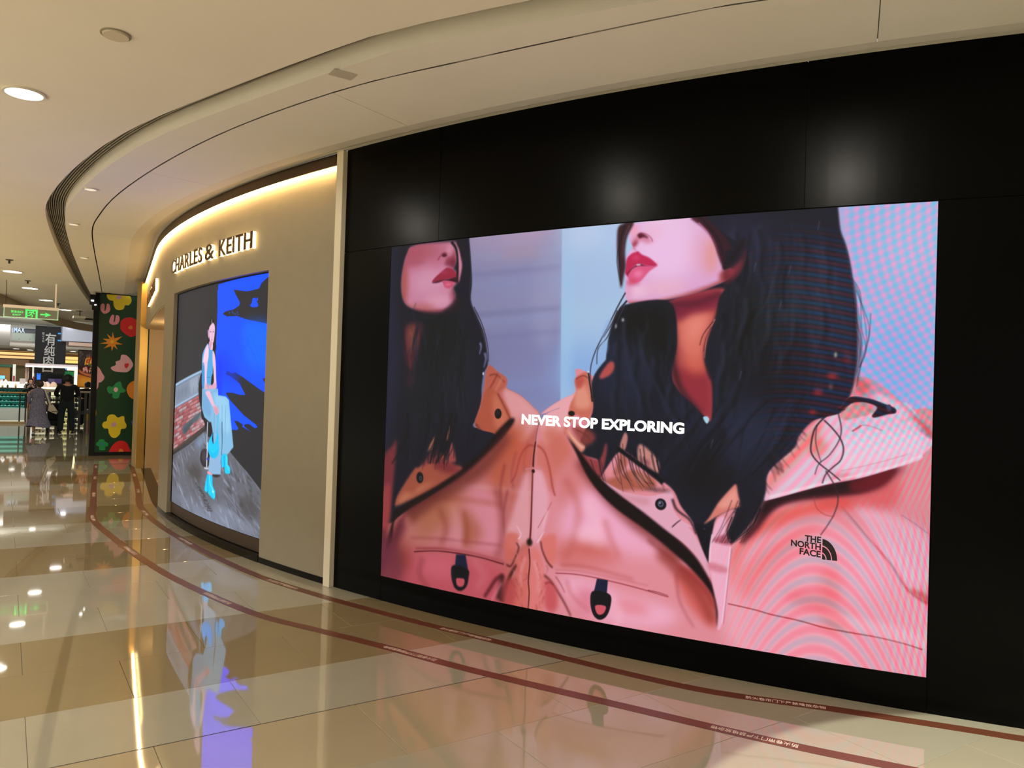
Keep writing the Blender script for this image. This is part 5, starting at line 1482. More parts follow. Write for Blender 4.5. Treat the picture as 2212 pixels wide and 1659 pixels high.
('s',(40,30,44),2.4,.6,3.5,.9,[1276,539,1298,573,1307,581]),
('s',(18,18,26),1,.75,1.4,.8,[956,608,970,670,999,701]),
('s',(24,24,36),1,.75,2.9,.7,[959,638,972,670,999,689]),
('s',(18,18,26),1,.75,3.3,.8,[857,643,871,678,900,729]),
('s',(18,18,26),1,.75,1.7,.8,[862,600,877,677,894,702]),
('s',(18,18,26),1.1,.75,2.1,.8,[770,650,785,685,798,708]),
('s',(24,24,36),1.1,.75,1.7,.8,[796,638,810,683,823,731]),
('s',(24,24,36),1,.75,1.4,.8,[880,624,894,676,924,724]),
('s',(18,18,26),1,.75,2.9,.8,[901,621,915,674,947,717]),
('s',(18,18,26),1,.75,2.5,.8,[945,617,959,671,984,717]),
('s',(24,24,36),1,.75,1.6,.8,[854,600,869,678,899,714]),
('s',(24,24,36),1,.75,3.1,.8,[955,604,969,670,993,696]),
('s',(24,24,36),1.1,.75,2.6,.8,[786,608,801,683,814,705]),
('s',(18,18,26),1,.75,2.6,.8,[923,631,937,673,966,692]),
('s',(24,24,36),1,.75,2.2,.8,[912,611,927,674,960,709]),
('s',(24,24,36),1,.75,2.2,.8,[842,637,856,679,869,732]),
('s',(18,18,26),1,.75,3.1,.8,[881,638,894,676,928,712]),
('s',(24,24,36),1,.75,2.4,.8,[955,604,969,670,1007,697]),
('s',(18,18,26),1,.75,2.7,.8,[846,615,861,679,882,698]),
('s',(24,24,36),1,.75,2,.8,[886,623,900,676,917,700]),
('s',(24,24,36),1,.75,1.5,.8,[912,630,926,674,958,724]),
('s',(18,18,26),1,.75,2.1,.8,[826,606,842,680,863,712]),
('s',(18,18,26),1,.75,3.2,.8,[894,612,908,675,943,708]),
('s',(18,18,26),1,.75,2.1,.8,[944,625,957,671,984,708]),
('s',(24,24,36),1.1,.75,3,.8,[788,618,804,683,815,723]),
('s',(24,24,36),1,.75,3.1,.8,[921,599,935,673,963,723]),
('s',(18,18,26),1,.75,2.3,.8,[884,621,898,676,927,714]),
('s',(30,30,46),1.7,.7,3.3,1.6,[137,609,127,664,127,718]),
('s',(22,22,30),1.6,.7,4.7,1.5,[286,571,277,653,274,689]),
('s',(22,22,30),1.8,.7,3.9,1.7,[84,613,73,667,51,700]),
('s',(22,22,30),1.7,.7,5.3,1.5,[227,575,218,657,205,707]),
('s',(22,22,30),1.8,.7,3.2,1.7,[118,613,107,665,85,736]),
('s',(30,30,46),1.7,.7,7.2,1.6,[191,582,181,660,172,727]),
('s',(22,22,30),1.6,.7,6.4,1.5,[285,575,276,653,254,692]),
('s',(30,30,46),1.7,.7,5.8,1.5,[255,586,246,656,235,694]),
('s',(22,22,30),1.6,.7,4.7,1.5,[271,579,262,654,262,720]),
('s',(30,30,46),1.6,.7,6.5,1.4,[364,569,356,648,336,682]),
('s',(30,30,46),1.6,.7,3.8,1.5,[280,604,270,654,272,710]),
('s',(22,22,30),1.6,.7,5.6,1.4,[378,593,369,647,353,689]),
('s',(22,22,30),1.6,.7,5.8,1.4,[358,599,349,649,325,677]),
('s',(30,30,46),1.8,.7,3.8,1.7,[92,592,82,667,62,713]),
('s',(30,30,46),1.6,.7,4.6,1.5,[268,575,260,655,238,699]),
('s',(30,30,46),1.7,.7,4.3,1.5,[241,600,231,657,228,695]),
('s',(22,22,30),1.8,.7,7.3,1.7,[96,610,86,667,63,709]),
('s',(30,30,46),1.7,.7,5.1,1.6,[172,603,162,661,138,714]),
('s',(22,22,30),1.6,.7,3.1,1.4,[357,576,349,649,335,706]),
('s',(22,22,30),1.7,.7,3.1,1.6,[187,582,178,660,180,716]),
('s',(30,30,46),1.6,.7,4.9,1.5,[309,589,300,652,298,682]),
('s',(22,22,30),1.8,.7,7.9,1.7,[108,610,98,666,77,700]),
('s',(22,22,30),1.7,.7,6.5,1.5,[246,581,237,656,217,686]),
('s',(22,22,30),1.7,.7,6.8,1.5,[251,574,243,656,222,704]),
('s',(30,30,46),1.6,.7,6.6,1.5,[302,577,293,652,266,689]),
('s',(30,30,46),1.7,.7,3.3,1.5,[234,577,226,657,226,723]),
('s',(30,30,46),1.8,.7,4.3,1.6,[119,605,109,665,98,735]),
('s',(22,22,30),1.7,.7,4.8,1.5,[230,586,221,657,221,685]),
('s',(22,22,30),1.7,.7,5.2,1.6,[160,589,151,662,150,699]),
('s',(22,22,30),1.6,.7,4.6,1.5,[277,588,268,654,244,685]),
('s',(30,24,34),.6,.6,1.2,.6,[1426,252,1440,361,1441,430]),
('s',(30,24,34),.6,.6,1.2,.6,[1420,201,1444,329,1439,399]),
('s',(30,24,34),.6,.6,1.2,.6,[1430,221,1441,343,1425,407]),
('s',(30,24,34),.6,.6,1.2,.6,[1428,192,1449,331,1439,421]),
('s',(30,24,34),.6,.6,1.2,.6,[1425,225,1434,332,1436,406]),
('s',(30,24,34),.6,.6,1.2,.6,[1424,286,1433,340,1425,391]),
('s',(30,24,34),.6,.6,1.2,.6,[1420,253,1444,339,1440,430]),
('s',(30,24,34),.6,.6,1.2,.6,[1426,222,1446,329,1444,427]),
('s',(30,24,34),.6,.6,1.2,.6,[1427,216,1434,357,1438,418]),
('s',(30,24,34),.6,.6,1.2,.6,[1427,289,1443,348,1436,424]),
('s',(30,24,34),.6,.6,1.2,.6,[1423,178,1446,328,1430,435]),
('s',(30,24,34),.6,.6,1.2,.6,[1432,233,1440,332,1427,429]),
('s',(30,24,34),.6,.6,1.2,.6,[1432,304,1445,336,1427,409]),
('s',(30,24,34),.6,.6,1.2,.6,[1431,242,1435,361,1442,418]),
('s',(30,24,34),.6,.6,1.2,.6,[1431,201,1437,343,1439,395]),
('s',(30,24,34),.6,.6,1.2,.6,[1427,258,1448,331,1430,406]),
('s',(150,52,70),4.2,.6,5.9,4.4,[116,211,174,224,236,224,277,203]),
('f',(40,26,40),6.6,.8,1,[280,192,300,170,312,198,302,225,266,229,230,230]),
]
FASHION_ART=[
('f',(40,40,44),0,1,0,[-698,-245,1099,-30,1159,899,-302,1167]),
('f',(46,46,52),40.6,.7,1,[0,-14,563,-17,545,290,31,381]),
('f',(96,98,108),1.4,1,0,[-4,686,449,556,523,533,576,533,730,611,867,667,1003,733,1018,934,-781,1024,-619,740]),
('c',[-4,686,449,556,523,533,576,533,730,611,867,667,1003,733,1018,934,-781,1024,-619,740],0,.5),
('e',(140,150,170),3,.5,(578,688,15.5,3.8,.5)),
('e',(50,46,48),2.2,.5,(700,661,28.5,3.9,.9)),
('e',(140,150,170),2.9,.5,(951,670,11.8,1.6,.8)),
('e',(84,80,80),4.9,.5,(703,830,30.9,4.4,.3)),
('e',(62,60,64),3.8,.5,(345,888,45.5,4.9,.4)),
('e',(62,60,64),4.6,.5,(79,889,71.6,1.7,.5)),
('e',(62,60,64),7.2,.5,(21,766,83.8,1.6,.3)),
('e',(62,60,64),3,.5,(883,643,10.1,4.4,.6)),
('e',(62,60,64),2,.5,(639,613,21.1,3.6,.6)),
('e',(62,60,64),5.1,.5,(269,820,16.1,3.6,.3)),
('e',(62,60,64),6.1,.5,(406,963,16.3,4.1,.4)),
('e',(176,188,212),3.6,.5,(695,549,32.9,3.2,.7)),
('e',(50,46,48),2,.5,(888,562,15.6,2,.9)),
('e',(50,46,48),2.2,.5,(810,668,15.9,2.8,.5)),
('e',(116,122,136),2.1,.5,(426,585,22.3,3.4,.5)),
('e',(176,188,212),4.3,.5,(667,701,29.8,2.2,.5)),
('e',(84,80,80),4.5,.5,(362,957,33.5,5.1,.3)),
('e',(176,188,212),5.4,.5,(417,836,12.4,5,.4)),
('e',(140,150,170),3.2,.5,(229,612,14.9,1.7,.5)),
('e',(176,188,212),2.5,.5,(727,900,16,3,.9)),
('e',(62,60,64),3.8,.5,(809,637,9.1,2.8,.7)),
('e',(140,150,170),4.2,.5,(523,900,33.2,2.4,.6)),
('e',(176,188,212),4.4,.5,(490,920,29.5,2,.3)),
('e',(62,60,64),3.4,.5,(830,608,12.4,2.9,.6)),
('e',(50,46,48),7.5,.5,(134,810,69.9,3.7,.2)),
('e',(50,46,48),3.2,.5,(989,832,12.9,2.9,.8)),
('e',(176,188,212),1.8,.5,(907,729,8.2,2,.3)),
('e',(116,122,136),1.8,.5,(592,562,32.8,3.8,.4)),
('e',(116,122,136),2.6,.5,(574,687,28.4,3.2,.6)),
('e',(84,80,80),3.5,.5,(101,588,41.2,1.8,.6)),
('e',(176,188,212),4.5,.5,(249,586,44.3,3.7,.7)),
('e',(176,188,212),5.8,.5,(88,605,17.8,5.5,.9)),
('e',(62,60,64),2.7,.5,(984,813,25.7,3.4,.3)),
('e',(62,60,64),4.3,.5,(954,557,9.1,4.4,.5)),
('e',(50,46,48),1.7,.5,(809,701,12.6,4.3,.2)),
('e',(62,60,64),1.5,.5,(832,778,18.3,4.5,.3)),
('e',(176,188,212),4.3,.5,(839,546,19.1,2.3,.6)),
('e',(62,60,64),4.3,.5,(754,579,29.7,4.7,.8)),
('e',(176,188,212),2.3,.5,(950,833,28.3,1.5,.4)),
('e',(176,188,212),3.1,.5,(705,721,33.5,4.5,.3)),
('e',(50,46,48),3.3,.5,(418,742,29.3,2.9,.2)),
('e',(62,60,64),5.9,.5,(132,707,27,4.4,.3)),
('e',(84,80,80),4.9,.5,(717,661,35.4,3.4,.7)),
('e',(176,188,212),3.5,.5,(516,824,12.7,3.9,.4)),
('e',(50,46,48),1.5,.5,(808,811,20.4,2.9,.8)),
('e',(176,188,212),2.9,.5,(290,652,15.1,2,.3)),
('e',(116,122,136),3.3,.5,(883,886,27,2.5,.8)),
('e',(176,188,212),3.8,.5,(619,677,15.3,4.7,.8)),
('e',(140,150,170),1.5,.5,(827,591,7.5,3.6,.5)),
('e',(62,60,64),2.8,.5,(902,767,13.2,1.7,.7)),
('e',(116,122,136),2.2,.5,(330,694,42.3,4.3,.4)),
('e',(50,46,48),2.2,.5,(470,782,39.5,3.9,.3)),
('e',(84,80,80),5.3,.5,(315,786,22.4,2.2,.5)),
('e',(116,122,136),2.5,.5,(899,885,15.2,2.5,.8)),
('e',(116,122,136),4.3,.5,(910,679,29.3,3.1,.9)),
('e',(140,150,170),3.4,.5,(124,724,60.7,5.5,.6)),
('e',(116,122,136),1.4,.5,(942,713,11.6,4.5,.7)),
('e',(116,122,136),2,.5,(707,904,32,2.3,.4)),
('e',(140,150,170),2.8,.5,(43,755,48,5.6,.3)),
('e',(140,150,170),6.8,.5,(227,810,46.1,4.6,.5)),
('e',(50,46,48),4.6,.5,(833,853,11,2.5,.5)),
('e',(140,150,170),4.6,.5,(401,750,45.1,4,.6)),
('e',(176,188,212),3,.5,(606,641,28.7,4.8,.2)),
('e',(50,46,48),2.6,.5,(271,582,35.4,5.2,.8)),
('e',(176,188,212),2.9,.5,(308,862,26.8,2.3,.6)),
('e',(116,122,136),1.8,.5,(940,652,14.4,3.1,.7)),
('e',(62,60,64),6.3,.5,(236,982,16.4,1.5,.7)),
('e',(116,122,136),3.5,.5,(483,772,43.6,1.7,.5)),
('e',(140,150,170),3.9,.5,(253,663,38.4,4.8,.7)),
('e',(50,46,48),1.9,.5,(914,647,18.7,2.6,.6)),
('e',(84,80,80),5.3,.5,(382,672,44.6,3.5,.3)),
('e',(116,122,136),2.5,.5,(916,818,22,2.6,.5)),
('e',(50,46,48),3.3,.5,(987,803,27,1.8,.8)),
('e',(62,60,64),2.4,.5,(735,692,16.6,1.6,.3)),
('e',(84,80,80),2.6,.5,(706,908,13,1.4,.2)),
('e',(140,150,170),4.9,.5,(191,815,38.1,1.9,.7)),
('e',(62,60,64),1.8,.5,(925,871,18.8,3.4,.7)),
('e',(84,80,80),3.9,.5,(905,593,13.4,3.7,.6)),
('e',(50,46,48),3.1,.5,(968,867,23.5,2.7,.6)),
('e',(84,80,80),3,.5,(580,574,34.1,4.5,.8)),
('e',(50,46,48),5.5,.5,(275,967,20.4,4,.6)),
('e',(62,60,64),3.1,.5,(948,726,22.4,2.7,.8)),
('e',(50,46,48),4.8,.5,(669,637,13.6,1.3,.6)),
('e',(176,188,212),4.5,.5,(564,747,20.4,2,.4)),
('e',(62,60,64),3.9,.5,(781,652,31.1,2.4,.8)),
('e',(62,60,64),1.5,.5,(953,610,20.1,3.9,.5)),
('e',(84,80,80),2.3,.5,(585,862,26,4.9,.7)),
('e',(62,60,64),3.8,.5,(158,594,58.1,5.1,.5)),
('e',(116,122,136),3.1,.5,(386,573,18.7,4.7,.9)),
('e',(140,150,170),3.3,.5,(211,935,27.4,2.9,.7)),
('e',(84,80,80),4.2,.5,(973,782,18.7,1.8,.7)),
('e',(62,60,64),4.5,.5,(583,699,17.7,5,.3)),
('e',(140,150,170),3.2,.5,(31,845,48.9,2,.6)),
('e',(176,188,212),5,.5,(534,905,14.5,2.6,.5)),
('e',(62,60,64),4.3,.5,(929,550,6.6,3.1,.7)),
('e',(116,122,136),2.4,.5,(765,734,33.1,3.5,.6)),
('e',(140,150,170),6.4,.5,(216,587,28.1,2.1,.3)),
('e',(62,60,64),2.4,.5,(326,618,42.6,2.1,.8)),
('e',(116,122,136),2.6,.5,(214,873,28.8,4.1,.3)),
('e',(140,150,170),4.2,.5,(170,787,41.2,2.5,.8)),
('e',(116,122,136),3.3,.5,(680,783,11.9,2.1,.6)),
('e',(176,188,212),2.9,.5,(262,842,58.8,2.5,.4)),
('e',(62,60,64),7,.5,(-5,681,33.3,4.8,.7)),
('e',(116,122,136),3.6,.5,(50,962,21.6,4.5,.8)),
('e',(84,80,80),3.9,.5,(738,737,23.2,4.1,.6)),
('e',(176,188,212),3.4,.5,(117,602,18.8,5,.6)),
('e',(50,46,48),3.1,.5,(382,701,48.3,4.4,.2)),
('e',(140,150,170),5.8,.5,(469,578,39.1,4,.8)),
('e',(50,46,48),4,.5,(663,603,10.2,1.3,.7)),
('e',(116,122,136),4.8,.5,(235,991,50.4,4.2,.4)),
('e',(84,80,80),2.4,.5,(800,694,13.3,2.9,.2)),
('e',(140,150,170),4.3,.5,(668,589,22.6,2.8,.4)),
('e',(140,150,170),5,.5,(726,787,9.9,2.6,.6)),
('e',(84,80,80),6.3,.5,(370,761,29.2,5.1,.4)),
('e',(50,46,48),2.2,.5,(745,845,32.7,2.5,.8)),
('e',(50,46,48),2.8,.5,(887,643,29,3.9,.8)),
('e',(50,46,48),2.2,.5,(734,802,26.5,3.9,.7)),
('e',(62,60,64),1.8,.5,(546,563,36.2,3.1,.9)),
('e',(84,80,80),2.6,.5,(929,538,9,1.4,.5)),
('e',(176,188,212),7.1,.5,(126,796,30.6,4.4,.5)),
('e',(84,80,80),6.7,.5,(64,735,40.4,3.8,.6)),
('e',(176,188,212),2.3,.5,(958,774,21,2.8,.4)),
('e',(116,122,136),2.4,.5,(973,872,14.9,3.3,.5)),
('e',(176,188,212),3.4,.5,(776,877,31.7,2.1,.5)),
('e',(62,60,64),2.8,.5,(932,859,16.3,2.2,.9)),
('e',(176,188,212),3.2,.5,(511,748,25.4,2.7,.7)),
('e',(84,80,80),3,.5,(87,593,37.9,2.4,.6)),
('e',(116,122,136),4.8,.5,(699,892,15.1,4,.4)),
('e',(50,46,48),7.3,.5,(74,702,25.6,1.6,.9)),
('e',(116,122,136),2.5,.5,(627,835,38,4.5,.2)),
('e',(116,122,136),4.1,.5,(893,662,25.6,3.9,.8)),
('e',(176,188,212),3.5,.5,(325,708,45.9,1.6,.3)),
('e',(62,60,64),3.5,.5,(902,739,9.1,2.3,.7)),
('e',(116,122,136),4.2,.5,(849,891,23.3,2.5,.3)),
('e',(50,46,48),1.4,.5,(891,612,26.9,2.3,.3)),
('e',(50,46,48),4.3,.5,(691,775,8.5,1.5,.4)),
('e',(116,122,136),2.1,.5,(435,596,17.3,4,.6)),
('e',(116,122,136),6.6,.5,(326,808,56.2,5.1,.7)),
('e',(140,150,170),2.1,.5,(331,626,32.3,4.4,.3)),
('e',(62,60,64),5.2,.5,(632,663,9.6,1.7,.3)),
('e',(84,80,80),6,.5,(365,787,22.3,4.3,.2)),
('e',(140,150,170),4.2,.5,(718,879,11.5,3.9,.3)),
('e',(140,150,170),2.6,.5,(752,766,34.6,1.4,.3)),
('e',(140,150,170),2.3,.5,(968,842,17.8,4.3,.5)),
('e',(116,122,136),2.3,.5,(954,831,8.5,4.5,.5)),
('e',(50,46,48),4.2,.5,(296,901,19,2,.4)),
('e',(62,60,64),6.4,.5,(340,939,23.7,1.5,.3)),
('e',(84,80,80),4.1,.5,(861,805,8.9,3.8,.6)),
('e',(140,150,170),6.6,.5,(133,606,42.3,1.7,.9)),
('e',(140,150,170),2,.5,(444,805,14.3,5.1,.5)),
('e',(50,46,48),4,.5,(726,720,24.5,4.6,.5)),
('e',(116,122,136),3.7,.5,(967,745,18.7,3.7,.5)),
('e',(116,122,136),1.8,.5,(573,618,26.8,4.8,.9)),
('e',(140,150,170),2.8,.5,(913,577,7.3,4.2,.4)),
('e',(50,46,48),3,.5,(257,981,14,5.3,.3)),
('e',(50,46,48),3.2,.5,(841,612,27.7,3.2,.2)),
('e',(116,122,136),3.3,.5,(631,872,12.1,2.5,.2)),
('e',(140,150,170),2.3,.5,(919,820,27.9,4,.7)),
('e',(62,60,64),3.7,.5,(889,525,15.5,3.9,.8)),
('e',(140,150,170),2.6,.5,(305,940,52.8,4,.8)),
('e',(50,46,48),5.9,.5,(483,881,32.7,4.1,.7)),
('e',(116,122,136),4.4,.5,(540,852,27.7,3.6,.4)),
('e',(50,46,48),2.8,.5,(938,671,23.6,1.8,.3)),
('e',(50,46,48),2.9,.5,(505,613,22.2,2.7,.3)),
('e',(84,80,80),2.6,.5,(580,747,16.5,1.5,.9)),
('e',(140,150,170),3.6,.5,(833,695,10.6,2.1,.6)),
('e',(116,122,136),3.6,.5,(844,746,18.4,4.6,.2)),
('e',(84,80,80),3.3,.5,(892,739,16.5,3.4,.6)),
('e',(116,122,136),3.1,.5,(905,664,21.8,3.3,.4)),
('e',(62,60,64),2.4,.5,(616,609,24.6,1.9,.6)),
('e',(116,122,136),2.8,.5,(738,885,22.9,4.4,.9)),
('e',(140,150,170),3.7,.5,(276,726,27.7,3.9,.2)),
('e',(84,80,80),5.7,.5,(356,945,51.3,4.3,.5)),
('e',(140,150,170),1.7,.5,(557,769,21.4,2.4,.6)),
('e',(84,80,80),3.7,.5,(80,689,28.7,2.6,.3)),
('e',(50,46,48),4.2,.5,(983,704,28.1,3.3,.7)),
('e',(84,80,80),3.5,.5,(862,747,20.5,2.4,.3)),
('e',(140,150,170),4.1,.5,(565,916,10.7,4.5,.7)),
('e',(84,80,80),4.4,.5,(195,886,16.5,2.4,.6)),
('e',(50,46,48),1.6,.5,(917,842,15.7,3,.6)),
('e',(116,122,136),3.6,.5,(360,836,28.7,3.6,.7)),
('e',(116,122,136),3.5,.5,(900,631,26,3.5,.8)),
('e',(84,80,80),4.1,.5,(892,705,28.4,1.4,.4)),
('e',(84,80,80),5.9,.5,(418,742,29.9,3.6,.6)),
('e',(50,46,48),1.9,.5,(490,606,29,4.1,.2)),
('e',(116,122,136),4.7,.5,(524,635,14,1.5,.4)),
('e',(50,46,48),5,.5,(409,564,16.6,3.5,.6)),
('e',(84,80,80),4.4,.5,(969,651,11.2,3.3,.7)),
('e',(176,188,212),3.3,.5,(944,614,25,4.2,.3)),
('e',(176,188,212),3.3,.5,(650,595,16.3,1.5,.4)),
('e',(62,60,64),3,.5,(886,587,30.8,3.4,.7)),
('e',(62,60,64),5.1,.5,(611,555,13.2,3.1,.8)),
('e',(50,46,48),1.9,.5,(722,565,18.3,3.7,.3)),
('e',(84,80,80),5.3,.5,(549,858,33.5,2,.3)),
('e',(50,46,48),4.6,.5,(836,699,9.4,3.9,.8)),
('e',(176,188,212),3.3,.5,(756,698,29.1,3.2,.3)),
('e',(50,46,48),4.5,.5,(904,610,23.9,4.4,.9)),
('e',(84,80,80),1.7,.5,(858,829,14.7,1.3,.5)),
('e',(176,188,212),4.4,.5,(746,817,23.7,3.7,.3)),
('e',(84,80,80),3.8,.5,(971,682,9.8,3.7,.8)),
('e',(84,80,80),7.3,.5,(156,1004,40.2,3,.7)),
('e',(84,80,80),3.1,.5,(759,551,19.6,3.7,.3)),
('e',(140,150,170),5,.5,(665,817,13.2,3.7,.3)),
('e',(116,122,136),4.1,.5,(816,559,11.9,2.4,.6)),
('e',(140,150,170),4.4,.5,(694,881,11.7,2.6,.3)),
('e',(50,46,48),2.8,.5,(463,928,17.3,1.8,.4)),
('e',(176,188,212),4.2,.5,(746,828,23.9,2.3,.4)),
('e',(116,122,136),3.9,.5,(685,587,31.3,3.7,.2)),
('e',(50,46,48),3.5,.5,(783,693,23.9,3.2,.8)),
('e',(176,188,212),4.6,.5,(317,922,50.4,1.6,.8)),
('e',(140,150,170),3.4,.5,(420,612,19.9,5.2,.9)),
('e',(140,150,170),2.6,.5,(650,565,15.2,1.7,.5)),
('e',(176,188,212),4,.5,(214,993,40.9,2.9,.3)),
('e',(116,122,136),3.7,.5,(710,788,29.7,2.5,.5)),
('e',(116,122,136),2.4,.5,(754,890,21.1,4.2,.9)),
('e',(116,122,136),2.8,.5,(926,862,25.9,3.6,.7)),
('e',(116,122,136),4.6,.5,(806,663,16.3,3.6,.7)),
('e',(176,188,212),3.8,.5,(309,696,13.6,3.4,.3)),
('e',(176,188,212),3.5,.5,(663,656,10.6,2.8,.4)),
('e',(116,122,136),3.1,.5,(886,790,18.9,4.3,.8)),
('e',(140,150,170),3.1,.5,(835,551,15,3.1,.6)),
('e',(116,122,136),7.1,.5,(104,802,49.6,4.7,.4)),
('e',(84,80,80),5,.5,(684,902,18.8,3,.7)),
('e',(50,46,48),6.2,.5,(232,662,15.8,5.2,.8)),
('e',(84,80,80),5.9,.5,(302,917,39,2.9,.3)),
('e',(62,60,64),5.1,.5,(351,864,45.6,4.8,.7)),
('e',(62,60,64),4.4,.5,(344,610,14.9,1.5,.5)),
('e',(140,150,170),2.9,.5,(878,571,28.7,3.7,.8)),
('e',(176,188,212),3.2,.5,(583,916,33,3.8,.5)),
('e',(176,188,212),3,.5,(467,824,18.5,3.2,.4)),
('e',(84,80,80),3.1,.5,(323,921,51.7,4.9,.6)),
('e',(62,60,64),4.4,.5,(702,708,17.1,1.5,.7)),
('e',(116,122,136),8.6,.5,(15,807,31,3.9,.4)),
('e',(62,60,64),3.6,.5,(483,771,46.3,1.6,.6)),
('e',(116,122,136),2,.5,(904,812,20.9,2.8,.9)),
('e',(176,188,212),2.8,.5,(649,817,16.9,1.6,.6)),
('e',(116,122,136),3.1,.5,(943,582,15.7,4.6,.2)),
('e',(140,150,170),4.1,.5,(932,820,27,3.9,.4)),
('e',(84,80,80),4.5,.5,(446,896,42.1,3.1,.3)),
('e',(84,80,80),3.6,.5,(647,585,27,4.1,.4)),
('e',(140,150,170),6,.5,(333,748,49.9,3.5,.8)),
('e',(50,46,48),5.3,.5,(555,692,20.7,2.1,.5)),
('e',(116,122,136),3.3,.5,(11,734,81.7,5.4,.4)),
('e',(62,60,64),1.8,.5,(926,621,20.4,2.5,.6)),
('e',(176,188,212),2.4,.5,(359,928,40,3.8,.3)),
('e',(116,122,136),4.5,.5,(538,694,19.6,4.2,.7)),
('e',(176,188,212),3.3,.5,(818,835,10.5,3.9,.7)),
('e',(50,46,48),3.1,.5,(957,563,11.6,2.4,.9)),
('e',(140,150,170),5.6,.5,(474,821,40.9,2.7,.6)),
('e',(116,122,136),4.1,.5,(774,718,27.4,4.3,.9)),
('e',(62,60,64),2.5,.5,(551,829,34.5,3.7,.4)),
('e',(50,46,48),3.9,.5,(775,877,19.6,3.8,.5)),
('e',(62,60,64),4.8,.5,(629,784,26.8,4,.8)),
('e',(50,46,48),3.7,.5,(771,595,11.1,4.1,.4)),
('e',(116,122,136),6.1,.5,(65,947,42.4,4.5,.9)),
('e',(84,80,80),1.6,.5,(864,737,17.3,3.1,.8)),
('e',(140,150,170),6.2,.5,(79,782,30.9,2.7,.3)),
('e',(176,188,212),4.7,.5,(636,922,37.4,3.8,.4)),
('e',(176,188,212),2.7,.5,(315,980,38.5,2.8,.4)),
('e',(84,80,80),3.2,.5,(912,688,16.2,1.4,.8)),
('e',(176,188,212),4.3,.5,(179,804,52.9,5.2,.4)),
('e',(176,188,212),3.1,.5,(666,675,17.7,2.8,.5)),
('e',(140,150,170),4.8,.5,(364,707,32.3,1.6,.4)),
('e',(50,46,48),6.8,.5,(180,600,65.7,4.8,.3)),
('e',(176,188,212),3.1,.5,(855,655,21.1,4.3,.7)),
('e',(140,150,170),3,.5,(971,693,18,2.5,.7)),
('e',(62,60,64),3.4,.5,(872,684,9.8,3.4,.2)),
('e',(62,60,64),3.1,.5,(457,674,40.8,2.5,.4)),
('e',(176,188,212),6.5,.5,(171,671,31.5,1.5,.8)),
('e',(176,188,212),5.3,.5,(97,912,59.3,1.6,.7)),
('e',(140,150,170),2,.5,(813,789,26.1,2.5,.4)),
('e',(140,150,170),1.7,.5,(767,767,21.5,3.7,.9)),
('e',(140,150,170),5.8,.5,(220,730,17.8,4.4,.8)),
('e',(176,188,212),1.8,.5,(617,916,18.4,2.6,.6)),
('e',(50,46,48),3.2,.5,(731,744,21.2,4,.5)),
('e',(176,188,212),1.8,.5,(753,900,28.4,4.1,.7)),
('e',(176,188,212),1.8,.5,(728,892,22.9,2.2,.5)),
('e',(84,80,80),7,.5,(59,990,24.4,3.5,.8)),
('e',(116,122,136),4.3,.5,(382,960,31.9,3,.8)),
('e',(62,60,64),4.5,.5,(657,866,35.2,3.1,.8)),
('e',(116,122,136),3.8,.5,(976,703,24.8,2,.7)),
('e',(50,46,48),5.6,.5,(502,649,39.9,1.8,.5)),
('e',(62,60,64),4.6,.5,(748,836,27.2,4.7,.5)),
('e',(50,46,48),6.2,.5,(197,874,42.2,4.9,.6)),
('e',(116,122,136),3.3,.5,(961,756,9.1,3.8,.5)),
('e',(62,60,64),5.1,.5,(536,730,23.5,2.6,.7)),
('e',(50,46,48),2.9,.5,(780,834,30.9,4.7,.7)),
('e',(50,46,48),2.5,.5,(696,870,16.6,2.1,.4)),
('e',(62,60,64),4.3,.5,(790,621,8.7,4.7,.8)),
('e',(50,46,48),2.1,.5,(352,552,30.9,2,.8)),
('e',(140,150,170),2.5,.5,(916,628,7,4.2,.9)),
('e',(84,80,80),5.5,.5,(289,759,27.5,2.1,.6)),
('e',(116,122,136),1.9,.5,(647,750,23,2.3,.9)),
('e',(84,80,80),1.6,.5,(849,643,9.4,4,.6)),
('e',(116,122,136),5.3,.5,(639,868,21,2.6,.7)),
('e',(62,60,64),5.6,.5,(505,589,40.6,4.9,.6)),
('e',(62,60,64),6.6,.5,(161,882,62.6,3,.6)),
('e',(62,60,64),4.2,.5,(84,694,19.6,2.1,.5)),
('e',(62,60,64),5.4,.5,(639,906,16.6,4.7,.7)),
('e',(116,122,136),2.8,.5,(523,744,29.8,4.9,.8)),
('e',(140,150,170),1.7,.5,(834,876,18.3,3.5,.7)),
('e',(176,188,212),6.2,.5,(265,874,55.1,2.1,.4)),
('e',(50,46,48),3.9,.5,(855,615,16.6,3.2,.6)),
('e',(176,188,212),7.2,.5,(136,596,50.5,5,.5)),
('e',(50,46,48),4.1,.5,(580,911,31.3,4.1,.6)),
('e',(140,150,170),4.3,.5,(-24,769,53.6,3.5,.5)),
('e',(50,46,48),2.8,.5,(96,792,19.4,5.3,.7)),
('e',(140,150,170),4.8,.5,(697,759,35.6,2.1,.3)),
('e',(50,46,48),5,.5,(678,903,27.1,1.7,.6)),
('e',(50,46,48),4.8,.5,(178,962,67.6,4.2,.4)),
('e',(62,60,64),3.7,.5,(940,844,17.3,1.4,.5)),
('e',(50,46,48),3.1,.5,(571,603,33.4,4.4,.7)),
('e',(176,188,212),5.9,.5,(120,670,36.1,3.6,.5)),
('e',(176,188,212),4.5,.5,(624,591,36.5,3.8,.5)),
('e',(140,150,170),1.9,.5,(521,846,28.7,3.6,.2)),
('e',(50,46,48),4.3,.5,(807,807,28.3,4.2,.9)),
('e',(140,150,170),4.2,.5,(929,689,16.3,3.6,.6)),
('e',(176,188,212),3.2,.5,(182,565,19,3.1,.4)),
('e',(116,122,136),3.2,.5,(868,725,28.8,2.7,.7)),
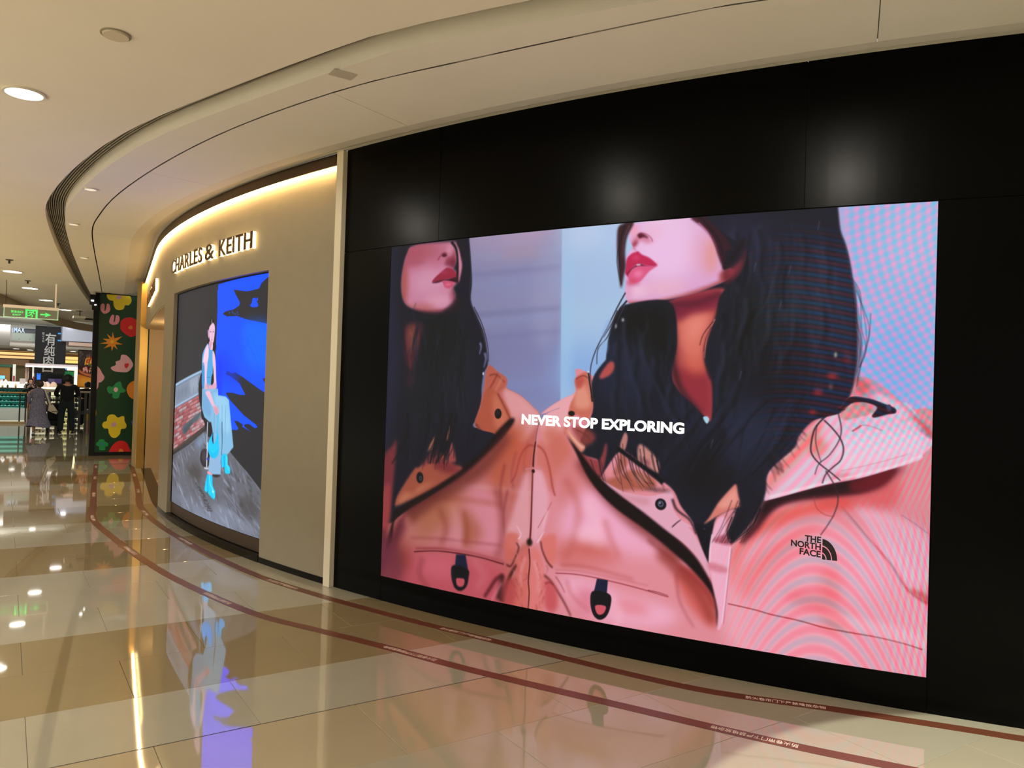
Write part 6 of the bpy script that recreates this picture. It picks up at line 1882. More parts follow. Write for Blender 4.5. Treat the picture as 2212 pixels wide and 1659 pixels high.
('e',(140,150,170),3.8,.5,(846,688,26.8,4.6,.9)),
('e',(62,60,64),4.7,.5,(630,657,20.9,2.1,.4)),
('e',(50,46,48),4.4,.5,(427,831,15,2.1,.6)),
('e',(62,60,64),1.7,.5,(884,706,27.9,3.8,.6)),
('e',(176,188,212),4.8,.5,(42,717,81.1,5.7,.3)),
('e',(140,150,170),3.5,.5,(382,918,42.8,3.3,.5)),
('e',(84,80,80),4.5,.5,(470,557,21.7,1.8,.8)),
('e',(84,80,80),1.8,.5,(506,764,42.7,3.6,.6)),
('e',(176,188,212),5.7,.5,(349,825,22.2,4.2,.6)),
('e',(50,46,48),1.8,.5,(603,861,13.6,3.3,.5)),
('e',(84,80,80),4,.5,(427,641,30.4,2.1,.3)),
('e',(116,122,136),4.9,.5,(253,717,48,2.2,.7)),
('e',(84,80,80),5.7,.5,(517,934,24.9,3.8,.8)),
('e',(116,122,136),3.1,.5,(899,646,23.2,2.2,.5)),
('e',(62,60,64),1.6,.5,(734,851,31.5,3.2,.9)),
('e',(50,46,48),2.2,.5,(897,726,17.9,3.5,.2)),
('e',(62,60,64),6.9,.5,(259,571,48.8,5.4,.6)),
('e',(176,188,212),2.3,.5,(659,642,25.8,1.6,.6)),
('e',(62,60,64),2.5,.5,(822,872,27.6,1.8,.8)),
('e',(176,188,212),2.3,.5,(635,605,29.5,1.7,.3)),
('e',(176,188,212),3.4,.5,(797,553,23.3,4.7,.5)),
('e',(140,150,170),2.9,.5,(682,852,33.2,4.7,.3)),
('e',(176,188,212),1.9,.5,(897,632,20.3,1.7,.4)),
('e',(176,188,212),3.5,.5,(555,848,15.8,4.9,.7)),
('e',(176,188,212),4.6,.5,(461,788,25.3,3.1,.2)),
('e',(176,188,212),3.7,.5,(761,734,9,3.8,.4)),
('e',(62,60,64),1.4,.5,(883,608,24.2,1.6,.8)),
('e',(62,60,64),5.2,.5,(245,820,20.3,5.3,.3)),
('e',(140,150,170),3.8,.5,(412,796,33.1,2.3,.5)),
('e',(116,122,136),4.3,.5,(130,572,20,2.8,.5)),
('e',(140,150,170),5.4,.5,(25,811,79.4,1.9,.7)),
('e',(176,188,212),3.1,.5,(837,857,19.3,2.7,.4)),
('e',(176,188,212),4.6,.5,(398,943,34.6,1.5,.8)),
('e',(50,46,48),2.7,.5,(19,719,81.7,2.8,.4)),
('e',(50,46,48),4.4,.5,(430,620,31.2,1.9,.3)),
('e',(84,80,80),4.6,.5,(392,686,23.3,2.6,.2)),
('e',(140,150,170),7.1,.5,(159,814,58.4,1.6,.4)),
('e',(176,188,212),3.3,.5,(384,743,24.1,2.2,.2)),
('e',(84,80,80),4.2,.5,(424,686,42.7,1.7,.8)),
('e',(50,46,48),6.9,.5,(43,642,77.1,4.5,.4)),
('e',(62,60,64),1.7,.5,(734,744,28.8,2.4,.2)),
('e',(116,122,136),3.2,.5,(793,644,18.5,3.9,.5)),
('e',(50,46,48),4.7,.5,(660,544,10.2,3,.5)),
('e',(116,122,136),1.9,.5,(764,586,31.1,4.1,.4)),
('e',(84,80,80),4.5,.5,(659,890,12.1,3.8,.4)),
('e',(116,122,136),4.2,.5,(200,678,15.4,2.2,.6)),
('e',(176,188,212),6.7,.5,(182,679,59.3,4.5,.7)),
('e',(116,122,136),3.3,.5,(674,877,20.3,2.3,.3)),
('e',(62,60,64),2.4,.5,(881,686,22.8,3.3,.3)),
('e',(84,80,80),2.6,.5,(135,853,27.2,3.1,.3)),
('e',(176,188,212),2.1,.5,(662,826,9,3.1,.5)),
('e',(140,150,170),2.4,.5,(898,638,12.1,3.1,.3)),
('e',(62,60,64),2.3,.5,(501,848,20.5,4.3,.6)),
('e',(50,46,48),4.1,.5,(150,573,70.6,3.1,.7)),
('e',(84,80,80),3.2,.5,(448,895,17.4,1.5,.5)),
('e',(84,80,80),3.7,.5,(837,703,20.6,2.1,.3)),
('e',(116,122,136),3.3,.5,(256,618,61.9,4.9,.8)),
('e',(62,60,64),4.1,.5,(443,571,30,1.6,.5)),
('e',(176,188,212),5,.5,(612,610,23.5,3.6,.4)),
('e',(140,150,170),1.6,.5,(717,691,18.5,3.4,.6)),
('e',(84,80,80),1.4,.5,(980,690,15.3,2.3,.6)),
('e',(116,122,136),2.4,.5,(913,877,15.5,2.4,.8)),
('e',(84,80,80),5,.5,(225,805,47.1,3.2,.7)),
('e',(176,188,212),4.1,.5,(901,582,17.4,3.2,.7)),
('e',(84,80,80),7.3,.5,(180,674,32.9,5.3,.3)),
('e',(140,150,170),2.3,.5,(654,677,35.2,2.2,.5)),
('e',(50,46,48),3.8,.5,(858,636,11.9,2,.6)),
('e',(62,60,64),4.8,.5,(521,612,13.4,2.7,.8)),
('e',(62,60,64),3.9,.5,(495,804,29.5,2.1,.9)),
('e',(84,80,80),1.9,.5,(922,661,15,3.6,.6)),
('e',(84,80,80),4.9,.5,(301,693,30.4,3.5,.8)),
('e',(176,188,212),4.7,.5,(721,854,31.9,4.6,.8)),
('e',(84,80,80),3.8,.5,(402,559,29.5,4.1,.3)),
('e',(50,46,48),4.6,.5,(640,909,14.1,1.5,.8)),
('e',(140,150,170),3.6,.5,(870,778,11.9,2.7,.8)),
('e',(140,150,170),2.5,.5,(742,663,29,3.8,.9)),
('e',(62,60,64),4.3,.5,(79,738,53.6,2.2,.3)),
('e',(62,60,64),4.4,.5,(827,784,15.8,4.5,.3)),
('e',(50,46,48),2.6,.5,(908,817,12.5,3.3,.4)),
('e',(176,188,212),2.3,.5,(817,699,10.7,3.1,.8)),
('e',(176,188,212),1.8,.5,(812,671,7.6,1.8,.6)),
('e',(116,122,136),6.4,.5,(104,686,34.9,4.3,.8)),
('e',(62,60,64),4.6,.5,(688,890,14,2.9,.4)),
('e',(176,188,212),3.5,.5,(525,679,23.9,4.8,.5)),
('e',(62,60,64),2.9,.5,(373,577,13.5,1.6,.4)),
('e',(116,122,136),3.5,.5,(893,604,17.6,4.1,.3)),
('e',(140,150,170),3.1,.5,(404,704,45,2.8,.3)),
('e',(62,60,64),4,.5,(735,678,28.1,4.4,.6)),
('e',(62,60,64),3,.5,(822,763,23.4,4,.5)),
('e',(62,60,64),5.6,.5,(239,964,19.7,1.6,.9)),
('e',(116,122,136),6.3,.5,(212,838,45.5,1.9,.3)),
('e',(176,188,212),2.3,.5,(653,634,20.1,4.4,.8)),
('e',(62,60,64),7.4,.5,(79,787,39.2,3.8,.2)),
('e',(176,188,212),2.9,.5,(236,676,30.1,1.9,.5)),
('e',(140,150,170),5.4,.5,(434,652,30,3.7,.9)),
('e',(176,188,212),2.8,.5,(926,762,25.8,1.8,.6)),
('e',(116,122,136),2,.5,(876,653,13.5,1.8,.6)),
('e',(84,80,80),3.3,.5,(387,806,44.1,3.1,.7)),
('e',(62,60,64),3.2,.5,(866,841,8.1,3.1,.6)),
('e',(116,122,136),7.4,.5,(101,709,46.7,2.9,.6)),
('e',(62,60,64),3.1,.5,(763,790,21.3,1.8,.3)),
('f',(150,165,195),27.2,.5,1,[24,836,234,830,461,839,679,840,791,873,559,881,239,863]),
('f',(150,160,185),19.1,.5,1,[570,816,757,806,918,840,967,866,831,865]),
('e',(60,52,50),16.2,.7,(374,716,83.1,17.6,0)),
('e',(66,60,58),18.3,.55,(889,783,75.1,40,0)),
('f',(130,160,200),18.6,.6,1,[360,600,469,558,500,578,416,616]),
('f',(70,66,66),22.9,.6,1,[216,698,381,683,467,719,345,745]),
('s',(44,40,42),1.6,.75,2.4,1.4,[386,756,423,750]),
('s',(44,40,42),1.6,.75,2.4,1.4,[384,761,430,755]),
('s',(44,40,42),1.6,.75,2.4,1.4,[403,763,438,761]),
('s',(44,40,42),1.6,.75,2.4,1.4,[410,766,445,764]),
('s',(44,40,42),1.6,.75,2.4,1.4,[401,771,452,765]),
('s',(44,40,42),1.5,.75,2.4,1.4,[421,773,459,766]),
('s',(44,40,42),1.5,.75,2.4,1.4,[429,777,466,772]),
('s',(44,40,42),1.5,.75,2.4,1.4,[433,780,473,773]),
('s',(44,40,42),1.5,.75,2.4,1.4,[442,783,480,778]),
('s',(44,40,42),1.5,.75,2.4,1.4,[449,787,487,783]),
('s',(44,40,42),1.5,.75,2.4,1.4,[455,790,494,782]),
('s',(44,40,42),1.5,.75,2.4,1.4,[451,795,501,788]),
('s',(44,40,42),1.5,.75,2.4,1.4,[468,797,507,790]),
('s',(44,40,42),1.5,.75,2.4,1.4,[462,802,514,794]),
('s',(44,40,42),1.5,.75,2.4,1.4,[479,804,521,804]),
('s',(44,40,42),1.5,.75,2.4,1.4,[486,807,527,804]),
('s',(44,40,42),1.5,.75,2.4,1.4,[482,812,533,801]),
('s',(44,40,42),1.5,.75,2.4,1.4,[492,815,540,807]),
('s',(44,40,42),1.5,.75,2.4,1.4,[492,819,547,817]),
('s',(44,40,42),1.4,.75,2.4,1.4,[502,822,553,811]),
('s',(44,40,42),1.4,.75,2.4,1.3,[506,825,560,821]),
('s',(44,40,42),1.4,.75,2.4,1.3,[505,829,566,823]),
('s',(44,40,42),1.4,.75,2.3,1.3,[528,830,572,828]),
('s',(44,40,42),1.4,.75,2.3,1.3,[530,834,578,829]),
('s',(44,40,42),1.4,.75,2.3,1.3,[525,839,585,837]),
('s',(44,40,42),1.4,.75,2.3,1.3,[533,842,590,833]),
('s',(60,58,64),2,.6,2.5,2.5,[704,777,772,807,854,830]),
('s',(170,180,205),2.4,.4,2.8,2.8,[670,746,854,821,979,865]),
('e',(190,200,220),1,.7,(756,801,2.3,.8,0)),
('e',(190,200,220),1,.7,(783,745,2.3,.8,0)),
('e',(190,200,220),1.2,.7,(508,898,3,.8,0)),
('e',(190,200,220),1.2,.7,(528,844,3,.8,0)),
('e',(190,200,220),1,.7,(713,792,2.4,.8,0)),
('e',(190,200,220),1,.7,(781,836,2.3,.8,0)),
('e',(190,200,220),1,.7,(772,778,2.3,.8,0)),
('e',(190,200,220),1,.7,(808,823,2.2,.8,0)),
('e',(190,200,220),1.2,.7,(496,906,3.1,.8,0)),
('e',(190,200,220),.9,.7,(918,750,2,.8,0)),
('e',(190,200,220),1,.7,(817,735,2.2,.8,0)),
('e',(190,200,220),1,.7,(698,911,2.5,.8,0)),
('e',(190,200,220),.9,.7,(832,833,2.2,.8,0)),
('e',(190,200,220),1,.7,(767,822,2.3,.8,0)),
('e',(190,200,220),1.1,.7,(574,757,2.8,.8,0)),
('e',(190,200,220),1.1,.7,(654,891,2.6,.8,0)),
('e',(190,200,220),1,.7,(754,705,2.3,.8,0)),
('e',(190,200,220),1.1,.7,(618,742,2.7,.8,0)),
('e',(190,200,220),.9,.7,(951,871,1.9,.8,0)),
('e',(190,200,220),1.1,.7,(661,891,2.6,.8,0)),
('e',(190,200,220),1,.7,(789,751,2.3,.8,0)),
('e',(190,200,220),1,.7,(800,884,2.2,.8,0)),
('e',(190,200,220),1.1,.7,(593,912,2.8,.8,0)),
('e',(190,200,220),.9,.7,(889,809,2,.8,0)),
('e',(190,200,220),1,.7,(794,745,2.2,.8,0)),
('e',(190,200,220),1.4,.7,(283,856,4,.9,0)),
('e',(190,200,220),1.2,.7,(468,792,3.2,.9,0)),
('e',(190,200,220),1.4,.7,(267,947,4.1,.9,0)),
('e',(190,200,220),1,.7,(819,885,2.2,.8,0)),
('e',(190,200,220),1.2,.7,(518,791,3,.8,0)),
('e',(190,200,220),.9,.7,(933,762,2,.8,0)),
('e',(190,200,220),1.1,.7,(655,897,2.6,.8,0)),
('e',(190,200,220),1.3,.7,(387,844,3.5,.9,0)),
('e',(190,200,220),1.1,.7,(676,732,2.5,.8,0)),
('e',(190,200,220),1.4,.7,(270,786,4.1,.9,0)),
('e',(190,200,220),1.3,.7,(323,961,3.8,.9,0)),
('e',(190,200,220),.9,.7,(836,813,2.2,.8,0)),
('e',(190,200,220),1.2,.7,(417,917,3.4,.9,0)),
('e',(190,200,220),1.4,.7,(255,770,4.1,.9,0)),
('e',(190,200,220),1.4,.7,(285,840,4,.9,0)),
('e',(190,200,220),1.2,.7,(435,913,3.3,.9,0)),
('e',(190,200,220),1.2,.7,(470,729,3.2,.9,0)),
('e',(190,200,220),.9,.7,(915,864,2,.8,0)),
('e',(190,200,220),1.2,.7,(514,918,3,.8,0)),
('e',(190,200,220),.9,.7,(933,698,2,.8,0)),
('e',(190,200,220),.9,.7,(854,843,2.1,.8,0)),
('e',(190,200,220),1,.7,(685,884,2.5,.8,0)),
('e',(190,200,220),1,.7,(701,909,2.5,.8,0)),
('e',(190,200,220),1.4,.7,(277,895,4,.9,0)),
('e',(190,200,220),1.2,.7,(494,843,3.1,.9,0)),
('e',(190,200,220),1.2,.7,(424,950,3.4,.9,0)),
('e',(190,200,220),.9,.7,(840,841,2.1,.8,0)),
('e',(190,200,220),1.2,.7,(455,931,3.2,.9,0)),
('e',(190,200,220),.9,.7,(883,855,2.1,.8,0)),
('e',(190,200,220),1.1,.7,(642,808,2.6,.8,0)),
('e',(190,200,220),1,.7,(681,791,2.5,.8,0)),
('e',(190,200,220),.9,.7,(930,792,2,.8,0)),
('e',(190,200,220),.9,.7,(952,735,1.9,.8,0)),
('e',(190,200,220),1.2,.7,(530,816,3,.8,0)),
('e',(190,200,220),1.2,.7,(429,784,3.3,.9,0)),
('c',None,1,.5),
('s',(40,36,36),5.6,.8,24.4,17.4,[-22,688,281,612,496,538]),
('s',(150,165,190),2.8,.7,4.2,4.9,[23,684,258,627,469,558]),
('f',(150,112,118),1.7,1,0,[18,381,415,324,405,348,386,380,393,419,419,466,464,512,485,530,466,533,324,577,11,667,22,482]),
('c',[18,381,415,324,405,348,386,380,393,419,419,466,464,512,485,530,466,533,324,577,11,667,22,482],0,.5),
('f',(128,140,160),3.6,1,0,[13,384,424,328,432,402,29,476]),
('f',(110,120,140),19.3,.7,1,[51,405,249,375,242,422,59,454]),
('f',(150,160,178),13.5,.7,1,[271,358,384,345,379,390,278,405]),
('s',(90,100,116),2.5,.5,7,7,[81,391,84,443]),
('s',(90,100,116),2.3,.5,6.4,6.4,[150,390,151,434]),
('s',(90,100,116),2.2,.5,5.8,5.8,[212,389,212,426]),
('s',(90,100,116),2.1,.5,5.4,5.4,[269,388,268,418]),
('s',(90,100,116),2,.5,5.1,5.1,[323,387,321,410]),
('s',(90,100,116),2,.5,4.8,4.8,[373,387,370,403]),
('f',(160,70,78),1.1,.95,0,[13,485,73,476,73,489,14,499]),
('f',(190,110,112),1,.95,0,[82,475,136,466,137,478,83,488]),
('f',(176,84,88),1,.95,0,[145,465,194,456,195,468,145,477]),
('f',(176,84,88),.9,.95,0,[202,455,248,447,249,459,203,467]),
('f',(196,140,142),.9,.95,0,[256,445,299,438,299,449,256,458]),
('f',(176,84,88),.8,.95,0,[306,436,346,429,346,440,306,448]),
('f',(176,84,88),.8,.95,0,[353,427,391,420,391,431,353,439]),
('f',(196,140,142),.8,.95,0,[397,419,433,411,433,423,397,431]),
('f',(190,110,112),.8,.95,0,[439,410,474,403,474,415,439,422]),
('f',(146,66,72),1,.95,0,[50,496,106,487,107,499,50,509]),
('f',(170,150,156),1,.95,0,[115,485,167,476,167,489,116,498]),
('f',(170,150,156),.9,.95,0,[175,475,223,466,223,478,176,487]),
('f',(160,70,78),.9,.95,0,[230,465,275,457,275,469,231,477]),
('f',(190,110,112),.9,.95,0,[282,455,323,448,324,459,282,468]),
('f',(190,110,112),.8,.95,0,[330,446,369,439,370,450,330,458]),
('f',(160,70,78),.8,.95,0,[376,437,413,430,413,441,376,449]),
('f',(160,70,78),.8,.95,0,[419,429,454,421,454,433,419,440]),
('f',(190,110,112),.8,.95,0,[460,420,494,413,494,424,460,432]),
('f',(160,70,78),1.1,.95,0,[19,516,78,507,79,519,20,529]),
('f',(146,66,72),1,.95,0,[87,505,141,496,141,508,88,518]),
('f',(146,66,72),.9,.95,0,[150,495,199,486,199,498,150,507]),
('f',(176,84,88),.9,.95,0,[207,484,252,476,253,488,207,497]),
('f',(160,70,78),.9,.95,0,[260,475,302,466,303,478,260,487]),
('f',(190,110,112),.8,.95,0,[309,465,350,457,350,469,310,477]),
('f',(170,150,156),.8,.95,0,[356,456,394,448,394,460,356,468]),
('f',(170,150,156),.8,.95,0,[400,447,436,439,437,451,401,459]),
('f',(176,84,88),.8,.95,0,[442,438,477,431,477,442,442,450]),
('f',(196,140,142),1,.95,0,[55,526,111,517,112,529,56,539]),
('f',(170,150,156),1,.95,0,[120,515,171,506,172,518,121,528]),
('f',(160,70,78),.9,.95,0,[179,505,227,496,227,508,180,517]),
('f',(160,70,78),.9,.95,0,[234,494,279,486,279,498,235,507]),
('f',(190,110,112),.9,.95,0,[286,484,327,476,327,488,286,497]),
('f',(176,84,88),.8,.95,0,[334,475,373,467,373,479,334,487]),
('f',(170,150,156),.8,.95,0,[379,466,416,458,416,469,379,478]),
('f',(196,140,142),.8,.95,0,[422,457,457,449,458,461,422,468]),
('f',(146,66,72),.8,.95,0,[463,448,497,441,497,452,463,460]),
('f',(146,66,72),1,.95,0,[25,547,83,537,84,550,25,560]),
('f',(190,110,112),1,.95,0,[92,536,146,526,146,538,93,548]),
('f',(146,66,72),.9,.95,0,[154,525,203,515,203,528,155,537]),
('f',(160,70,78),.9,.95,0,[211,514,256,505,257,517,211,526]),
('f',(196,140,142),.9,.95,0,[264,504,306,495,306,507,264,516]),
('f',(170,150,156),.8,.95,0,[313,494,353,486,353,497,313,506]),
('f',(170,150,156),.8,.95,0,[359,484,397,476,398,488,360,496]),
('f',(196,140,142),.8,.95,0,[403,475,439,467,440,479,404,487]),
('f',(170,150,156),.8,.95,0,[445,466,480,458,480,470,446,478]),
('f',(170,150,156),1,.95,0,[60,557,116,547,116,559,61,570]),
('f',(146,66,72),1,.95,0,[125,545,176,536,176,548,125,558]),
('f',(160,70,78),.9,.95,0,[184,534,231,525,231,537,184,547]),
('f',(190,110,112),.9,.95,0,[238,524,282,515,283,527,239,536]),
('f',(196,140,142),.9,.95,0,[289,513,331,505,331,517,290,526]),
('f',(170,150,156),.8,.95,0,[337,504,376,495,376,507,338,516]),
('f',(170,150,156),.8,.95,0,[382,494,419,486,420,497,383,506]),
('f',(196,140,142),.8,.95,0,[425,485,460,477,461,488,426,496]),
('f',(190,110,112),.8,.95,0,[466,476,499,468,500,479,466,487]),
('f',(160,70,78),1,.95,0,[30,578,88,568,89,580,31,591]),
('f',(190,110,112),1,.95,0,[97,566,150,556,151,568,98,579]),
('f',(160,70,78),.9,.95,0,[159,554,207,545,208,557,159,567]),
('f',(190,110,112),.9,.95,0,[215,543,260,534,261,546,215,556]),
('f',(170,150,156),.9,.95,0,[268,533,310,524,310,536,268,545]),
('f',(190,110,112),.8,.95,0,[317,523,356,514,357,526,317,535]),
('f',(146,66,72),.8,.95,0,[363,513,401,504,401,516,363,525]),
('f',(160,70,78),.8,.95,0,[407,503,443,495,443,507,407,515]),
('f',(160,70,78),.8,.95,0,[448,494,483,486,483,497,449,505]),
('f',(170,150,156),1,.95,0,[66,587,121,577,121,590,66,600]),
('f',(160,70,78),1,.95,0,[130,575,180,566,181,578,130,588]),
('f',(160,70,78),.9,.95,0,[188,564,235,554,235,567,189,576]),
('f',(146,66,72),.9,.95,0,[242,553,286,544,286,556,243,565]),
('f',(196,140,142),.8,.95,0,[293,542,334,534,334,545,294,554]),
('f',(160,70,78),.8,.95,0,[341,532,379,524,380,535,341,544]),
('f',(160,70,78),.8,.95,0,[386,522,422,514,423,525,386,534]),
('f',(196,140,142),.8,.95,0,[428,513,463,505,464,516,429,524]),
('f',(170,150,156),.7,.95,0,[469,503,502,495,503,507,469,515]),
('f',(146,66,72),1,.95,0,[35,609,93,598,94,610,36,622]),
('f',(196,140,142),1,.95,0,[102,596,155,586,155,598,103,609]),
('f',(146,66,72),.9,.95,0,[163,584,211,574,212,587,164,597]),
('f',(176,84,88),.9,.95,0,[219,573,264,563,265,575,220,585]),
('f',(160,70,78),.9,.95,0,[271,562,313,553,314,565,272,574]),
('f',(170,150,156),.8,.95,0,[320,551,360,542,360,554,321,563]),
('f',(190,110,112),.8,.95,0,[366,541,404,533,404,544,367,553]),
('f',(146,66,72),.8,.95,0,[410,531,446,523,446,534,410,543]),
('f',(196,140,142),.8,.95,0,[451,521,486,513,486,525,452,533]),
('f',(176,84,88),1,.95,0,[71,618,125,607,126,620,71,631]),
('f',(190,110,112),1,.95,0,[134,605,184,595,185,607,135,618]),
('f',(160,70,78),.9,.95,0,[192,593,239,584,239,596,193,606]),
('f',(170,150,156),.9,.95,0,[246,582,290,573,290,585,247,594]),
('f',(190,110,112),.8,.95,0,[297,571,338,562,338,574,297,583]),
('f',(190,110,112),.8,.95,0,[344,561,383,552,383,563,345,573]),
('f',(196,140,142),.8,.95,0,[389,550,426,542,426,553,389,562]),
('f',(170,150,156),.8,.95,0,[432,540,466,532,467,544,432,552]),
('f',(190,110,112),.7,.95,0,[472,531,505,523,506,534,472,542]),
('f',(196,140,142),1,.95,0,[41,639,98,628,99,641,41,652]),
('f',(146,66,72),1,.95,0,[107,626,159,616,160,628,108,639]),
('f',(146,66,72),.9,.95,0,[168,614,216,604,216,616,168,627]),
('f',(170,150,156),.9,.95,0,[223,602,268,592,268,604,224,615]),
('f',(190,110,112),.9,.95,0,[275,591,317,581,317,593,276,603]),
('f',(146,66,72),.8,.95,0,[324,580,363,571,364,582,324,592]),
('f',(170,150,156),.8,.95,0,[370,569,407,561,407,572,370,581]),
('f',(196,140,142),.8,.95,0,[413,559,449,551,449,562,414,571]),
('f',(160,70,78),.8,.95,0,[455,549,488,541,489,552,455,561]),
('f',(146,66,72),1,.95,0,[76,648,130,637,131,650,76,661]),
('f',(160,70,78),1,.95,0,[139,635,189,625,189,637,139,648]),
('f',(160,70,78),.9,.95,0,[197,623,243,613,243,625,197,635]),
('f',(170,150,156),.9,.95,0,[250,611,294,602,294,613,251,624]),
('f',(170,150,156),.8,.95,0,[301,600,341,591,342,602,301,612]),
('f',(160,70,78),.8,.95,0,[348,589,386,580,386,592,348,601]),
('f',(176,84,88),.8,.95,0,[392,578,429,570,429,581,393,590]),
('f',(170,150,156),.8,.95,0,[435,568,469,560,470,571,435,580]),
('f',(196,140,142),.7,.95,0,[475,558,508,550,508,561,475,570]),
('f',(160,70,78),1,.95,0,[46,670,103,658,103,671,47,683]),
('f',(170,150,156),1,.95,0,[112,656,164,645,164,658,112,669]),
('f',(176,84,88),.9,.95,0,[172,644,220,633,220,645,172,656]),
('f',(196,140,142),.9,.95,0,[227,631,272,621,272,633,228,644]),
('f',(170,150,156),.9,.95,0,[279,620,321,610,321,622,279,632]),
('f',(190,110,112),.8,.95,0,[328,608,367,599,367,611,328,620]),
('f',(190,110,112),.8,.95,0,[373,598,410,589,411,600,374,609]),
('f',(176,84,88),.8,.95,0,[416,587,452,578,452,590,417,599]),
('f',(170,150,156),.8,.95,0,[458,577,491,568,492,580,458,588]),
('f',(146,66,72),1,.95,0,[81,679,135,667,135,679,81,691]),
('f',(146,66,72),.9,.95,0,[143,665,193,654,193,666,144,678]),
('f',(146,66,72),.9,.95,0,[201,652,247,642,247,654,201,665]),
('f',(170,150,156),.9,.95,0,[254,640,297,630,298,642,255,653]),
('f',(176,84,88),.8,.95,0,[304,629,345,619,345,631,305,641]),
('f',(160,70,78),.8,.95,0,[351,617,390,608,390,620,352,629]),
('f',(176,84,88),.8,.95,0,[396,606,432,598,432,609,396,618]),
('f',(160,70,78),.8,.95,0,[438,596,472,587,473,599,438,608]),
('f',(146,66,72),.7,.95,0,[478,586,511,577,511,589,478,597]),
('s',(96,70,76),1.1,.8,3.2,3.2,[-4,487,481,401]),
('s',(96,70,76),1,.8,3.1,3.1,[-1,503,482,415]),
('s',(96,70,76),1,.8,3.1,3.1,[1,518,484,428]),
('s',(96,70,76),1,.8,3.1,3.1,[4,534,485,442]),
('s',(96,70,76),1,.8,3.1,3.1,[7,549,487,456]),
('s',(96,70,76),1,.8,3.1,3.1,[10,565,488,470]),
('s',(96,70,76),1,.8,3.1,3.1,[13,580,490,484]),
('s',(96,70,76),1,.8,3.1,3.1,[16,596,491,497]),
('s',(96,70,76),1,.8,3.1,3.1,[18,611,493,511]),
('s',(96,70,76),1,.8,3.1,3.1,[21,626,494,525]),
('s',(96,70,76),1,.8,3.1,3.1,[24,642,496,538]),
('s',(96,70,76),1,.8,3.1,3.1,[27,657,497,552]),
('s',(96,70,76),1,.8,3.1,3.1,[29,672,499,566]),
('s',(96,70,76),1,.8,3.1,3.1,[32,688,500,579]),
('f',(78,90,100),2.7,1,1,[181,553,269,524,421,482,442,487,433,500,272,548,250,569,185,579]),
('f',(60,68,80),7.1,.7,1,[196,558,317,522,307,542,225,577]),
('f',(190,185,195),12.6,.5,1,[442,487,464,512,407,540,354,550]),
('c',None,1,.5),
('s',(150,180,210),1.8,1,12.2,10.8,[19,386,415,327]),
('s',(96,116,140),1.8,.9,5,4.3,[20,393,416,333]),
('s',(60,64,76),1.6,.8,5.9,5.9,[384,348,377,380]),
('s',(150,176,205),1.8,1,9.4,8.7,[26,478,232,442,390,412]),
('s',(84,96,116),1.5,.8,3.3,3.3,[27,483,233,448,390,417]),
('s',(74,60,58),3.4,.9,13.8,10.3,[11,667,325,586,481,535]),
('f',(30,28,32),2.5,1,1,[417,338,397,348,383,387,391,425,421,466,473,502,540,520,553,563,499,566,465,518,427,494,431,392]),
('f',(10,72,255),1,1,0,[564,10,963,0,982,7,980,13,947,22,922,32,904,50,878,51,824,53,750,44,703,38,720,53,745,74,763,88,758,98,717,108,636,112,615,120,655,131,742,133,831,151,986,173,984,189,972,205,991,216,999,323,595,324,568,140]),
('f',(10,72,255),1,1,0,[565,113,985,173,986,204,966,212,955,221,985,234,987,343,950,351,962,362,984,370,984,400,944,389,882,370,809,347,745,330,716,333,670,322,617,304,671,331,656,337,717,348,783,369,832,407,793,408,730,402,677,402,670,406,710,429,826,477,917,504,927,512,911,516,867,504,832,507,829,514,888,531,816,516,822,509,780,499,749,498,786,524,776,530,734,531,687,507,568,451,562,236]),
('f',(40,40,44),1.2,1,0,[703,38,824,54,904,51,953,22,988,11,1000,175,831,151,742,133,655,131,615,120,636,112,717,108,758,98,763,88,720,53]),
('f',(10,72,255),1,1,0,[564,9,976,-2,982,7,953,19,916,34,898,50,816,53,703,38,584,30]),
('f',(10,72,255),1.3,1,0,[557,28,703,37,720,53,745,74,763,88,758,98,717,108,636,112,615,120,646,131,568,137]),
('f',(10,72,255),1.2,1,1,[860,81,873,79,887,82,897,79,898,90,888,92,899,99,899,110,862,110,843,103,855,96]),
('e',(40,40,44),.9,1,(886,86,2.7,3.1,0)),
('e',(30,80,220),1.3,.7,(678,119,6.3,2.7,0)),
('e',(30,80,220),1.3,.7,(711,122,6.1,2.6,0)),
('e',(30,80,220),1.3,.7,(745,121,5.9,2.6,0)),
('e',(30,80,220),1.3,.7,(727,126,6,2.6,0)),
('e',(30,80,220),1.3,.7,(753,129,5.9,2.6,0)),
('e',(30,80,220),1.3,.7,(702,117,6.2,2.6,0)),
('f',(40,40,44),.9,1,0,[987,206,968,209,956,221,984,233]),
('f',(0,96,255),23.1,.8,1,[801,169,981,179,985,314,851,300,807,242]),
('f',(0,50,240),26.4,.6,1,[582,249,712,287,790,369,626,359]),
('f',(0,40,220),13.9,.6,1,[577,282,620,298,632,419,590,414]),
('s',(6,58,228),1.5,.5,1.1,.8,[640,233,950,246]),
('s',(6,58,228),1.5,.5,1.1,.8,[634,239,935,198]),
('s',(6,58,228),1.4,.5,2.4,1.7,[816,206,926,320]),
('s',(6,58,228),1.5,.5,1.1,.8,[669,323,855,317]),
('s',(6,58,228),1.4,.5,1.1,.8,[711,245,963,281]),
('s',(6,58,228),1.5,.5,1.7,1.2,[734,152,870,209]),
('s',(6,58,228),1.5,.5,1.7,1.2,[765,266,845,234]),
('s',(6,58,228),1.4,.5,1.7,1.2,[806,244,903,289]),
('s',(6,58,228),1.5,.5,1.7,1.2,[721,156,902,282]),
('s',(6,58,228),1.4,.5,2.4,1.7,[803,185,928,311]),
('s',(6,58,228),1.4,.5,2.5,1.8,[840,310,823,295]),
('s',(6,58,228),1.4,.5,2.3,1.7,[864,215,953,309]),
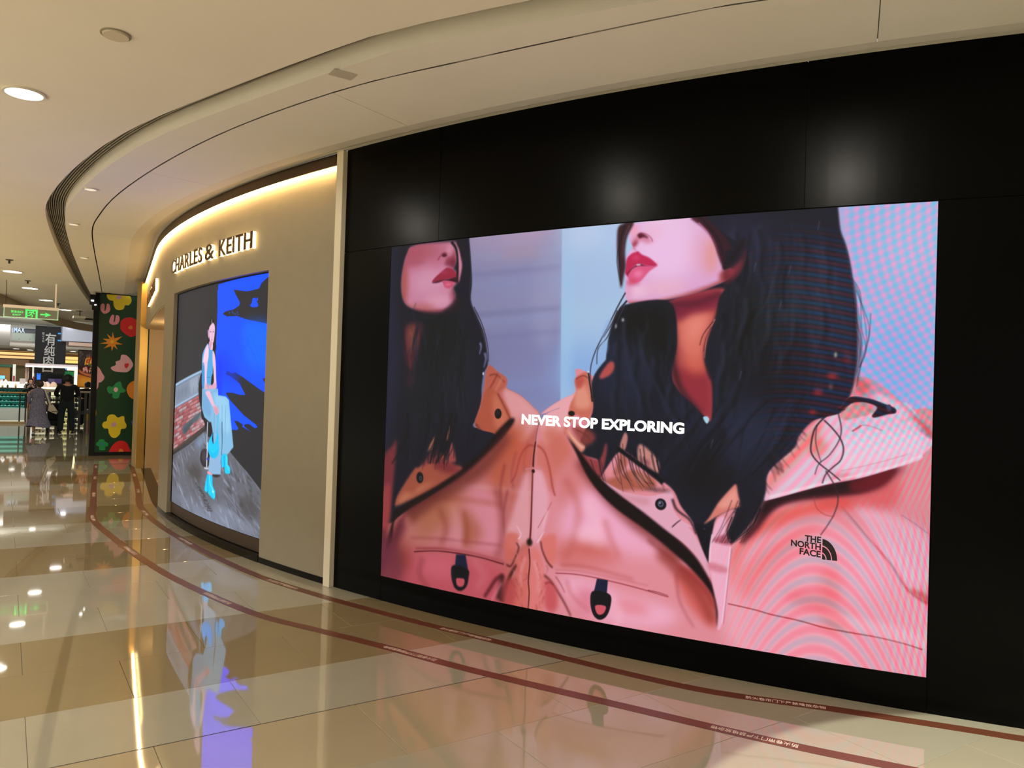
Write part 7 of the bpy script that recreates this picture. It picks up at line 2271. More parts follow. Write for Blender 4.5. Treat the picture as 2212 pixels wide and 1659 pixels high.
('s',(6,58,228),1.4,.5,1.6,1.2,[799,248,925,194]),
('s',(6,58,228),1.4,.5,2.5,1.8,[858,199,812,242]),
('s',(150,160,178),1.5,1,12.2,12.2,[503,515,501,590,504,653,510,686]),
('e',(38,34,40),2.4,1,(489,651,57.1,34.3,0)),
('e',(70,66,74),9,.7,(479,645,31.5,24.1,0)),
('s',(205,210,220),1.5,1,8.1,10.1,[509,590,509,683]),
('f',(200,205,212),1.8,1,1,[483,686,530,685,526,690,488,691]),
('e',(30,60,190),1.5,1,(517,652,10.1,5.1,0)),
('f',(24,22,26),3.5,1,1,[483,152,508,125,538,152,546,180,558,224,564,242,530,254,471,221,476,177]),
('s',(24,22,26),1.2,1,6.1,10.2,[506,124,510,147]),
('f',(196,150,180),1.5,1,1,[468,174,477,172,486,196,481,207,475,199]),
('f',(222,182,206),1.8,1,1,[519,147,500,153,484,162,481,177,486,196,497,216,509,224,523,225,536,218,542,198,545,174,538,155]),
('s',(235,215,220),.9,.9,4.6,2,[508,147,509,130]),
('f',(200,150,180),1.8,1,1,[488,215,527,223,525,248,488,247]),
('f',(226,190,212),2.4,.9,1,[518,223,527,225,526,248,507,250]),
('e',(90,60,80),1.2,.9,(499,180,10.3,1.4,0)),
('s',(110,80,96),.9,.8,1,1,[487,173,509,173]),
('e',(90,60,80),1.2,.9,(530,181,9.9,1.4,0)),
('s',(110,80,96),.9,.8,1,1,[518,174,540,174]),
('s',(190,140,165),.9,.8,3.5,3.5,[517,182,521,201,514,204]),
('e',(190,110,130),1.2,.9,(517,210,11.1,1.6,0)),
('e',(60,60,70),1.2,1,(478,204,4.7,3.5,0)),
('f',(74,158,214),1.5,1,1,[462,227,481,226,502,247,530,251,541,285,537,322,536,375,508,394,431,392,418,328,416,264]),
('f',(222,182,206),1.8,1,1,[472,226,449,240,429,271,421,303,441,306,470,303,487,278,487,247,480,231]),
('f',(238,200,222),3.7,.7,1,[463,234,437,271,440,297,470,297,484,253]),
('f',(222,186,214),1.8,1,1,[440,297,477,294,474,335,480,376,500,404,452,398,453,360]),
('f',(206,150,168),3,.8,1,[464,376,507,379,528,403,463,411]),
('f',(222,182,206),1.7,1,1,[530,251,551,264,565,298,573,344,579,371,577,390,519,403,505,382,547,372,545,329,530,285]),
('f',(196,140,160),4.3,.6,1,[507,380,577,371,577,389,519,403]),
('f',(24,26,30),1.7,1,1,[529,344,543,338,551,366,525,377]),
('f',(60,130,190),2.5,.7,1,[415,303,443,301,453,360,451,395,429,392]),
('s',(40,90,140),.9,.8,1.4,1.4,[475,349,531,350]),
('f',(124,176,212),1.7,1,0,[427,392,461,395,596,390,600,414,671,417,701,429,710,459,724,505,740,551,752,591,701,622,652,624,654,574,650,616,648,697,593,707,531,697,535,650,560,549,539,514,521,515,463,499,431,466]),
('c',[427,392,461,395,596,390,600,414,671,417,701,429,710,459,724,505,740,551,752,591,701,622,652,624,654,574,650,616,648,697,593,707,531,697,535,650,560,549,539,514,521,515,463,499,431,466],0,.5),
('f',(150,200,230),10.7,.6,1,[564,415,679,418,697,447,719,535,659,538,605,481]),
('f',(100,150,196),9,.6,1,[432,399,493,423,534,468,519,500,440,472]),
('f',(140,168,204),13.9,.7,1,[534,644,642,635,648,697,531,697]),
('s',(86,134,176),1.7,.6,4.1,4.1,[602,450,604,511,607,559]),
('s',(86,134,176),1.6,.6,3.9,3.9,[642,449,645,509,648,557]),
('s',(86,134,176),1.6,.6,3.8,3.8,[674,448,676,508,679,555]),
('s',(86,134,176),1.7,.6,4.3,4.3,[568,451,571,513,574,561]),
('s',(60,80,110),1.3,.9,7,5.2,[645,508,653,580,651,622,648,658]),
('s',(100,150,190),2.3,.6,3.4,3.4,[519,406,596,396]),
('c',None,1,.5),
('f',(40,30,34),2.2,1,1,[567,705,646,698,627,707,594,711]),
('f',(224,176,200),1.7,1,1,[467,407,509,400,538,421,568,448,603,462,609,477,588,484,570,476,556,461,513,435]),
('f',(206,140,160),2.8,.7,1,[555,455,603,459,610,479,584,486,570,473]),
('s',(190,120,140),.8,.8,2.3,2.3,[569,464,592,481]),
('s',(190,120,140),.8,.8,2.3,2.3,[582,460,604,478]),
('s',(60,190,225),1.4,.8,7.3,9.1,[613,480,607,505,595,554]),
('f',(20,30,40),1.4,.9,1,[543,557,565,552,573,576,569,595,547,587]),
('f',(10,180,222),1.7,1,1,[544,566,560,549,554,574,560,586,572,592,576,570,578,551,612,552,619,582,627,606,619,628,591,642,570,644,534,635,515,614,520,589]),
('f',(120,176,214),1.7,1,1,[568,552,603,550,593,578,575,591,570,580]),
('s',(8,130,170),1.1,.7,1.2,1.2,[527,613,568,626,617,607]),
('s',(8,130,170),1.1,.7,1.2,1.2,[527,620,569,631,618,613]),
('s',(8,130,170),1.1,.7,1.2,1.2,[528,627,569,635,618,620]),
('s',(8,130,170),1.1,.7,1.2,1.2,[529,634,569,640,619,626]),
('s',(90,220,245),2.3,.6,2.4,1.7,[530,598,550,618,585,621,616,595]),
('f',(18,186,218),1.7,1,1,[523,707,568,709,575,738,589,752,604,763,603,787,585,791,539,779,527,768,521,775,494,769,507,733]),
('f',(18,186,218),1.6,1,1,[655,626,701,623,709,653,729,663,731,682,712,687,689,686,680,667,663,670,656,667]),
('f',(226,150,170),1.7,1,1,[524,696,567,702,566,708,521,706]),
('s',(110,228,246),2.3,.8,8.5,5.7,[541,711,553,741,582,762,597,785]),
('s',(110,228,246),2.1,.8,7.4,4.9,[698,627,704,656,721,675]),
('s',(6,120,150),1.4,.8,6,6,[525,713,527,744,535,771]),
('s',(6,120,150),1.3,.8,5.1,5.1,[673,626,679,656,678,668]),
('e',(200,250,255),2.2,.8,(582,765,9.4,4.3,0)),
]

# ------------------------------------------------------------------ lettering
def glyphs(body, offset=0.0, extrude=0.0):
    c = bpy.data.curves.new('lettering', 'FONT'); c.body = body; c.offset = offset; c.extrude = extrude; c.resolution_u = 4
    o = bpy.data.objects.new('lettering', c); COL.objects.link(o)
    bpy.context.view_layer.update()
    me = bpy.data.meshes.new_from_object(o.evaluated_get(bpy.context.evaluated_depsgraph_get()))
    bpy.data.objects.remove(o); bpy.data.curves.remove(c)
    v = np.array([q.co[:] for q in me.vertices]); f = [tuple(p.vertices) for p in me.polygons]
    bpy.data.meshes.remove(me)
    return v, f
def placed(body, fn, offset=0.0, extrude=0.0, cap=None):
    """text mapped by fn(u, h, d): u 0..1 along the line, h 0..1 cap height, d -1..1 depth"""
    v, f = glyphs(body, offset, extrude)
    x0, x1 = v[:, 0].min(), v[:, 0].max(); top = cap or v[:, 1].max(); bot = 0.0 if cap is None else min(0, v[:, 1].min())
    return mesh([fn((p[0] - x0) / (x1 - x0), p[1] / top, (p[2] / extrude) if extrude else 0) for p in v], f)
def wall_text(body, sa, za, sb, zb, h, off, offset=0.0):
    return placed(body, lambda u, t, d: (*wp(sa + (sb - sa) * u, off), za + (zb - za) * u + t * h), offset)
def flat_text(body, x0, x1, y, z0, h, offset=0.0):
    return placed(body, lambda u, t, d: (x0 + (x1 - x0) * u, y, z0 + t * h), offset)

# ================================================================== LED SCREEN
LS0, LS1, LZ0, LZ1 = 48.697, 52.328, 0.186, 2.667
W_ = 1600; H_ = int(W_ * (LZ1 - LZ0) / (LS1 - LS0))
art = Art(W_, H_, (0, 0, 0), (0, 0, 1, 1)); art.run(LED_ART)
art.a = np.clip(art.a, 0, 1) ** 1.12
# interference bands and dot structure of the display
vv, uu = np.mgrid[0:H_, 0:W_].astype(np.float32); uu /= W_; vv /= H_
def poly(c): return sum(c[i * 3 + j] * uu ** i * vv ** j for i in range(4) for j in range(3))
qx = poly([847.2, -23.4, -0.1, 721.1, -5.5, -0.1, 387.3, 0.5, 0, 71.2, 2.1, 0]); qy = poly([534.4, 705.6, 3.2, -91.2, 263.6, 2.4, -16.2, 65.5, 1.1, 8.1, -13.5, 0])
def ss_(a, b, x): t = np.clip((x - a) / (b - a), 0, 1); return t * t * (3 - 2 * t)
A_ = art.a
lum = A_.mean(2)
# nested arches over the coat
ph = 2 * np.pi * ((qy - 1100) - 0.0064 * (qx - 1757) ** 2) / 43.0
w1 = ss_(1500, 1720, qx) * ss_(1050, 1190, qy - (qx - 1757) * 0.0) * ss_(0.3, 0.55, lum)
c1 = np.cos(ph); up_, dn_ = np.clip(c1 + 0.25, 0, 1.2), np.clip(-c1 - 0.1, 0, 1)
A_ += (up_ * w1)[:, :, None] * np.array([0.01, -0.085, -0.07]) + (dn_ * w1)[:, :, None] * np.array([-0.16, 0.01, 0.03])
# checker of pink and blue over the pale background and the hood
pa = 2 * np.pi * ((qy - 700) + 0.42 * (qx - 1850) + 0.0007 * (qx - 1900) ** 2) / 19.0
pb = 2 * np.pi * ((qx - 1850) * 0.9 - 0.3 * (qy - 600) - 0.0011 * (qy - 600) ** 2) / 20.0
wbg = ss_(1800, 1850, qx) * ss_(0.42, 0.6, lum) * (1 - ss_(930, 1010, qy))
chk = (0.55 * np.cos(pa) + 0.75 * np.cos(pb))[:, :, None] * wbg[:, :, None]
A_ += chk * np.array([0.17, -0.05, -0.03]) - wbg[:, :, None] * np.array([0.06, -0.01, -0.02])
# red and blue bands in the dark hair
pc = 2 * np.pi * ((qy - 700) + 0.12 * (qx - 1700) - 0.0016 * (qx - 1700) ** 2 + 9 * np.sin(qx / 60.0)) / 20.5
wh = ss_(1580, 1800, qx) * (1 - ss_(0.2, 0.34, lum)) * (1 - ss_(900, 1010, qy)) * ss_(450, 560, qy)
cc = np.cos(pc)
A_ += (np.clip(cc, 0, 1) * wh)[:, :, None] * np.array([0.13, 0.0, 0.03]) + (np.clip(-cc, 0, 1) * wh)[:, :, None] * np.array([-0.02, 0.06, 0.15])
# fine band on the hood and flap
pd = 2 * np.pi * ((qx - 1800) * 0.8 + (qy - 980) * 0.5 + 0.0011 * (qx - 1850) ** 2) / 15.0
wf = ss_(1640, 1720, qx) * ss_(0.5, 0.65, lum) * ss_(820, 900, qy - (qx - 1900) * .2) * (1 - ss_(1060, 1120, qy))
A_ += (np.cos(pd) * wf)[:, :, None] * np.array([0.07, -0.07, -0.04])
# vertical bands at the right border
pe = 2 * np.pi * (qx + 0.14 * (qy - 1200)) / 15.5
we = ss_(1880, 1990, qx) * ss_(1080, 1200, qy)
A_ += (np.cos(pe) * we)[:, :, None] * np.array([0.06, -0.09, -0.02])
# faint dot raster
yy_, xx_ = np.mgrid[0:H_, 0:W_]
A_ *= (1 + 0.035 * np.sin(xx_ * 2 * np.pi / 4.3) * np.sin(yy_ * 2 * np.pi / 4.3))[:, :, None]
A_ *= (0.87 + 0.13 * ss_(0.0, 0.55, uu))[:, :, None] * np.array([1.0, 0.985, 0.975])
led_im = picture('led_advert', A_)
led = root('led_screen', (*wp(50.5, 0.0), LZ0), 'large glowing screen with woman in pink padded jacket, on black wall', 'screen')
curved_picture('display', LS0, LS1, LZ0, LZ1, 0.004, picture_mat('led_display', led_im, 1.0, 0.6), led)
mb = MB(); curved_box(mb, LS0 - 0.003, LS1 + 0.003, -0.012, 0.002, LZ0 - 0.004, LZ1 + 0.004); mb.out('cabinet', M['black_seam'], led)
o = link('lettering', wall_text('NEVER STOP EXPLORING', 49.934, 1.393, 51.038, 1.387, 0.064, 0.0065, 0.04), M['cap_white'], led)
for w_, a in (('THE', (51.722, 0.829, 51.806, 0.827, 0.034)), ('NORTH', (51.651, 0.797, 51.806, 0.789, 0.034)), ('FACE', (51.697, 0.756, 51.806, 0.749, 0.034))):
    link('jacket_lettering', wall_text(w_, *a, 0.0065, 0.035), M['ink'], led)
# quarter dome emblem beside the words: three nested bands
for ri, ro in ((0.001, 0.026), (0.032, 0.064), (0.070, 0.106)):
    ri, ro = min(ri, ro), max(ri, ro)
    v = []; f = []; n = 14
    for i in range(n + 1):
        t = PI / 2 * i / n
        for r in (ri, ro): v.append((*wp(51.813 + r * 0.72 * math.sin(t), 0.0065), 0.745 + r * math.cos(t) - 0.006 * math.sin(t)))
    for i in range(n): f.append((2 * i, 2 * i + 1, 2 * i + 3, 2 * i + 2))
    link('jacket_emblem', mesh(v, f), M['ink'], led)

# ================================================================== RECESSED FASHION SCREEN
FS0, FS1, FZ0, FZ1 = 44.16, 46.95, 0.19, 2.63
W2 = 1000; H2 = int(W2 * (FZ1 - FZ0) / (FS1 - FS0))
fa = Art(W2, H2, (0, 0, 0), (0, 0, 1, 1)); fa.run(FASHION_ART)
def blue_boost(a, lin):
    k = ss_(0.55, 0.9, a[:, :, 2] - a[:, :, 0])[:, :, None]
    return lin * (1 + k * np.array([0.0, 0.15, 1.3])) * 1.22
fas = root('advertising_screen', (*wp(45.6, -0.05), FZ0), 'tall recessed screen with seated woman in blue trousers and torn blue paper', 'screen')
a0, a1 = OL + 0.002, OR_ - 0.002
im = picture('fashion_advert', fa.a, blue_boost)
curved_picture('display', FS0, FS1 + 0.05, FZ0, FZ1, -0.05, picture_mat('fashion_display', im, 1.0, 0.5), fas)
mb = MB(); curved_box(mb, OL + 0.001, OR_ - 0.001, -0.05, -0.04, FZ1 - 0.012, OT - 0.002); curved_box(mb, OL + 0.001, OL + 0.012, -0.05, -0.04, FZ0, OT - 0.01); mb.out('bezel', M['black_seam'], fas)

# ================================================================== SHOP SIGNS (halo-lit letters)
def sign(rootlabel, words, z, h, group=None):
    s_mid = words[0][1]
    r = root('wall_sign', (*wp(s_mid, 0.03), z), rootlabel, 'sign')
    for word, sa, sb in words:
        gl = [glyphs(ch, 0.0) for ch in word]
        ws = [g[0][:, 0].max() - g[0][:, 0].min() for g in gl]; gap = 0.11
        k = (sb - sa) / (sum(ws) + gap * (len(ws) - 1)); x = sa
        for ch, w in zip(word, ws):
            wd_ = w * k
            def put(u, t, d, o0, o1, grow=0.0, x=x, wd_=wd_):
                return (*wp(x + wd_ * u + grow * (u - 0.5), o0 + (o1 - o0) * (d + 1) / 2), z + t * h)
            f_ = placed(ch, lambda u, t, d: put(u, t, d, 0.044, 0.054), 0.006, 0.1)
            lo = link('letter', f_, M['letter_face'], r)
            link('halo', placed(ch, lambda u, t, d: put(u, t, d, 0.012, 0.0435), 0.004, 0.1), M['halo'], lo)
            x += wd_ + gap * k
    return r
sign('bronze halo-lit shop name letters above the recessed screen', (('CHARLES', 44.29, 45.53), ('&', 45.63, 45.88), ('KEITH', 46.02, 46.76)), 2.852, 0.155)
sign('small halo-lit shop name letters above the entrance, seen edge-on', (('CHARLES', S0 - 2.3, S0 - 1.05), ('&', S0 - 0.95, S0 - 0.7), ('KEITH', S0 - 0.55, S0 + 0.25)), 2.80, 0.17)

# ================================================================== FLOOR TAPES
def arc(pts):
    L = [0.0]
    for a, b in zip(pts, pts[1:]): L.append(L[-1] + (b - a).length)
    return L
def along(pts, L, t):
    j = 0
    while j < len(L) - 2 and L[j + 1] < t: j += 1
    u = (t - L[j]) / (L[j + 1] - L[j]); d = (pts[j + 1] - pts[j]).normalized()
    return pts[j].lerp(pts[j + 1], u), Vector((-d.y, d.x))
WARN = '防火卷帘门下严禁堆放杂物'
def tape(label, pts, texts, reverse, w=0.076):
    P_ = crom(pts, 8); L = arc(P_)
    r = root('floor_tape', (P_[0].x, P_[0].y, 0), label, 'tape')
    mb = MB(); k = 0
    for i, p in enumerate(P_):
        d = (P_[min(i + 1, len(P_) - 1)] - P_[max(i - 1, 0)]).normalized(); n = Vector((-d.y, d.x)) * w / 2
        for q, z in ((p - n, 0.0003), (p + n, 0.0003), (p + n, 0.0013), (p - n, 0.0013)): mb.v.append((q.x, q.y, z))
    for i in range(len(P_) - 1):
        for j in range(4): mb.f.append((i * 4 + j, i * 4 + (j + 1) % 4, i * 4 + 4 + (j + 1) % 4, i * 4 + 4 + j))
    mb.out('tape_strip', M['tape'], r)
    for c in texts:
        t = min(range(len(P_)), key=lambda i: (P_[i] - Vector(c)).length); t = L[t]
        def fn(u, h, d, t=t):
            q, n = along(P_, L, t + (0.2 if reverse else -0.2) + (-0.4 if reverse else 0.4) * u)
            q = q + n * ((h - 0.5) * (-0.036 if reverse else 0.036))
            return (q.x, q.y, 0.0018)
        link('lettering', placed(WARN, fn, 0.003), M['white_print'], r)
tape('outer dark red warning tape curving across the open floor', [(3.9, 1.0), (3.35, 1.86), (3.14, 2.19), (2.95, 2.53), (2.775, 2.86), (2.31, 3.74), (2.03, 4.35), (1.77, 4.88), (1.52, 5.40), (1.32, 6.15), (1.17, 6.89), (1.06, 7.73), (0.955, 8.8), (0.89, 9.75), (0.91, 10.3), (1.0, 11.2), (1.16, 13.0), (1.325, 14.7), (1.48, 16.32)],
     ((3.06, 2.41), (2.11, 4.23), (1.40, 5.95), (1.045, 8.0), (0.9, 10.0), (1.08, 12.1), (1.27, 14.1), (1.45, 15.9)), False)
tape('inner dark red warning tape running along the shopfront base', [(4.5, 1.3), (4.16, 1.74), (4.03, 1.92), (3.65, 2.42), (3.29, 2.86), (3.08, 3.24), (2.79, 3.90), (2.46, 4.65), (2.2, 5.3), (2.05, 5.72), (1.83, 6.45), (1.68, 7.30), (1.565, 8.25), (1.485, 9.25), (1.47, 10.3), (1.53, 11.2), (1.64, 12.05), (1.85, 14.06), (2.05, 16.15)],
     ((3.53, 2.59), (2.60, 4.40), (1.94, 6.19), (1.54, 8.24), (1.48, 10.2), (1.66, 12.2), (1.86, 14.2)), True)
mb = MB().box(1.46, 2.08, 16.30, 16.33, 0.0003, 0.0011); tag(mb.out('floor_tape', M['tape']), 'thin dark cross line joining the two floor tapes by the flower panel', 'tape')

# ================================================================== CEILING FIXTURES
M['lamp_warm'] = mat('warm_downlight', (1, 0.9, 0.7), emis=(1.0, 0.8, 0.5), es=6)
def downlight(x, y, z, r, label, material, group=None, lip=0.012):
    t = root('ceiling_downlight', (x, y, z), label, 'ceiling light', group)
    MB().ring((x, y), r, r * 1.14, z - lip, z + 0.0).out('trim_ring', M['trim_white'], t)
    MB().cyl((x, y), r, z - lip * 0.6, z - 0.001, 28).out('diffuser', material, t)
    return t
downlight(0.044, 5.787, ZC, 0.105, 'bright round downlight at upper left of the plain ceiling', M['lamp_glass'])
for (x, y), lb in zip(((0.05, 15.73), (0.367, 18.38), (0.737, 20.92), (1.271, 23.42)), ('first of the four far downlights, standing alone nearest us', 'second of the four far downlights, above the exit sign', 'third of the four far downlights in the row', 'last of the four far downlights, beside the ceiling edge')):
    downlight(x, y, ZC, 0.14, lb, M['lamp_glass'])
for (x, y), lb in zip(((0.598, 8.299), (0.592, 10.315), (0.904, 13.07)), ('small dim downlight in the soffit ring, nearest of three', 'small dim downlight in the soffit ring, middle of three', 'small dim downlight in the soffit ring, farthest of three')):
    downlight(x + 0.02, y, ZC, 0.052, lb, M['lamp_dim'])
for s_, o_, lb in ((41.6, -0.55, 'small warm downlight in the entrance soffit, nearer one'), (40.2, -0.5, 'small warm downlight in the entrance soffit, farther one')):
    downlight(*wp(s_, o_), ET - 0.0125, 0.06, lb, M['lamp_warm'])
t = root('smoke_detector', (0.425, 4.5, ZC), 'round flush cream detector disc in the ceiling', 'detector')
MB().cyl((0.425, 4.5), 0.062, ZC - 0.014, ZC - 0.001, 28, 0.066).out('cover', M['plastic'], t); MB().ring((0.425, 4.5), 0.066, 0.074, ZC - 0.006, ZC).out('base_ring', M['grey_plate'], t)
o = MB().box(1.5, 1.635, 4.20, 4.30, ZC - 0.004, ZC - 0.0005).out('access_plate', M['plate_light']); tag(o, 'small grey rectangular access plate on the soffit', 'access plate')
for i, ((x, y), lb) in enumerate((((0.0, 14.2), 'short sprinkler head left of the first far downlight'), ((0.30, 17.0), 'sprinkler head near the exit sign hanger'), ((1.02, 21.6), 'sprinkler head between the third and last far downlights'))):
    t = root('sprinkler', (x, y, ZC), lb, 'sprinkler'); MB().cyl((x, y), 0.05, ZC - 0.012, ZC).out('escutcheon', M['steel'], t); MB().cyl((x, y), 0.016, ZC - 0.06, ZC - 0.012, 8).out('head', M['dark_steel'], t)
t = root('ceiling_projector', (1.66, 23.4, ZC), 'grey ceiling-hung projector near the last far downlight', 'projector')
bevel(MB().box(1.45, 1.74, 23.2, 23.5, 3.19, 3.25).out('body', M['trim_white'], t), 0.012); MB().box(1.72, 1.96, 23.25, 23.45, 3.17, 3.205).out('lens_box', M['black_seam'], t); MB().cyl((1.6, 23.35), 0.02, 3.25, ZC, 8).out('pole', M['steel'], t); MB().box(1.5, 1.66, 23.3, 23.4, 3.37, 3.385).out('ceiling_plate', M['steel'], t)

# ---- hanging exit sign
EX = 17.2
t = root('exit_sign', (0.22, EX, 2.74), 'hanging glass exit sign with green running man and arrow', 'sign')
M['exit_glass'] = mat('exit_panel', srgb(120, 112, 92), 0.15, emis=(0.16, 0.19, 0.11), es=0.35)
M['pale_green'] = mat('pale_green_edge', (0.5, 0.8, 0.5), emis=(0.45, 0.8, 0.42), es=0.55)
M['exit_bar'] = mat('exit_top_bar', srgb(226, 200, 160), 0.4, emis=(0.8, 0.66, 0.5), es=0.35)
xa, xb, za, zb = -0.06, 0.82, 2.705, 2.935
MB().box(xa, xb, EX - 0.008, EX + 0.008, za, zb - 0.04).out('glass_panel', M['exit_glass'], t)
bevel(MB().box(xa - 0.01, xb + 0.01, EX - 0.03, EX + 0.03, zb - 0.05, zb + 0.005).out('top_bar', M['exit_bar'], t), 0.006)
mb = MB(); mb.box(xa, xa + 0.012, EX - 0.012, EX - 0.004, za, zb - 0.05); mb.box(xb - 0.012, xb, EX - 0.012, EX - 0.004, za, zb - 0.05); mb.box(xa, xb, EX - 0.012, EX - 0.004, za, za + 0.012); mb.out('edge_frame', M['pale_green'], t)
YF = EX - 0.0125
link('lettering', flat_text('安全出口', 0.055, 0.245, YF, 2.80, 0.042, 0.01), M['green_glow'], t); link('lettering', flat_text('EXIT', 0.085, 0.215, YF, 2.745, 0.028, 0.01), M['green_glow'], t)
mb = MB(); mb.box(0.285, 0.315, YF - 0.004, YF, 2.72, 2.872); mb.box(0.45, 0.48, YF - 0.004, YF, 2.72, 2.872); mb.box(0.285, 0.48, YF - 0.004, YF, 2.85, 2.872)
mb.tube([(0.335, YF, 2.80), (0.355, YF, 2.825), (0.40, YF, 2.825), (0.43, YF, 2.795)], 0.008, 6); mb.tube([(0.395, YF, 2.825), (0.37, YF, 2.785), (0.40, YF, 2.765), (0.39, YF, 2.73)], 0.010, 6); mb.tube([(0.37, YF, 2.785), (0.355, YF, 2.765), (0.32, YF, 2.762)], 0.009, 6); mb.cyl((0.41, YF), 0.0, 0, 0, 3) if False else None
mb.lathe((0.412, YF, 2.84), [(0, -0.012), (0.011, -0.005), (0.011, 0.005), (0, 0.012)], 8); mb.out('running_man', M['green_glow'], t)
mb = MB(); mb.box(0.525, 0.63, YF - 0.004, YF, 2.785, 2.805); k = len(mb.v); mb.v += [(0.60, YF - 0.004, 2.835), (0.70, YF - 0.004, 2.795), (0.60, YF - 0.004, 2.755), (0.625, YF - 0.004, 2.795), (0.60, YF, 2.835), (0.70, YF, 2.795), (0.60, YF, 2.755), (0.625, YF, 2.795)]; mb.f += [(k, k + 1, k + 3), (k + 1, k + 2, k + 3), (k + 4, k + 7, k + 5), (k + 5, k + 7, k + 6), (k, k + 4, k + 5, k + 1), (k + 1, k + 5, k + 6, k + 2)]
mb.out('arrow', M['green_glow'], t)
for x, w, m_ in ((-0.03, 0.005, M['dark_steel']), (0.77, 0.014, M['exit_bar'])): MB().cyl((x, EX), w, zb, ZC, 8).out('hanging_rod', m_, t)

# ================================================================== FLOWER PANEL
SH = {
'yel1':[24,339,24,331,29,326,35,325,36,317,40,309,47,307,55,310,58,318,65,319,70,328,68,336,65,340,58,342,45,342],
'lil1':[41,335,45,338,50,337,51,333,45,330,40,332],
'pk1':[12,306,12,314,15,318,19,317,20,307,22,306,23,317,26,319,29,315,30,305,25,299,19,297,14,301],
'pk2':[29,283,31,291,34,296,38,295,38,285,40,284,40,294,45,296,48,292,48,284,44,277,36,275,30,278],
'red1':[50,277,52,286,61,292,72,293,81,288,86,277,85,262,78,254,70,252,62,256,52,265],
'or1':[65,271,68,275,72,276,74,272,72,268,68,268],
'star':[36,261,40,247,55,252,43,240,57,235,42,234,47,223,39,230,36,219,34,230,20,224,29,234,12,234,27,239,18,245,31,245,25,256,35,248],
'starc':[33,240,35,243,38,242,39,239,36,236,33,237],
'pink3':[35,185,44,191,44,198,52,202,54,212,62,213,70,207,77,195,75,186,67,177,55,176,41,178],
'red3':[61,193,64,195,68,195,69,191,65,185,62,187],
'pk4':[8,184,13,184,17,178,20,172,24,165,22,158,17,153,14,152,13,143,9,141],
'gr1':[29,141,33,146,40,145,46,153,54,156,57,149,59,143,65,138,61,133,55,132,52,122,45,120,40,123,40,130,33,131],
'grc':[43,142,46,144,50,141,49,135,45,134,42,138],
'or2':[87,159,75,156,68,147,67,136,73,124,83,118,88,118,94,142],
'orc':[87,142,83,140,83,135,87,134,92,138],
'orl':[8,99,11,93,11,85,8,79],
'yel2':[23,63,25,70,31,73,32,81,37,86,45,86,52,80,59,83,64,82,65,73,69,64,67,57,59,55,57,45,49,37,41,39,36,47,34,56,27,57],
'lil2':[39,64,44,70,49,69,49,63,45,60,41,61],
'bl':[78,69,81,75,90,77,90,59,83,60],
'gr2':[13,26,17,30,19,34,27,34,29,30,35,26,35,20,30,18,30,12,20,12,19,19,14,21],
'gr2c':[20,26,26,28,27,23,21,22],
'red2':[40,4,41,17,50,28,60,31,70,27,76,15,77,4],
'or3':[56,10,59,14,64,11,64,5,56,5],
'yl3':[88,245,84,241,83,234,86,229,91,230],
'ylr':[97,298,102,305,108,293,103,284],

}
FC = {'yel1': (232, 206, 40), 'lil1': (214, 158, 190), 'pk1': (232, 148, 164), 'pk2': (232, 148, 170), 'red1': (214, 28, 30), 'or1': (222, 130, 40), 'star': (236, 146, 36), 'starc': (240, 196, 40), 'pink3': (236, 176, 190), 'red3': (214, 40, 44),
      'pk4': (236, 170, 186), 'gr1': (36, 150, 84), 'grc': (238, 190, 200), 'or2': (236, 140, 40), 'orc': (226, 170, 50), 'orl': (236, 150, 40), 'yel2': (238, 212, 44), 'lil2': (214, 168, 196), 'bl': (70, 100, 190), 'gr2': (30, 146, 76), 'gr2c': (40, 130, 140), 'red2': (222, 34, 32), 'or3': (238, 140, 40), 'yl3': (226, 206, 40), 'ylr': (214, 40, 40)}
PWX = 130
fl_a = Art(PWX * 5, 346 * 5, (6, 58, 28), (0, 346, 5, -5))
for k, v in SH.items():
    fl_a.fill(FC[k], 0.15, 1, k != 'star', v)
for a, b in (((21, 315), (20, 303)), ((40, 294), (38, 281))): fl_a.stroke((6, 58, 28), 0.2, 1, 2.2, 1.6, [a[0], a[1], b[0], b[1]])
fp = root('flower_panel', (2.1, 18.15, 0), 'dark green hoarding panel printed with bold flowers beside the gold column', 'panel')
FY = 18.15
flat_picture('printed_face', 1.5, 1.5 + PWX / 100, FY - 0.001, -0.06 + 0.06, 3.4, picture_mat('flower_print', picture('flower_print', fl_a.a[int(5 * 6):346 * 5]), None, 0.45), fp)
MB().box(1.5, 2.8, FY, FY + 0.12, 0.0, 3.4).out('board', M['black_seam'], fp)
MB().box(1.5, 1.6, FY - 0.012, FY - 0.0015, 0.0, 3.4).out('frame_post', M['black_seam'], fp); MB().box(1.6, 2.8, FY - 0.012, FY - 0.0015, 0.0, 0.075).out('frame_rail', M['black_seam'], fp); MB().box(1.6, 2.8, FY - 0.012, FY - 0.0015, 3.385, 3.4).out('frame_rail', M['black_seam'], fp)
t = root('blade_bracket', (1.44, 17.95, 3.2), 'black box bracket with small lamps at the panel top corner', 'bracket')
bevel(MB().box(1.405, 1.50, 17.9, 18.05, 3.13, 3.33).out('housing', M['black_seam'], t), 0.006); MB().box(1.45, 1.56, 17.95, 18.02, 3.02, 3.2).out('arm', M['black_seam'], t); MB().box(1.42, 1.47, 17.885, 17.899, 3.19, 3.215).out('lamp_lens', M['lamp_glass'], t); MB().box(1.49, 1.52, 17.935, 17.949, 3.115, 3.135).out('lamp_lens', M['lamp_glass'], t)
MB().cyl((1.49, 18.0), 0.02, 3.33, 3.4, 8).out('mount', M['plastic'], t)

# ================================================================== BEYOND: ATRIUM AND FAR SHOPS
C_ = {}
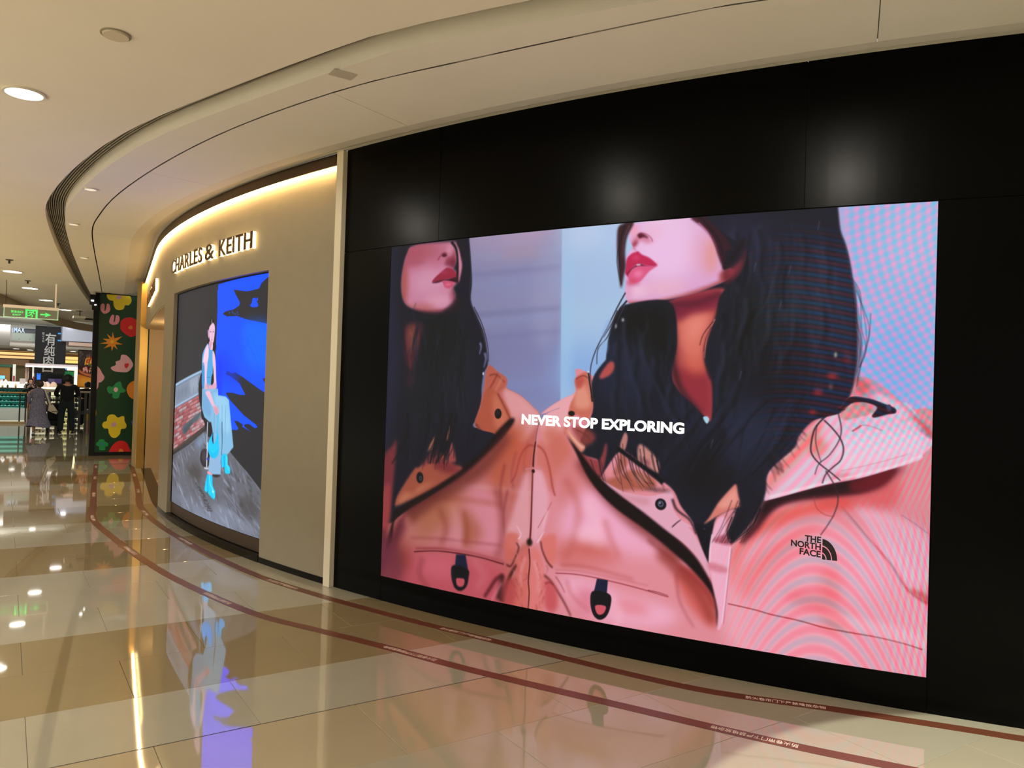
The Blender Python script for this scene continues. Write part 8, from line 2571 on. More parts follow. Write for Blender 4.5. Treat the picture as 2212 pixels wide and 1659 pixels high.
# emission for lamps, lit signs, screens, shelves, plus a worktop and banner marks
GLOW = ('cove_glow', 'blue_screen', 'blue_panel', 'teal_glow', 'shelf_glow', 'white_glow', 'canopy_glow', 'post_glow', 'kiosk_top_glow', 'niche', 'sign_blue', 'cyan_letter', 'unit_shelf', 'green_panel', 'banner_blue_glow', 'pale_letter')
def flatm(n, r, g, b, rough=0.6, e=0.0, metal=0.0):
    if n not in C_:
        if not n.startswith(GLOW): e = 0
        c = srgb(r, g, b)
        C_[n] = mat(n, c, rough, metal, emis=c if e else None, es=e)
    return C_[n]
# ceiling edge fascia of the near hall, then the higher ceiling of the atrium
edge2 = [Vector(p) for p in ((-14, 20.0), (-0.6, 20.05), (-0.15, 20.19), (-0.07, 20.57), (0.42, 22.89), (0.91, 25.11), (1.36, 27.0), (2.0, 28.6), (3.2, 30.5), (6, 32.0))]
mb = MB(); ribbon(mb, edge2, ZC, edge2, 3.19); ribbon(mb, edge2, 3.19, [p + Vector((-0.02, 0.3)) for p in edge2], 3.19)
tag(mb.out('trim_7', flatm('tan_fascia', 176, 152, 112, 0.8)), 'tan sloping fascia where the near ceiling ends', kind='structure')
tag(MB().box(-14, 9, 19, 36, 3.62, 3.7).out('ceiling_atrium', flatm('atrium_ceiling', 190, 190, 180, 0.8)), 'grey white ceiling beyond the near hall', kind='structure')
tag(MB().box(-14, 9, 36, 36.2, 3.52, 9).out('trim_8', flatm('atrium_bulkhead', 196, 198, 196, 0.8)), 'pale bulkhead across the atrium', kind='structure')
for (x, y, z), lb in zip(((0.95, 31.0, 3.618), (2.02, 34.0, 3.618)), ('small bright downlight over the black banner', 'small bright downlight above the lilac bulkhead')):
    downlight(x, y, z, 0.10, lb, M['lamp_glass'])
tag(MB().box(1.78, 6, 34, 35.5, 3.02, 3.6).out('trim_9', flatm('lilac_bulkhead', 196, 204, 226, 0.6, 0.45)), 'pale lilac bulkhead box beside the banner', kind='structure')
tag(MB().box(2.02, 6, 34.2, 35.5, 2.86, 3.0).out('trim_10', flatm('pink_soffit', 226, 196, 180, 0.6, 0.35)), 'pinkish lower edge of the lilac bulkhead', kind='structure')
tag(MB().box(-0.6, 0.1, 30.4, 33, 2.62, 3.3).out('trim_11', flatm('grey_bulkhead', 178, 176, 172, 0.8, 0.15)), 'grey bulkhead box at the far left', kind='structure')
# gallery floor edge with soffit, cove lights and downlights
tag(MB().box(-4, 7, 36, 51, 2.97, 3.02).out('ceiling_gallery', flatm('gallery_soffit', 198, 194, 186, 0.8, 0.2)), 'grey soffit under the upper gallery', kind='structure')
for i, (z0, z1) in enumerate(((2.78, 2.91), (2.58, 2.70))):
    t = root('cove_light', (0.4, 50, z0), ('upper' if i == 0 else 'lower') + ' warm glowing cove band along the far gallery', 'light')
    MB().box(-5, 1.36, 50 - i * 0.3, 50.2, z0, z1).out('glow_band', flatm('cove_glow%d' % i, 255, 206, 140, 0.6, 0.95), t)
    MB().box(-5, 1.36, 49.95 - i * 0.3, 50.2, z0 - 0.07, z0).out('ledge', flatm('cove_ledge', 150, 132, 122, 0.7), t)
    t = root('cove_light', (3.1, 50, z0), ('upper' if i == 0 else 'lower') + ' warm cove band right of the black banner', 'light')
    MB().box(2.7, 6, 50 - i * 0.3, 50.2, z0 - 0.14, z1 - 0.1).out('glow_band', flatm('cove_glow_right%d' % i, 255, 200 + 20 * i, 130 - 10 * i, 0.6, 1.0), t)
    MB().box(2.7, 6, 49.95 - i * 0.3, 50.2, z0 - 0.19, z0 - 0.14).out('ledge', flatm('cove_ledge', 150, 132, 122, 0.7), t)
for x, y, lb in ((0.42, 45, 'bright downlight in the gallery soffit, left one'), (1.02, 46, 'bright downlight in the gallery soffit, next to the banner'), (2.85, 45, 'bright downlight in the gallery soffit, right of the banner')):
    downlight(x, y, 2.969, 0.14, lb, M['lamp_glass'])
# glass balustrade of the gallery and cinema sign behind it
t = root('glass_balustrade', (0.6, 36.2, 3.02), 'greenish glass balustrade of the upper gallery', 'balustrade')
MB().box(0.19, 1.02, 36.2, 36.22, 3.02, 3.32).out('glass_pane', flatm('green_glass', 136, 160, 146, 0.25, 0.2), t)
for x in (0.42, 0.78): MB().box(x - 0.014, x + 0.014, 36.17, 36.24, 3.07, 3.10).out('clamp', M['dark_steel'], t)
MB().box(0.19, 1.02, 36.19, 36.23, 3.32, 3.335).out('rail', flatm('pale_rail', 190, 200, 190), t)
t = root('cinema_sign', (0.65, 37.3, 3.02), 'black cinema sign with pale letters above the gallery glass', 'sign')
MB().box(0.22, 1.15, 37.3, 37.35, 3.02, 3.75).out('board', flatm('black_board', 22, 24, 30, 0.4), t)
link('lettering', flat_text('IMAX', 0.20, 0.62, 37.29, 3.40, 0.22, 0.015), flatm('pale_letter', 160, 176, 196, 0.5, 0.55), t)
link('lettering', flat_text('影城影厅', 0.42, 0.60, 37.29, 3.345, 0.04), flatm('pale_letter', 160, 176, 196, 0.5, 0.55), t)
# hanging banner
t = root('hanging_banner', (1.4, 35, 1.75), 'tall black hanging banner with white brush characters', 'banner')
MB().box(0.93, 1.97, 35.0, 35.015, 1.75, 3.6).out('cloth', flatm('banner_black', 30, 30, 34, 0.7, 0.12), t)
for i, (ch, z, h) in enumerate((('有', 2.90, 0.44), ('纯', 2.48, 0.36), ('肉', 2.10, 0.35), ('日', 1.84, 0.30))):
    x = 1.26 - 0.02 * i
    link('character', flat_text(ch, x, x + 0.36, 34.99, z, h, 0.016), flatm('banner_white', 214, 214, 212, 0.6, 0.5), t)
for i, ch in enumerate('匠心食材'): link('small_character', flat_text(ch, 1.16, 1.235, 34.99, 3.27 - i * 0.10, 0.075, 0.008), flatm('banner_white', 214, 214, 212, 0.6, 0.5), t)
for z in (3.06, 3.33): MB().box(1.68, 1.84, 34.985, 35.0, z - .02, z + 0.03).out('blue_mark', flatm('banner_blue_glow', 40, 150, 220, 0.6, 0.7), t)  # blue print glows by itself, brightness added to its material
# far shop fronts
tag(MB().box(-5, 7, 50.5, 50.7, 0, 2.97).out('wall_far', flatm('far_wall', 110, 92, 66, 0.8)), 'brown far wall behind the kiosks', kind='structure')
tag(MB().box(-4, 0.95, 44, 44.2, 2.14, 2.42).out('trim_12', flatm('brown_fascia', 134, 104, 78, 0.8, 0.12)), 'brown fascia over the far left shops', kind='structure')
tag(MB().box(-1.2, 0.2, 45, 45.1, 0, 2.05).out('wall_shop', flatm('orange_shop', 214, 164, 92, 0.7, 0.55)), 'orange lit back wall of the far left shop', kind='structure')
tag(MB().box(0.42, 0.95, 45, 45.1, 0, 2.15).out('wall_olive', flatm('olive_wall', 116, 104, 70, 0.8, 0.15)), 'olive wall between the white columns', kind='structure')
t = root('shop_awning', (-0.2, 43, 2.0), 'dark green awning of the far left shop', 'awning'); bevel(MB().box(-1.2, 0.27, 42.8, 43.2, 2.02, 2.14).out('valance', flatm('dark_green', 0, 84, 62, 0.6, 0.1), t), 0.02)
for i, x in enumerate((0.33, 1.06)):
    t = root('shop_column', (x, 40, 0), ('white far column left of the olive wall', 'white far column left of the blue panel')[i], 'column')
    MB().box(x - 0.055, x + 0.055, 40, 40.2, 0, 2.13).out('shaft', flatm('white_column', 220, 222, 216, 0.6, 0.35), t); MB().box(x - 0.035, x + 0.035, 39.98, 40, 1.1, 1.62).out('red_strip', flatm('red_strip', 140, 40, 48, 0.6, 0.1), t)
t = root('shop_screen', (-0.14, 40, 1.5), 'small blue lit screen in the far left shop', 'screen'); bevel(MB().box(-0.34, 0.0, 40, 40.04, 1.48, 1.62).out('panel', flatm('blue_screen', 90, 170, 236, 0.4, 0.9), t), 0.01); MB().box(-0.34, 0.01, 39.99, 40.04, 1.46, 1.48).out('frame', M['dark_steel'], t)
t = root('shop_sign', (-0.1, 33.2, 1.3), 'white glowing shop letters on the pastry counter', 'sign')
link('lettering', flat_text('NIJIA', -0.42, 0.12, 33.12, 1.355, 0.125, 0.02), M['cap_white'], t); MB().box(-0.44, 0.14, 33.13, 33.16, 1.335, 1.352).out('rail', M['steel'], t)
# pastry counter behind the railing
t = root('display_counter', (0, 32, 0), 'white pastry counter with teal lit glass display', 'counter')
bevel(MB().box(-3, 0.68, 32, 32.9, 0.06, 0.50).out('base', flatm('counter_white', 196, 196, 188, 0.5), t), 0.01)
MB().box(-3, 0.68, 32.85, 32.9, 0.5, 1.16).out('case_back', flatm('teal_glow', 26, 78, 72, 0.5, 0.35), t)
MB().box(0.60, 0.68, 32.0, 32.85, 0.5, 1.16).out('case_end', flatm('teal_end', 60, 130, 110, 0.4, 0.4), t)
for z in (0.56, 0.72, 0.88, 1.03): MB().box(-3, 0.6, 32.05, 32.85, z, z + 0.012).out('shelf', flatm('shelf_glow', 150, 216, 200, 0.4, 0.6), t)
MB().box(-3, 0.70, 31.95, 32.92, 1.16, 1.20).out('top_rail', M['dark_steel'], t)
MB().box(-3, 0.68, 32.0, 32.01, 0.5, 1.16).out('front_glass', M['glass_teal'], t)
mb = MB(); r_ = random.Random(3)
for z in (0.572, 0.732, 0.892, 1.042):
    x = -0.75
    while x < 0.56:
        w = r_.uniform(0.04, 0.1); h = r_.uniform(0.03, 0.085); mb.box(x, x + w, 32.2, 32.4, z, z + h); x += w + r_.uniform(0.008, 0.05)
tag(mb.out('pastries', flatm('dark_pastry', 46, 40, 36, 0.6)), 'rows of dark cakes and pastries behind the counter glass', 'pastries', kind='stuff')
t = root('counter_backlight', (-0.2, 33, 1.2), 'bright white glowing shelf panel above the pastry counter', 'panel'); MB().box(-3, 0.69, 33.8, 33.84, 0.0, 1.40).out('panel', flatm('white_glow', 255, 246, 226, 0.6, 1.0), t); MB().box(-3, 0.69, 33.78, 33.86, 1.40, 1.415).out('edge', flatm('pink_edge', 216, 200, 200, 0.6, 0.3), t)
for i, (x, h, c, lb) in enumerate(((0.09, 0.11, (52, 44, 30), 'small dark bottle standing on the counter'), (0.33, 0.15, (222, 164, 96), 'orange paper cone standing on the counter'), (-0.06, 0.1, (226, 190, 110), 'yellow wafer standing at the left counter end'))):
    t = root('counter_item', (x, 32.4, 1.2), lb, 'goods'); MB().lathe((x, 32.4, 1.2), [(0.0, 0), (0.028, 0.002), (0.034, h * 0.6), (0.016, h * 0.8), (0.018, h), (0, h)], 10).out('body', flatm('goods%d' % i, *c), t, True)
# kiosk with canopy
t = root('kiosk_canopy', (1.6, 34.5, 0), 'white illuminated kiosk canopy on slim posts', 'canopy')
bevel(MB().box(0.62, 2.53, 33.9, 34.9, 2.02, 2.11).out('roof', flatm('canopy_white', 236, 222, 232, 0.5, 0.55), t), 0.01)
MB().box(0.62, 2.53, 33.88, 33.9, 1.975, 2.02).out('light_edge', flatm('canopy_glow', 255, 252, 236, 0.5, 1.3), t)
for x, w, k in ((0.66, 0.03, 'canopy_post'), (0.73, 0.02, 'canopy_post')): MB().box(x - w, x + w, 34.3, 34.36, 0.0, 2.0).out('post', flatm('pink_post', 176, 150, 140, 0.5), t)
MB().box(2.25, 2.37, 34.3, 34.4, 0.0, 2.0).out('light_post', flatm('post_glow', 255, 250, 200, 0.5, 1.1), t)
t = root('kiosk_counter', (1.8, 34.2, 0), 'bright kiosk counter under the white canopy', 'counter')
bevel(MB().box(1.03, 2.9, 33.4, 34.2, 0.0, 1.17).out('base', flatm('kiosk_base', 170, 168, 160, 0.5, 0.1), t), 0.01); MB().box(1.03, 2.9, 33.35, 34.25, 1.17, 1.24).out('worktop', flatm('kiosk_top_glow', 255, 240, 206, 0.5, 1.0), t)  # worktop glows by emission, brightness put into its colour
for k in range(5): MB().box(1.1 + k * 0.36, 1.38 + k * 0.36, 33.38, 33.4, 0.55, 1.08).out('lit_niche', flatm('niche%d' % (k % 3), (214, 236, 190)[k % 3], (210, 226, 190)[k % 3], (190, 190, 180)[k % 3], 0.5, 0.5), t)
for i, (x, c) in enumerate(((1.20, (240, 214, 200)), (1.33, (246, 232, 224)), (1.53, (240, 206, 186)))):
    o = root('cake_dome', (x, 33.7, 1.24), ('left one of three pale domes on the kiosk counter', 'middle one of three pale domes on the kiosk counter', 'pinkish dome on the kiosk counter beside the man')[i], 'cake', 'pale domes on the kiosk counter')
    yy = (33.5, 33.8, 33.5)[i]
    MB().lathe((x, yy, 1.24), [(0.0, 0), (0.1, 0), (0.115, 0.05), (0.1, 0.13), (0.05, 0.19), (0, 0.205)], 14).out('dome', flatm('dome%d' % i, *c, 0.5, 0.55), o, True); MB().cyl((x, yy), 0.125, 1.24, 1.25, 14).out('plate', flatm('plate', 236, 226, 214), o)
t = root('yogurt_sign', (1.9, 37, 1.9), 'blue lit kiosk sign with white lettering under the canopy', 'sign')
MB().box(1.50, 2.50, 37, 37.045, 1.93, 2.05).out('board', flatm('sign_blue', 40, 104, 190, 0.5, 0.8), t); MB().box(2.14, 2.42, 36.98, 36.999, 1.92, 2.02).out('white_box', flatm('white_glow', 255, 246, 226, 0.6, 1.0), t)
link('lettering', flat_text('MORE YOGURT', 1.54, 2.12, 36.98, 1.955, 0.062, 0.008), flatm('cyan_letter', 150, 226, 255, 0.5, 1.2), t)
tag(MB().box(1.0, 2.6, 37.045, 37.2, 0, 2.12).out('wall_kiosk', flatm('menu_dark', 38, 44, 46, 0.5, 0.1)), 'dark back wall of the kiosk', kind='structure')
t = root('menu_board', (1.66, 37, 1.4), 'dark menu board behind the kiosk', 'board'); MB().box(1.24, 2.03, 37, 37.045, 1.4, 1.9).out('board', flatm('menu_dark', 38, 44, 46, 0.5, 0.1), t)
for z in (1.55, 1.66, 1.76): MB().box(1.28, 1.7, 36.99, 37, z, z + 0.008).out('menu_line', flatm('menu_line', 70, 90, 84, 0.5, 0.1), t)
t = root('blue_panel', (1.16, 37, 1.5), 'tall bright blue notice panel at the kiosk', 'panel'); MB().box(1.09, 1.22, 37.0, 37.045, 1.5, 1.93).out('panel', flatm('blue_panel', 60, 130, 250, 0.5, 0.85), t); MB().cyl((1.155, 36.99), 0.025, 1.74, 1.78, 8).out('logo_dot', flatm('dark_blue', 20, 50, 120), t); MB().box(1.115, 1.195, 36.99, 37.0, 1.69, 1.71).out('print_line', flatm('dark_blue', 20, 50, 120), t)
t = root('green_panel', (2.26, 37, 1.7), 'green framed panel at the right of the kiosk', 'panel'); MB().box(2.06, 2.42, 37, 37.045, 1.70, 1.88).out('panel', flatm('green_panel', 20, 130, 66, 0.5, 0.5), t)
for x in (2.06, 2.20, 2.41): MB().box(x - 0.008, x + 0.008, 36.98, 37, 1.66, 1.9).out('mullion', flatm('pale_rail', 190, 200, 190), t)
MB().box(2.03, 2.44, 36.98, 37, 1.665, 1.69).out('lower_rail', flatm('pale_green_rail', 150, 200, 130, 0.5, 0.4), t)
t = root('back_counter', (1.8, 36.2, 0), 'dark back counter behind the kiosk', 'counter'); MB().box(1.3, 2.4, 35.9, 36.5, 0, 1.33).out('base', flatm('menu_dark', 38, 44, 46, 0.5, 0.1), t); MB().box(1.28, 2.42, 35.88, 36.52, 1.33, 1.36).out('worktop', M['dark_steel'], t)
t = root('purple_box', (1.68, 36, 1.3), 'violet box standing on the kiosk back shelf', 'box'); bevel(MB().box(1.45, 1.92, 36, 36.3, 1.36, 1.56).out('body', flatm('violet', 128, 110, 208, 0.5, 0.55), t), 0.02); bevel(MB().box(1.47, 1.68, 35.97, 36.0, 1.40, 1.55).out('front', flatm('violet_light', 158, 148, 226, 0.5, 0.6), t), 0.02)
t = root('notice_stand', (0.57, 33.6, 1.2), 'pale pink notice stand on the pastry counter', 'notice'); MB().box(0.46, 0.62, 33.25, 33.27, 1.33, 1.52).out('sheet', flatm('pink_sheet', 226, 206, 208, 0.5, 0.45), t); mb = MB(); mb.box(0.45, 0.465, 33.24, 33.28, 1.2, 1.535); mb.box(0.615, 0.63, 33.24, 33.28, 1.2, 1.535); mb.box(0.45, 0.63, 33.24, 33.28, 1.52, 1.535); mb.out('frame', flatm('white_column', 220, 222, 216, 0.6, 0.35), t)
# food poster
pa_ = Art(420, 700, (52, 42, 38), (0, 0, 4.2, 7))
for i in range(60): pa_.ell(r_.choice([(40, 32, 30), (70, 58, 50), (96, 84, 70)]), 1, 0.7, r_.uniform(0, 70), r_.uniform(0, 40), r_.uniform(2, 7), r_.uniform(1, 3), r_.uniform(0, 3))
pa_.fill((176, 100, 26), 1, 1, False, [0, 66, 100, 74, 100, 100, 0, 100]); pa_.fill((206, 140, 40), 8, .7, True, [10, 76, 60, 80, 60, 96, 10, 96])
for i in range(26):
    x = r_.uniform(22, 74); pa_.stroke(r_.choice([(190, 60, 24), (222, 120, 40), (150, 36, 20), (230, 160, 60)]), .4, .95, 4, 1, [x, r_.uniform(34, 42), x + r_.uniform(-2, 10), r_.uniform(22, 32), x + r_.uniform(4, 18), r_.uniform(12, 24)])
for i in range(40): pa_.ell(r_.choice([(66, 110, 44), (96, 140, 60), (40, 74, 34), (126, 160, 80)]), .4, .9, r_.uniform(38, 90), r_.uniform(34, 46), r_.uniform(2, 6), r_.uniform(1, 2), r_.uniform(0, 3))
pa_.fill((98, 48, 30), .6, 1, True, [0, 50, 20, 58, 60, 63, 100, 62, 100, 74, 60, 76, 20, 70, 4, 64]); pa_.fill((168, 92, 56), .8, 1, True, [4, 54, 24, 62, 60, 66, 100, 65, 100, 71, 60, 73, 24, 68, 6, 60])
pa_.fill((60, 26, 22), .8, 1, True, [2, 46, 40, 44, 100, 46, 100, 60, 60, 60, 22, 56])
for i in range(40): pa_.ell(r_.choice([(206, 150, 136), (190, 120, 90), (226, 190, 130), (140, 60, 50)]), .5, .9, r_.uniform(16, 96), r_.uniform(47, 57), r_.uniform(3, 7), r_.uniform(1, 2.4), r_.uniform(0, 3))
t = root('food_poster', (2.5, 30, 1.3), 'tall poster of a stew bowl with peppers beside the green panel', 'poster')
flat_picture('printed_face', 2.07, 2.95, 29.995, 1.32, 2.56, picture_mat('poster_print', picture('food_print', pa_.a), 0.75), t)
MB().box(2.06, 2.96, 30, 30.05, 1.30, 2.58).out('board', M['black_seam'], t)
for x in (2.1, 2.88): MB().box(x, x + 0.04, 30.0, 30.05, 0, 1.3).out('leg', M['dark_steel'], t)
# ---- glass railing, left length
t = root('glass_railing', (0, 31, 0), 'glass railing with brass handrail at the atrium edge, left', 'railing')
bevel(MB().box(-4, 0.62, 30.9, 31.1, 0.0, 0.075).out('curb', flatm('stone_curb', 176, 150, 106, 0.4), t), 0.006)
for x0, x1 in ((-4, -1.2), (-1.18, 0.43), (0.47, 0.6)): MB().box(x0, x1, 30.99, 31.0, 0.075, 1.02).out('glass_pane', M['glass'], t)
for x in (0.45, 0.62): MB().box(x - 0.022, x + 0.022, 30.97, 31.03, 0.0, 1.14).out('post', M['dark_steel'], t)
MB().tube([(-4, 30.95, 1.05), (0.64, 30.95, 1.05)], 0.03, 10).out('handrail', M['handrail'], t, True)
# ---- right length with flat posts
t = root('post_railing', (1.8, 27, 0), 'steel post railing with pale handrail behind the man', 'railing')
for x in (1.14, 1.33, 1.66, 1.94, 2.10, 2.22): MB().box(x - 0.035, x + 0.035, 27, 27.03, 0.0, 1.16).out('post', M['steel'], t)
MB().box(0.75, 2.6, 26.96, 27.07, 1.16, 1.215).out('handrail', flatm('pale_handrail', 214, 200, 186, 0.4), t); MB().box(0.75, 2.6, 27.02, 27.03, 0.1, 1.16).out('glass_pane', M['glass'], t)
t = root('barrier_band', (2.1, 27.4, 0.5), 'sloping lilac barrier band behind the railing', 'barrier'); k = MB(); k.v = [(1.80, 27.4, 0.44), (2.35, 27.4, 0.53), (2.35, 27.4, 0.64), (1.80, 27.4, 0.55), (1.80, 27.42, 0.44), (2.35, 27.42, 0.53), (2.35, 27.42, 0.64), (1.80, 27.42, 0.55)]; k.f = [(0, 1, 2, 3), (4, 7, 6, 5), (0, 4, 5, 1), (3, 2, 6, 7), (0, 3, 7, 4), (1, 5, 6, 2)]; k.out('band', flatm('lilac_band', 196, 186, 214, 0.5, 0.2), t); MB().cyl((1.82, 27.45), 0.02, 0, 0.55, 8).out('stanchion', M['steel'], t); MB().cyl((2.33, 27.45), 0.02, 0, 0.64, 8).out('stanchion', M['steel'], t)
t = root('yellow_bin', (2.28, 28.5, 0), 'narrow yellow and white totem behind the railing', 'totem'); MB().cyl((2.28, 28.5), 0.06, 0.25, 0.52, 14).out('yellow_body', flatm('yellow', 240, 210, 40, 0.5, 0.3), t); MB().cyl((2.28, 28.5), 0.055, 0.52, 0.62, 14).out('top', flatm('white_column', 220, 222, 216, 0.6, 0.35), t); MB().cyl((2.28, 28.5), 0.055, 0.0, 0.25, 14).out('base', flatm('orange_base', 214, 150, 130, 0.5, 0.1), t)
# glazed low display cases beyond the railing
for i, (x0, x1, lb) in enumerate(((0.86, 1.5, 'low lit shelf unit behind the stroller'), (1.52, 2.0, 'low lit shelf unit behind the man'), (2.02, 2.7, 'low lit shelf unit right of the man'))):
    t = root('shelf_unit', (x0, 29.5, 0), lb, 'shelf'); MB().box(x0, x1, 29.8, 29.84, 0, 1.02).out('back', flatm('unit_back', 186, 178, 160, 0.5, 0.3), t)
    for z in (0.06, 0.24, 0.42, 0.60, 0.78, 0.96): MB().box(x0, x1, 29.45, 29.8, z, z + 0.03).out('shelf', flatm('unit_shelf%d' % (i % 2), 236, 228, 200 - 30 * (i % 2), 0.4, 0.7), t)
    for x in (x0, x1 - 0.02): MB().box(x, x + 0.02, 29.45, 29.8, 0, 1.02).out('side', M['steel'], t)
    mb = MB()
    for z in (0.09, 0.27, 0.45, 0.63, 0.81):
        x = x0 + 0.03
        while x < x1 - 0.1: w = r_.uniform(0.03, 0.08); mb.box(x, x + w, 29.5, 29.6, z, z + r_.uniform(0.05, 0.12)); x += w + r_.uniform(0.01, 0.06)
    o = mb.out('goods', flatm('goods_mix%d' % i, (96, 70, 84)[i], (84, 80, 96)[i], (76, 96, 110)[i], 0.5), t); o['kind'] = 'stuff'

# ================================================================== PEOPLE
def skin(name, joints, bones, material, parent, sub=2, at=Vector((0, 0, 0))):
    names = list(joints); idx = {n: i for i, n in enumerate(names)}
    me = bpy.data.meshes.new(name); me.from_pydata([tuple(Vector(joints[n][:3])) for n in names], [(idx[a], idx[b]) for a, b in bones], [])
    o = bpy.data.objects.new(name, me); COL.objects.link(o)
    m1 = o.modifiers.new('s', 'SKIN'); m1.use_smooth_shade = True
    for i, n in enumerate(names):
        r = joints[n][3]; r = r if isinstance(r, tuple) else (r, r)
        me.skin_vertices[0].data[i].radius = r
    me.skin_vertices[0].data[0].use_root = True
    m2 = o.modifiers.new('u', 'SUBSURF'); m2.levels = sub; m2.render_levels = sub
    bpy.context.view_layer.update()
    ev = bpy.data.meshes.new_from_object(o.evaluated_get(bpy.context.evaluated_depsgraph_get()))
    bpy.data.objects.remove(o); bpy.data.meshes.remove(me)
    for p in ev.polygons: p.use_smooth = True
    ev.transform(Matrix.Translation(at))
    return link(name, ev, material, parent)
SKIN_ = flatm('skin_tone', 196, 140, 108, 0.6); HAIR = flatm('black_hair', 20, 17, 16, 0.5); BRHAIR = flatm('brown_hair', 62, 44, 26, 0.5)
def hand(j, b, side, x, y, z, dx, dz, wrist):
    # palm and five fingers as short chains
    j['palm' + side] = (x, y, z, (0.034, 0.022)); b.append((wrist, 'palm' + side))
    for i in range(4):
        ox = (i - 1.5) * 0.017
        ln = (0.055, 0.068, 0.064, 0.048)[i]
        j['k%s%d' % (side, i)] = (x + ox, y + dx * 0.03, z + dz * 0.04, 0.010); j['t%s%d' % (side, i)] = (x + ox, y + dx * (0.03 + ln * 0.8), z + dz * (0.04 + ln * 0.6), 0.008)
        b += [('palm' + side, 'k%s%d' % (side, i)), ('k%s%d' % (side, i), 't%s%d' % (side, i))]
    s = -1 if side == 'L' else 1
    j['h%s' % side] = (x - s * 0.035, y + dx * 0.03, z + dz * 0.02, 0.010); b.append(('palm' + side, 'h' + side))
def person(label, at, lean=0.0):
    return root('person', at, label, 'person')

# man in black seen from behind, both hands forward
A0 = Vector((1.50, 25.3, 0))
t = person('man in black top and dark trousers standing with his back turned by the railing', A0)
J = {'pelvis': (0, 0, 0.93, (0.15, 0.11)), 'waist': (0, 0, 1.06, (0.14, 0.10)), 'chest': (0, 0.0, 1.26, (0.16, 0.115)), 'neck0': (0, 0.0, 1.43, 0.06), 'neck': (0, 0.01, 1.49, 0.052), 'head': (0, 0.015, 1.575, (0.078, 0.092)), 'crown': (0, 0.0, 1.64, (0.062, 0.07)),
     'shL': (-0.19, 0, 1.38, 0.062), 'shR': (0.19, 0, 1.38, 0.062), 'elL': (-0.27, 0.05, 1.12, 0.044), 'elR': (0.27, 0.05, 1.12, 0.044), 'wrL': (-0.17, 0.27, 1.08, 0.028), 'wrR': (0.17, 0.27, 1.08, 0.028),
     'hipL': (-0.10, 0, 0.88, 0.09), 'hipR': (0.10, 0, 0.88, 0.09), 'knL': (-0.125, 0.01, 0.49, 0.058), 'knR': (0.125, 0.03, 0.49, 0.058), 'anL': (-0.14, -0.01, 0.09, 0.036), 'anR': (0.15, 0.05, 0.09, 0.036)}
B_ = [('pelvis', 'waist'), ('waist', 'chest'), ('chest', 'neck0'), ('neck0', 'neck'), ('neck', 'head'), ('head', 'crown'), ('chest', 'shL'), ('chest', 'shR'), ('shL', 'elL'), ('shR', 'elR'), ('elL', 'wrL'), ('elR', 'wrR'), ('pelvis', 'hipL'), ('pelvis', 'hipR'), ('hipL', 'knL'), ('hipR', 'knR'), ('knL', 'anL'), ('knR', 'anR')]
hand(J, B_, 'L', -0.16, 0.32, 1.08, 1, 0, 'wrL'); hand(J, B_, 'R', 0.16, 0.32, 1.08, 1, 0, 'wrR')
skin('body', J, B_, SKIN_, t, 2, A0)
DK = flatm('black_cloth', 12, 12, 18, 0.9); TR = flatm('dark_trousers', 26, 36, 42, 0.9)
skin('shirt', {'c': (0, 0, 1.24, (0.195, 0.135)), 'w': (0, 0, 0.84, (0.19, 0.14)), 'n': (0, 0, 1.41, (0.095, 0.075)), 'shL': (-0.2, 0, 1.385, 0.082), 'shR': (0.2, 0, 1.385, 0.082), 'elL': (-0.285, 0.05, 1.12, 0.066), 'elR': (0.285, 0.05, 1.12, 0.066), 'wrL': (-0.185, 0.24, 1.08, 0.045), 'wrR': (0.185, 0.24, 1.08, 0.045)},
     [('c', 'w'), ('c', 'n'), ('c', 'shL'), ('c', 'shR'), ('shL', 'elL'), ('shR', 'elR'), ('elL', 'wrL'), ('elR', 'wrR')], DK, t, 2, A0)
skin('trousers', {'p': (0, 0, 0.93, (0.18, 0.135)), 'w': (0, 0, 1.12, (0.165, 0.12)), 'hL': (-0.10, 0, 0.82, 0.112), 'hR': (0.10, 0, 0.82, 0.112), 'kL': (-0.13, 0.01, 0.49, 0.088), 'kR': (0.13, 0.03, 0.49, 0.088), 'aL': (-0.145, -0.01, 0.075, 0.074), 'aR': (0.155, 0.05, 0.075, 0.074)}, [('p', 'w'), ('p', 'hL'), ('p', 'hR'), ('hL', 'kL'), ('hR', 'kR'), ('kL', 'aL'), ('kR', 'aR')], TR, t, 2, A0)
for x, y in ((-0.145, -0.01), (0.158, 0.05)):
    s_ = skin('shoe', {'h': (x, y - 0.04, 0.045, 0.045), 'm': (x, y + 0.06, 0.04, 0.042), 't': (x + (0.02 if x > 0 else -0.02), y + 0.17, 0.032, 0.034)}, [('h', 'm'), ('m', 't')], flatm('black_shoe', 18, 18, 20, 0.6), t, 1, A0)
    MB().box(A0.x + x - 0.045, A0.x + x + 0.05, A0.y + y - 0.085, A0.y + y + 0.2, 0.0, 0.018).out('sole', flatm('white_sole', 190, 190, 188), s_)
mb = MB(); r2 = random.Random(5)
hv = bmesh.new(); bmesh.ops.create_icosphere(hv, subdivisions=4, radius=1.0)
for v in hv.verts:
    n = v.co.copy(); f_ = 1 + 0.05 * math.sin(9 * n.x + 4 * n.z) * math.sin(8 * n.y + 5 * n.z) + 0.03 * math.sin(17 * n.x + 13 * n.y)
    zc = n.z if n.z > -0.5 else -0.5 + (n.z + 0.5) * 0.5
    v.co = Vector((A0.x + 0.132 * n.x * f_, A0.y - 0.012 + 0.13 * n.y * f_, 1.585 + 0.125 * zc * f_))
me = bpy.data.meshes.new('hair'); hv.to_mesh(me); hv.free()
for p in me.polygons: p.use_smooth = True
link('hair', me, HAIR, t)

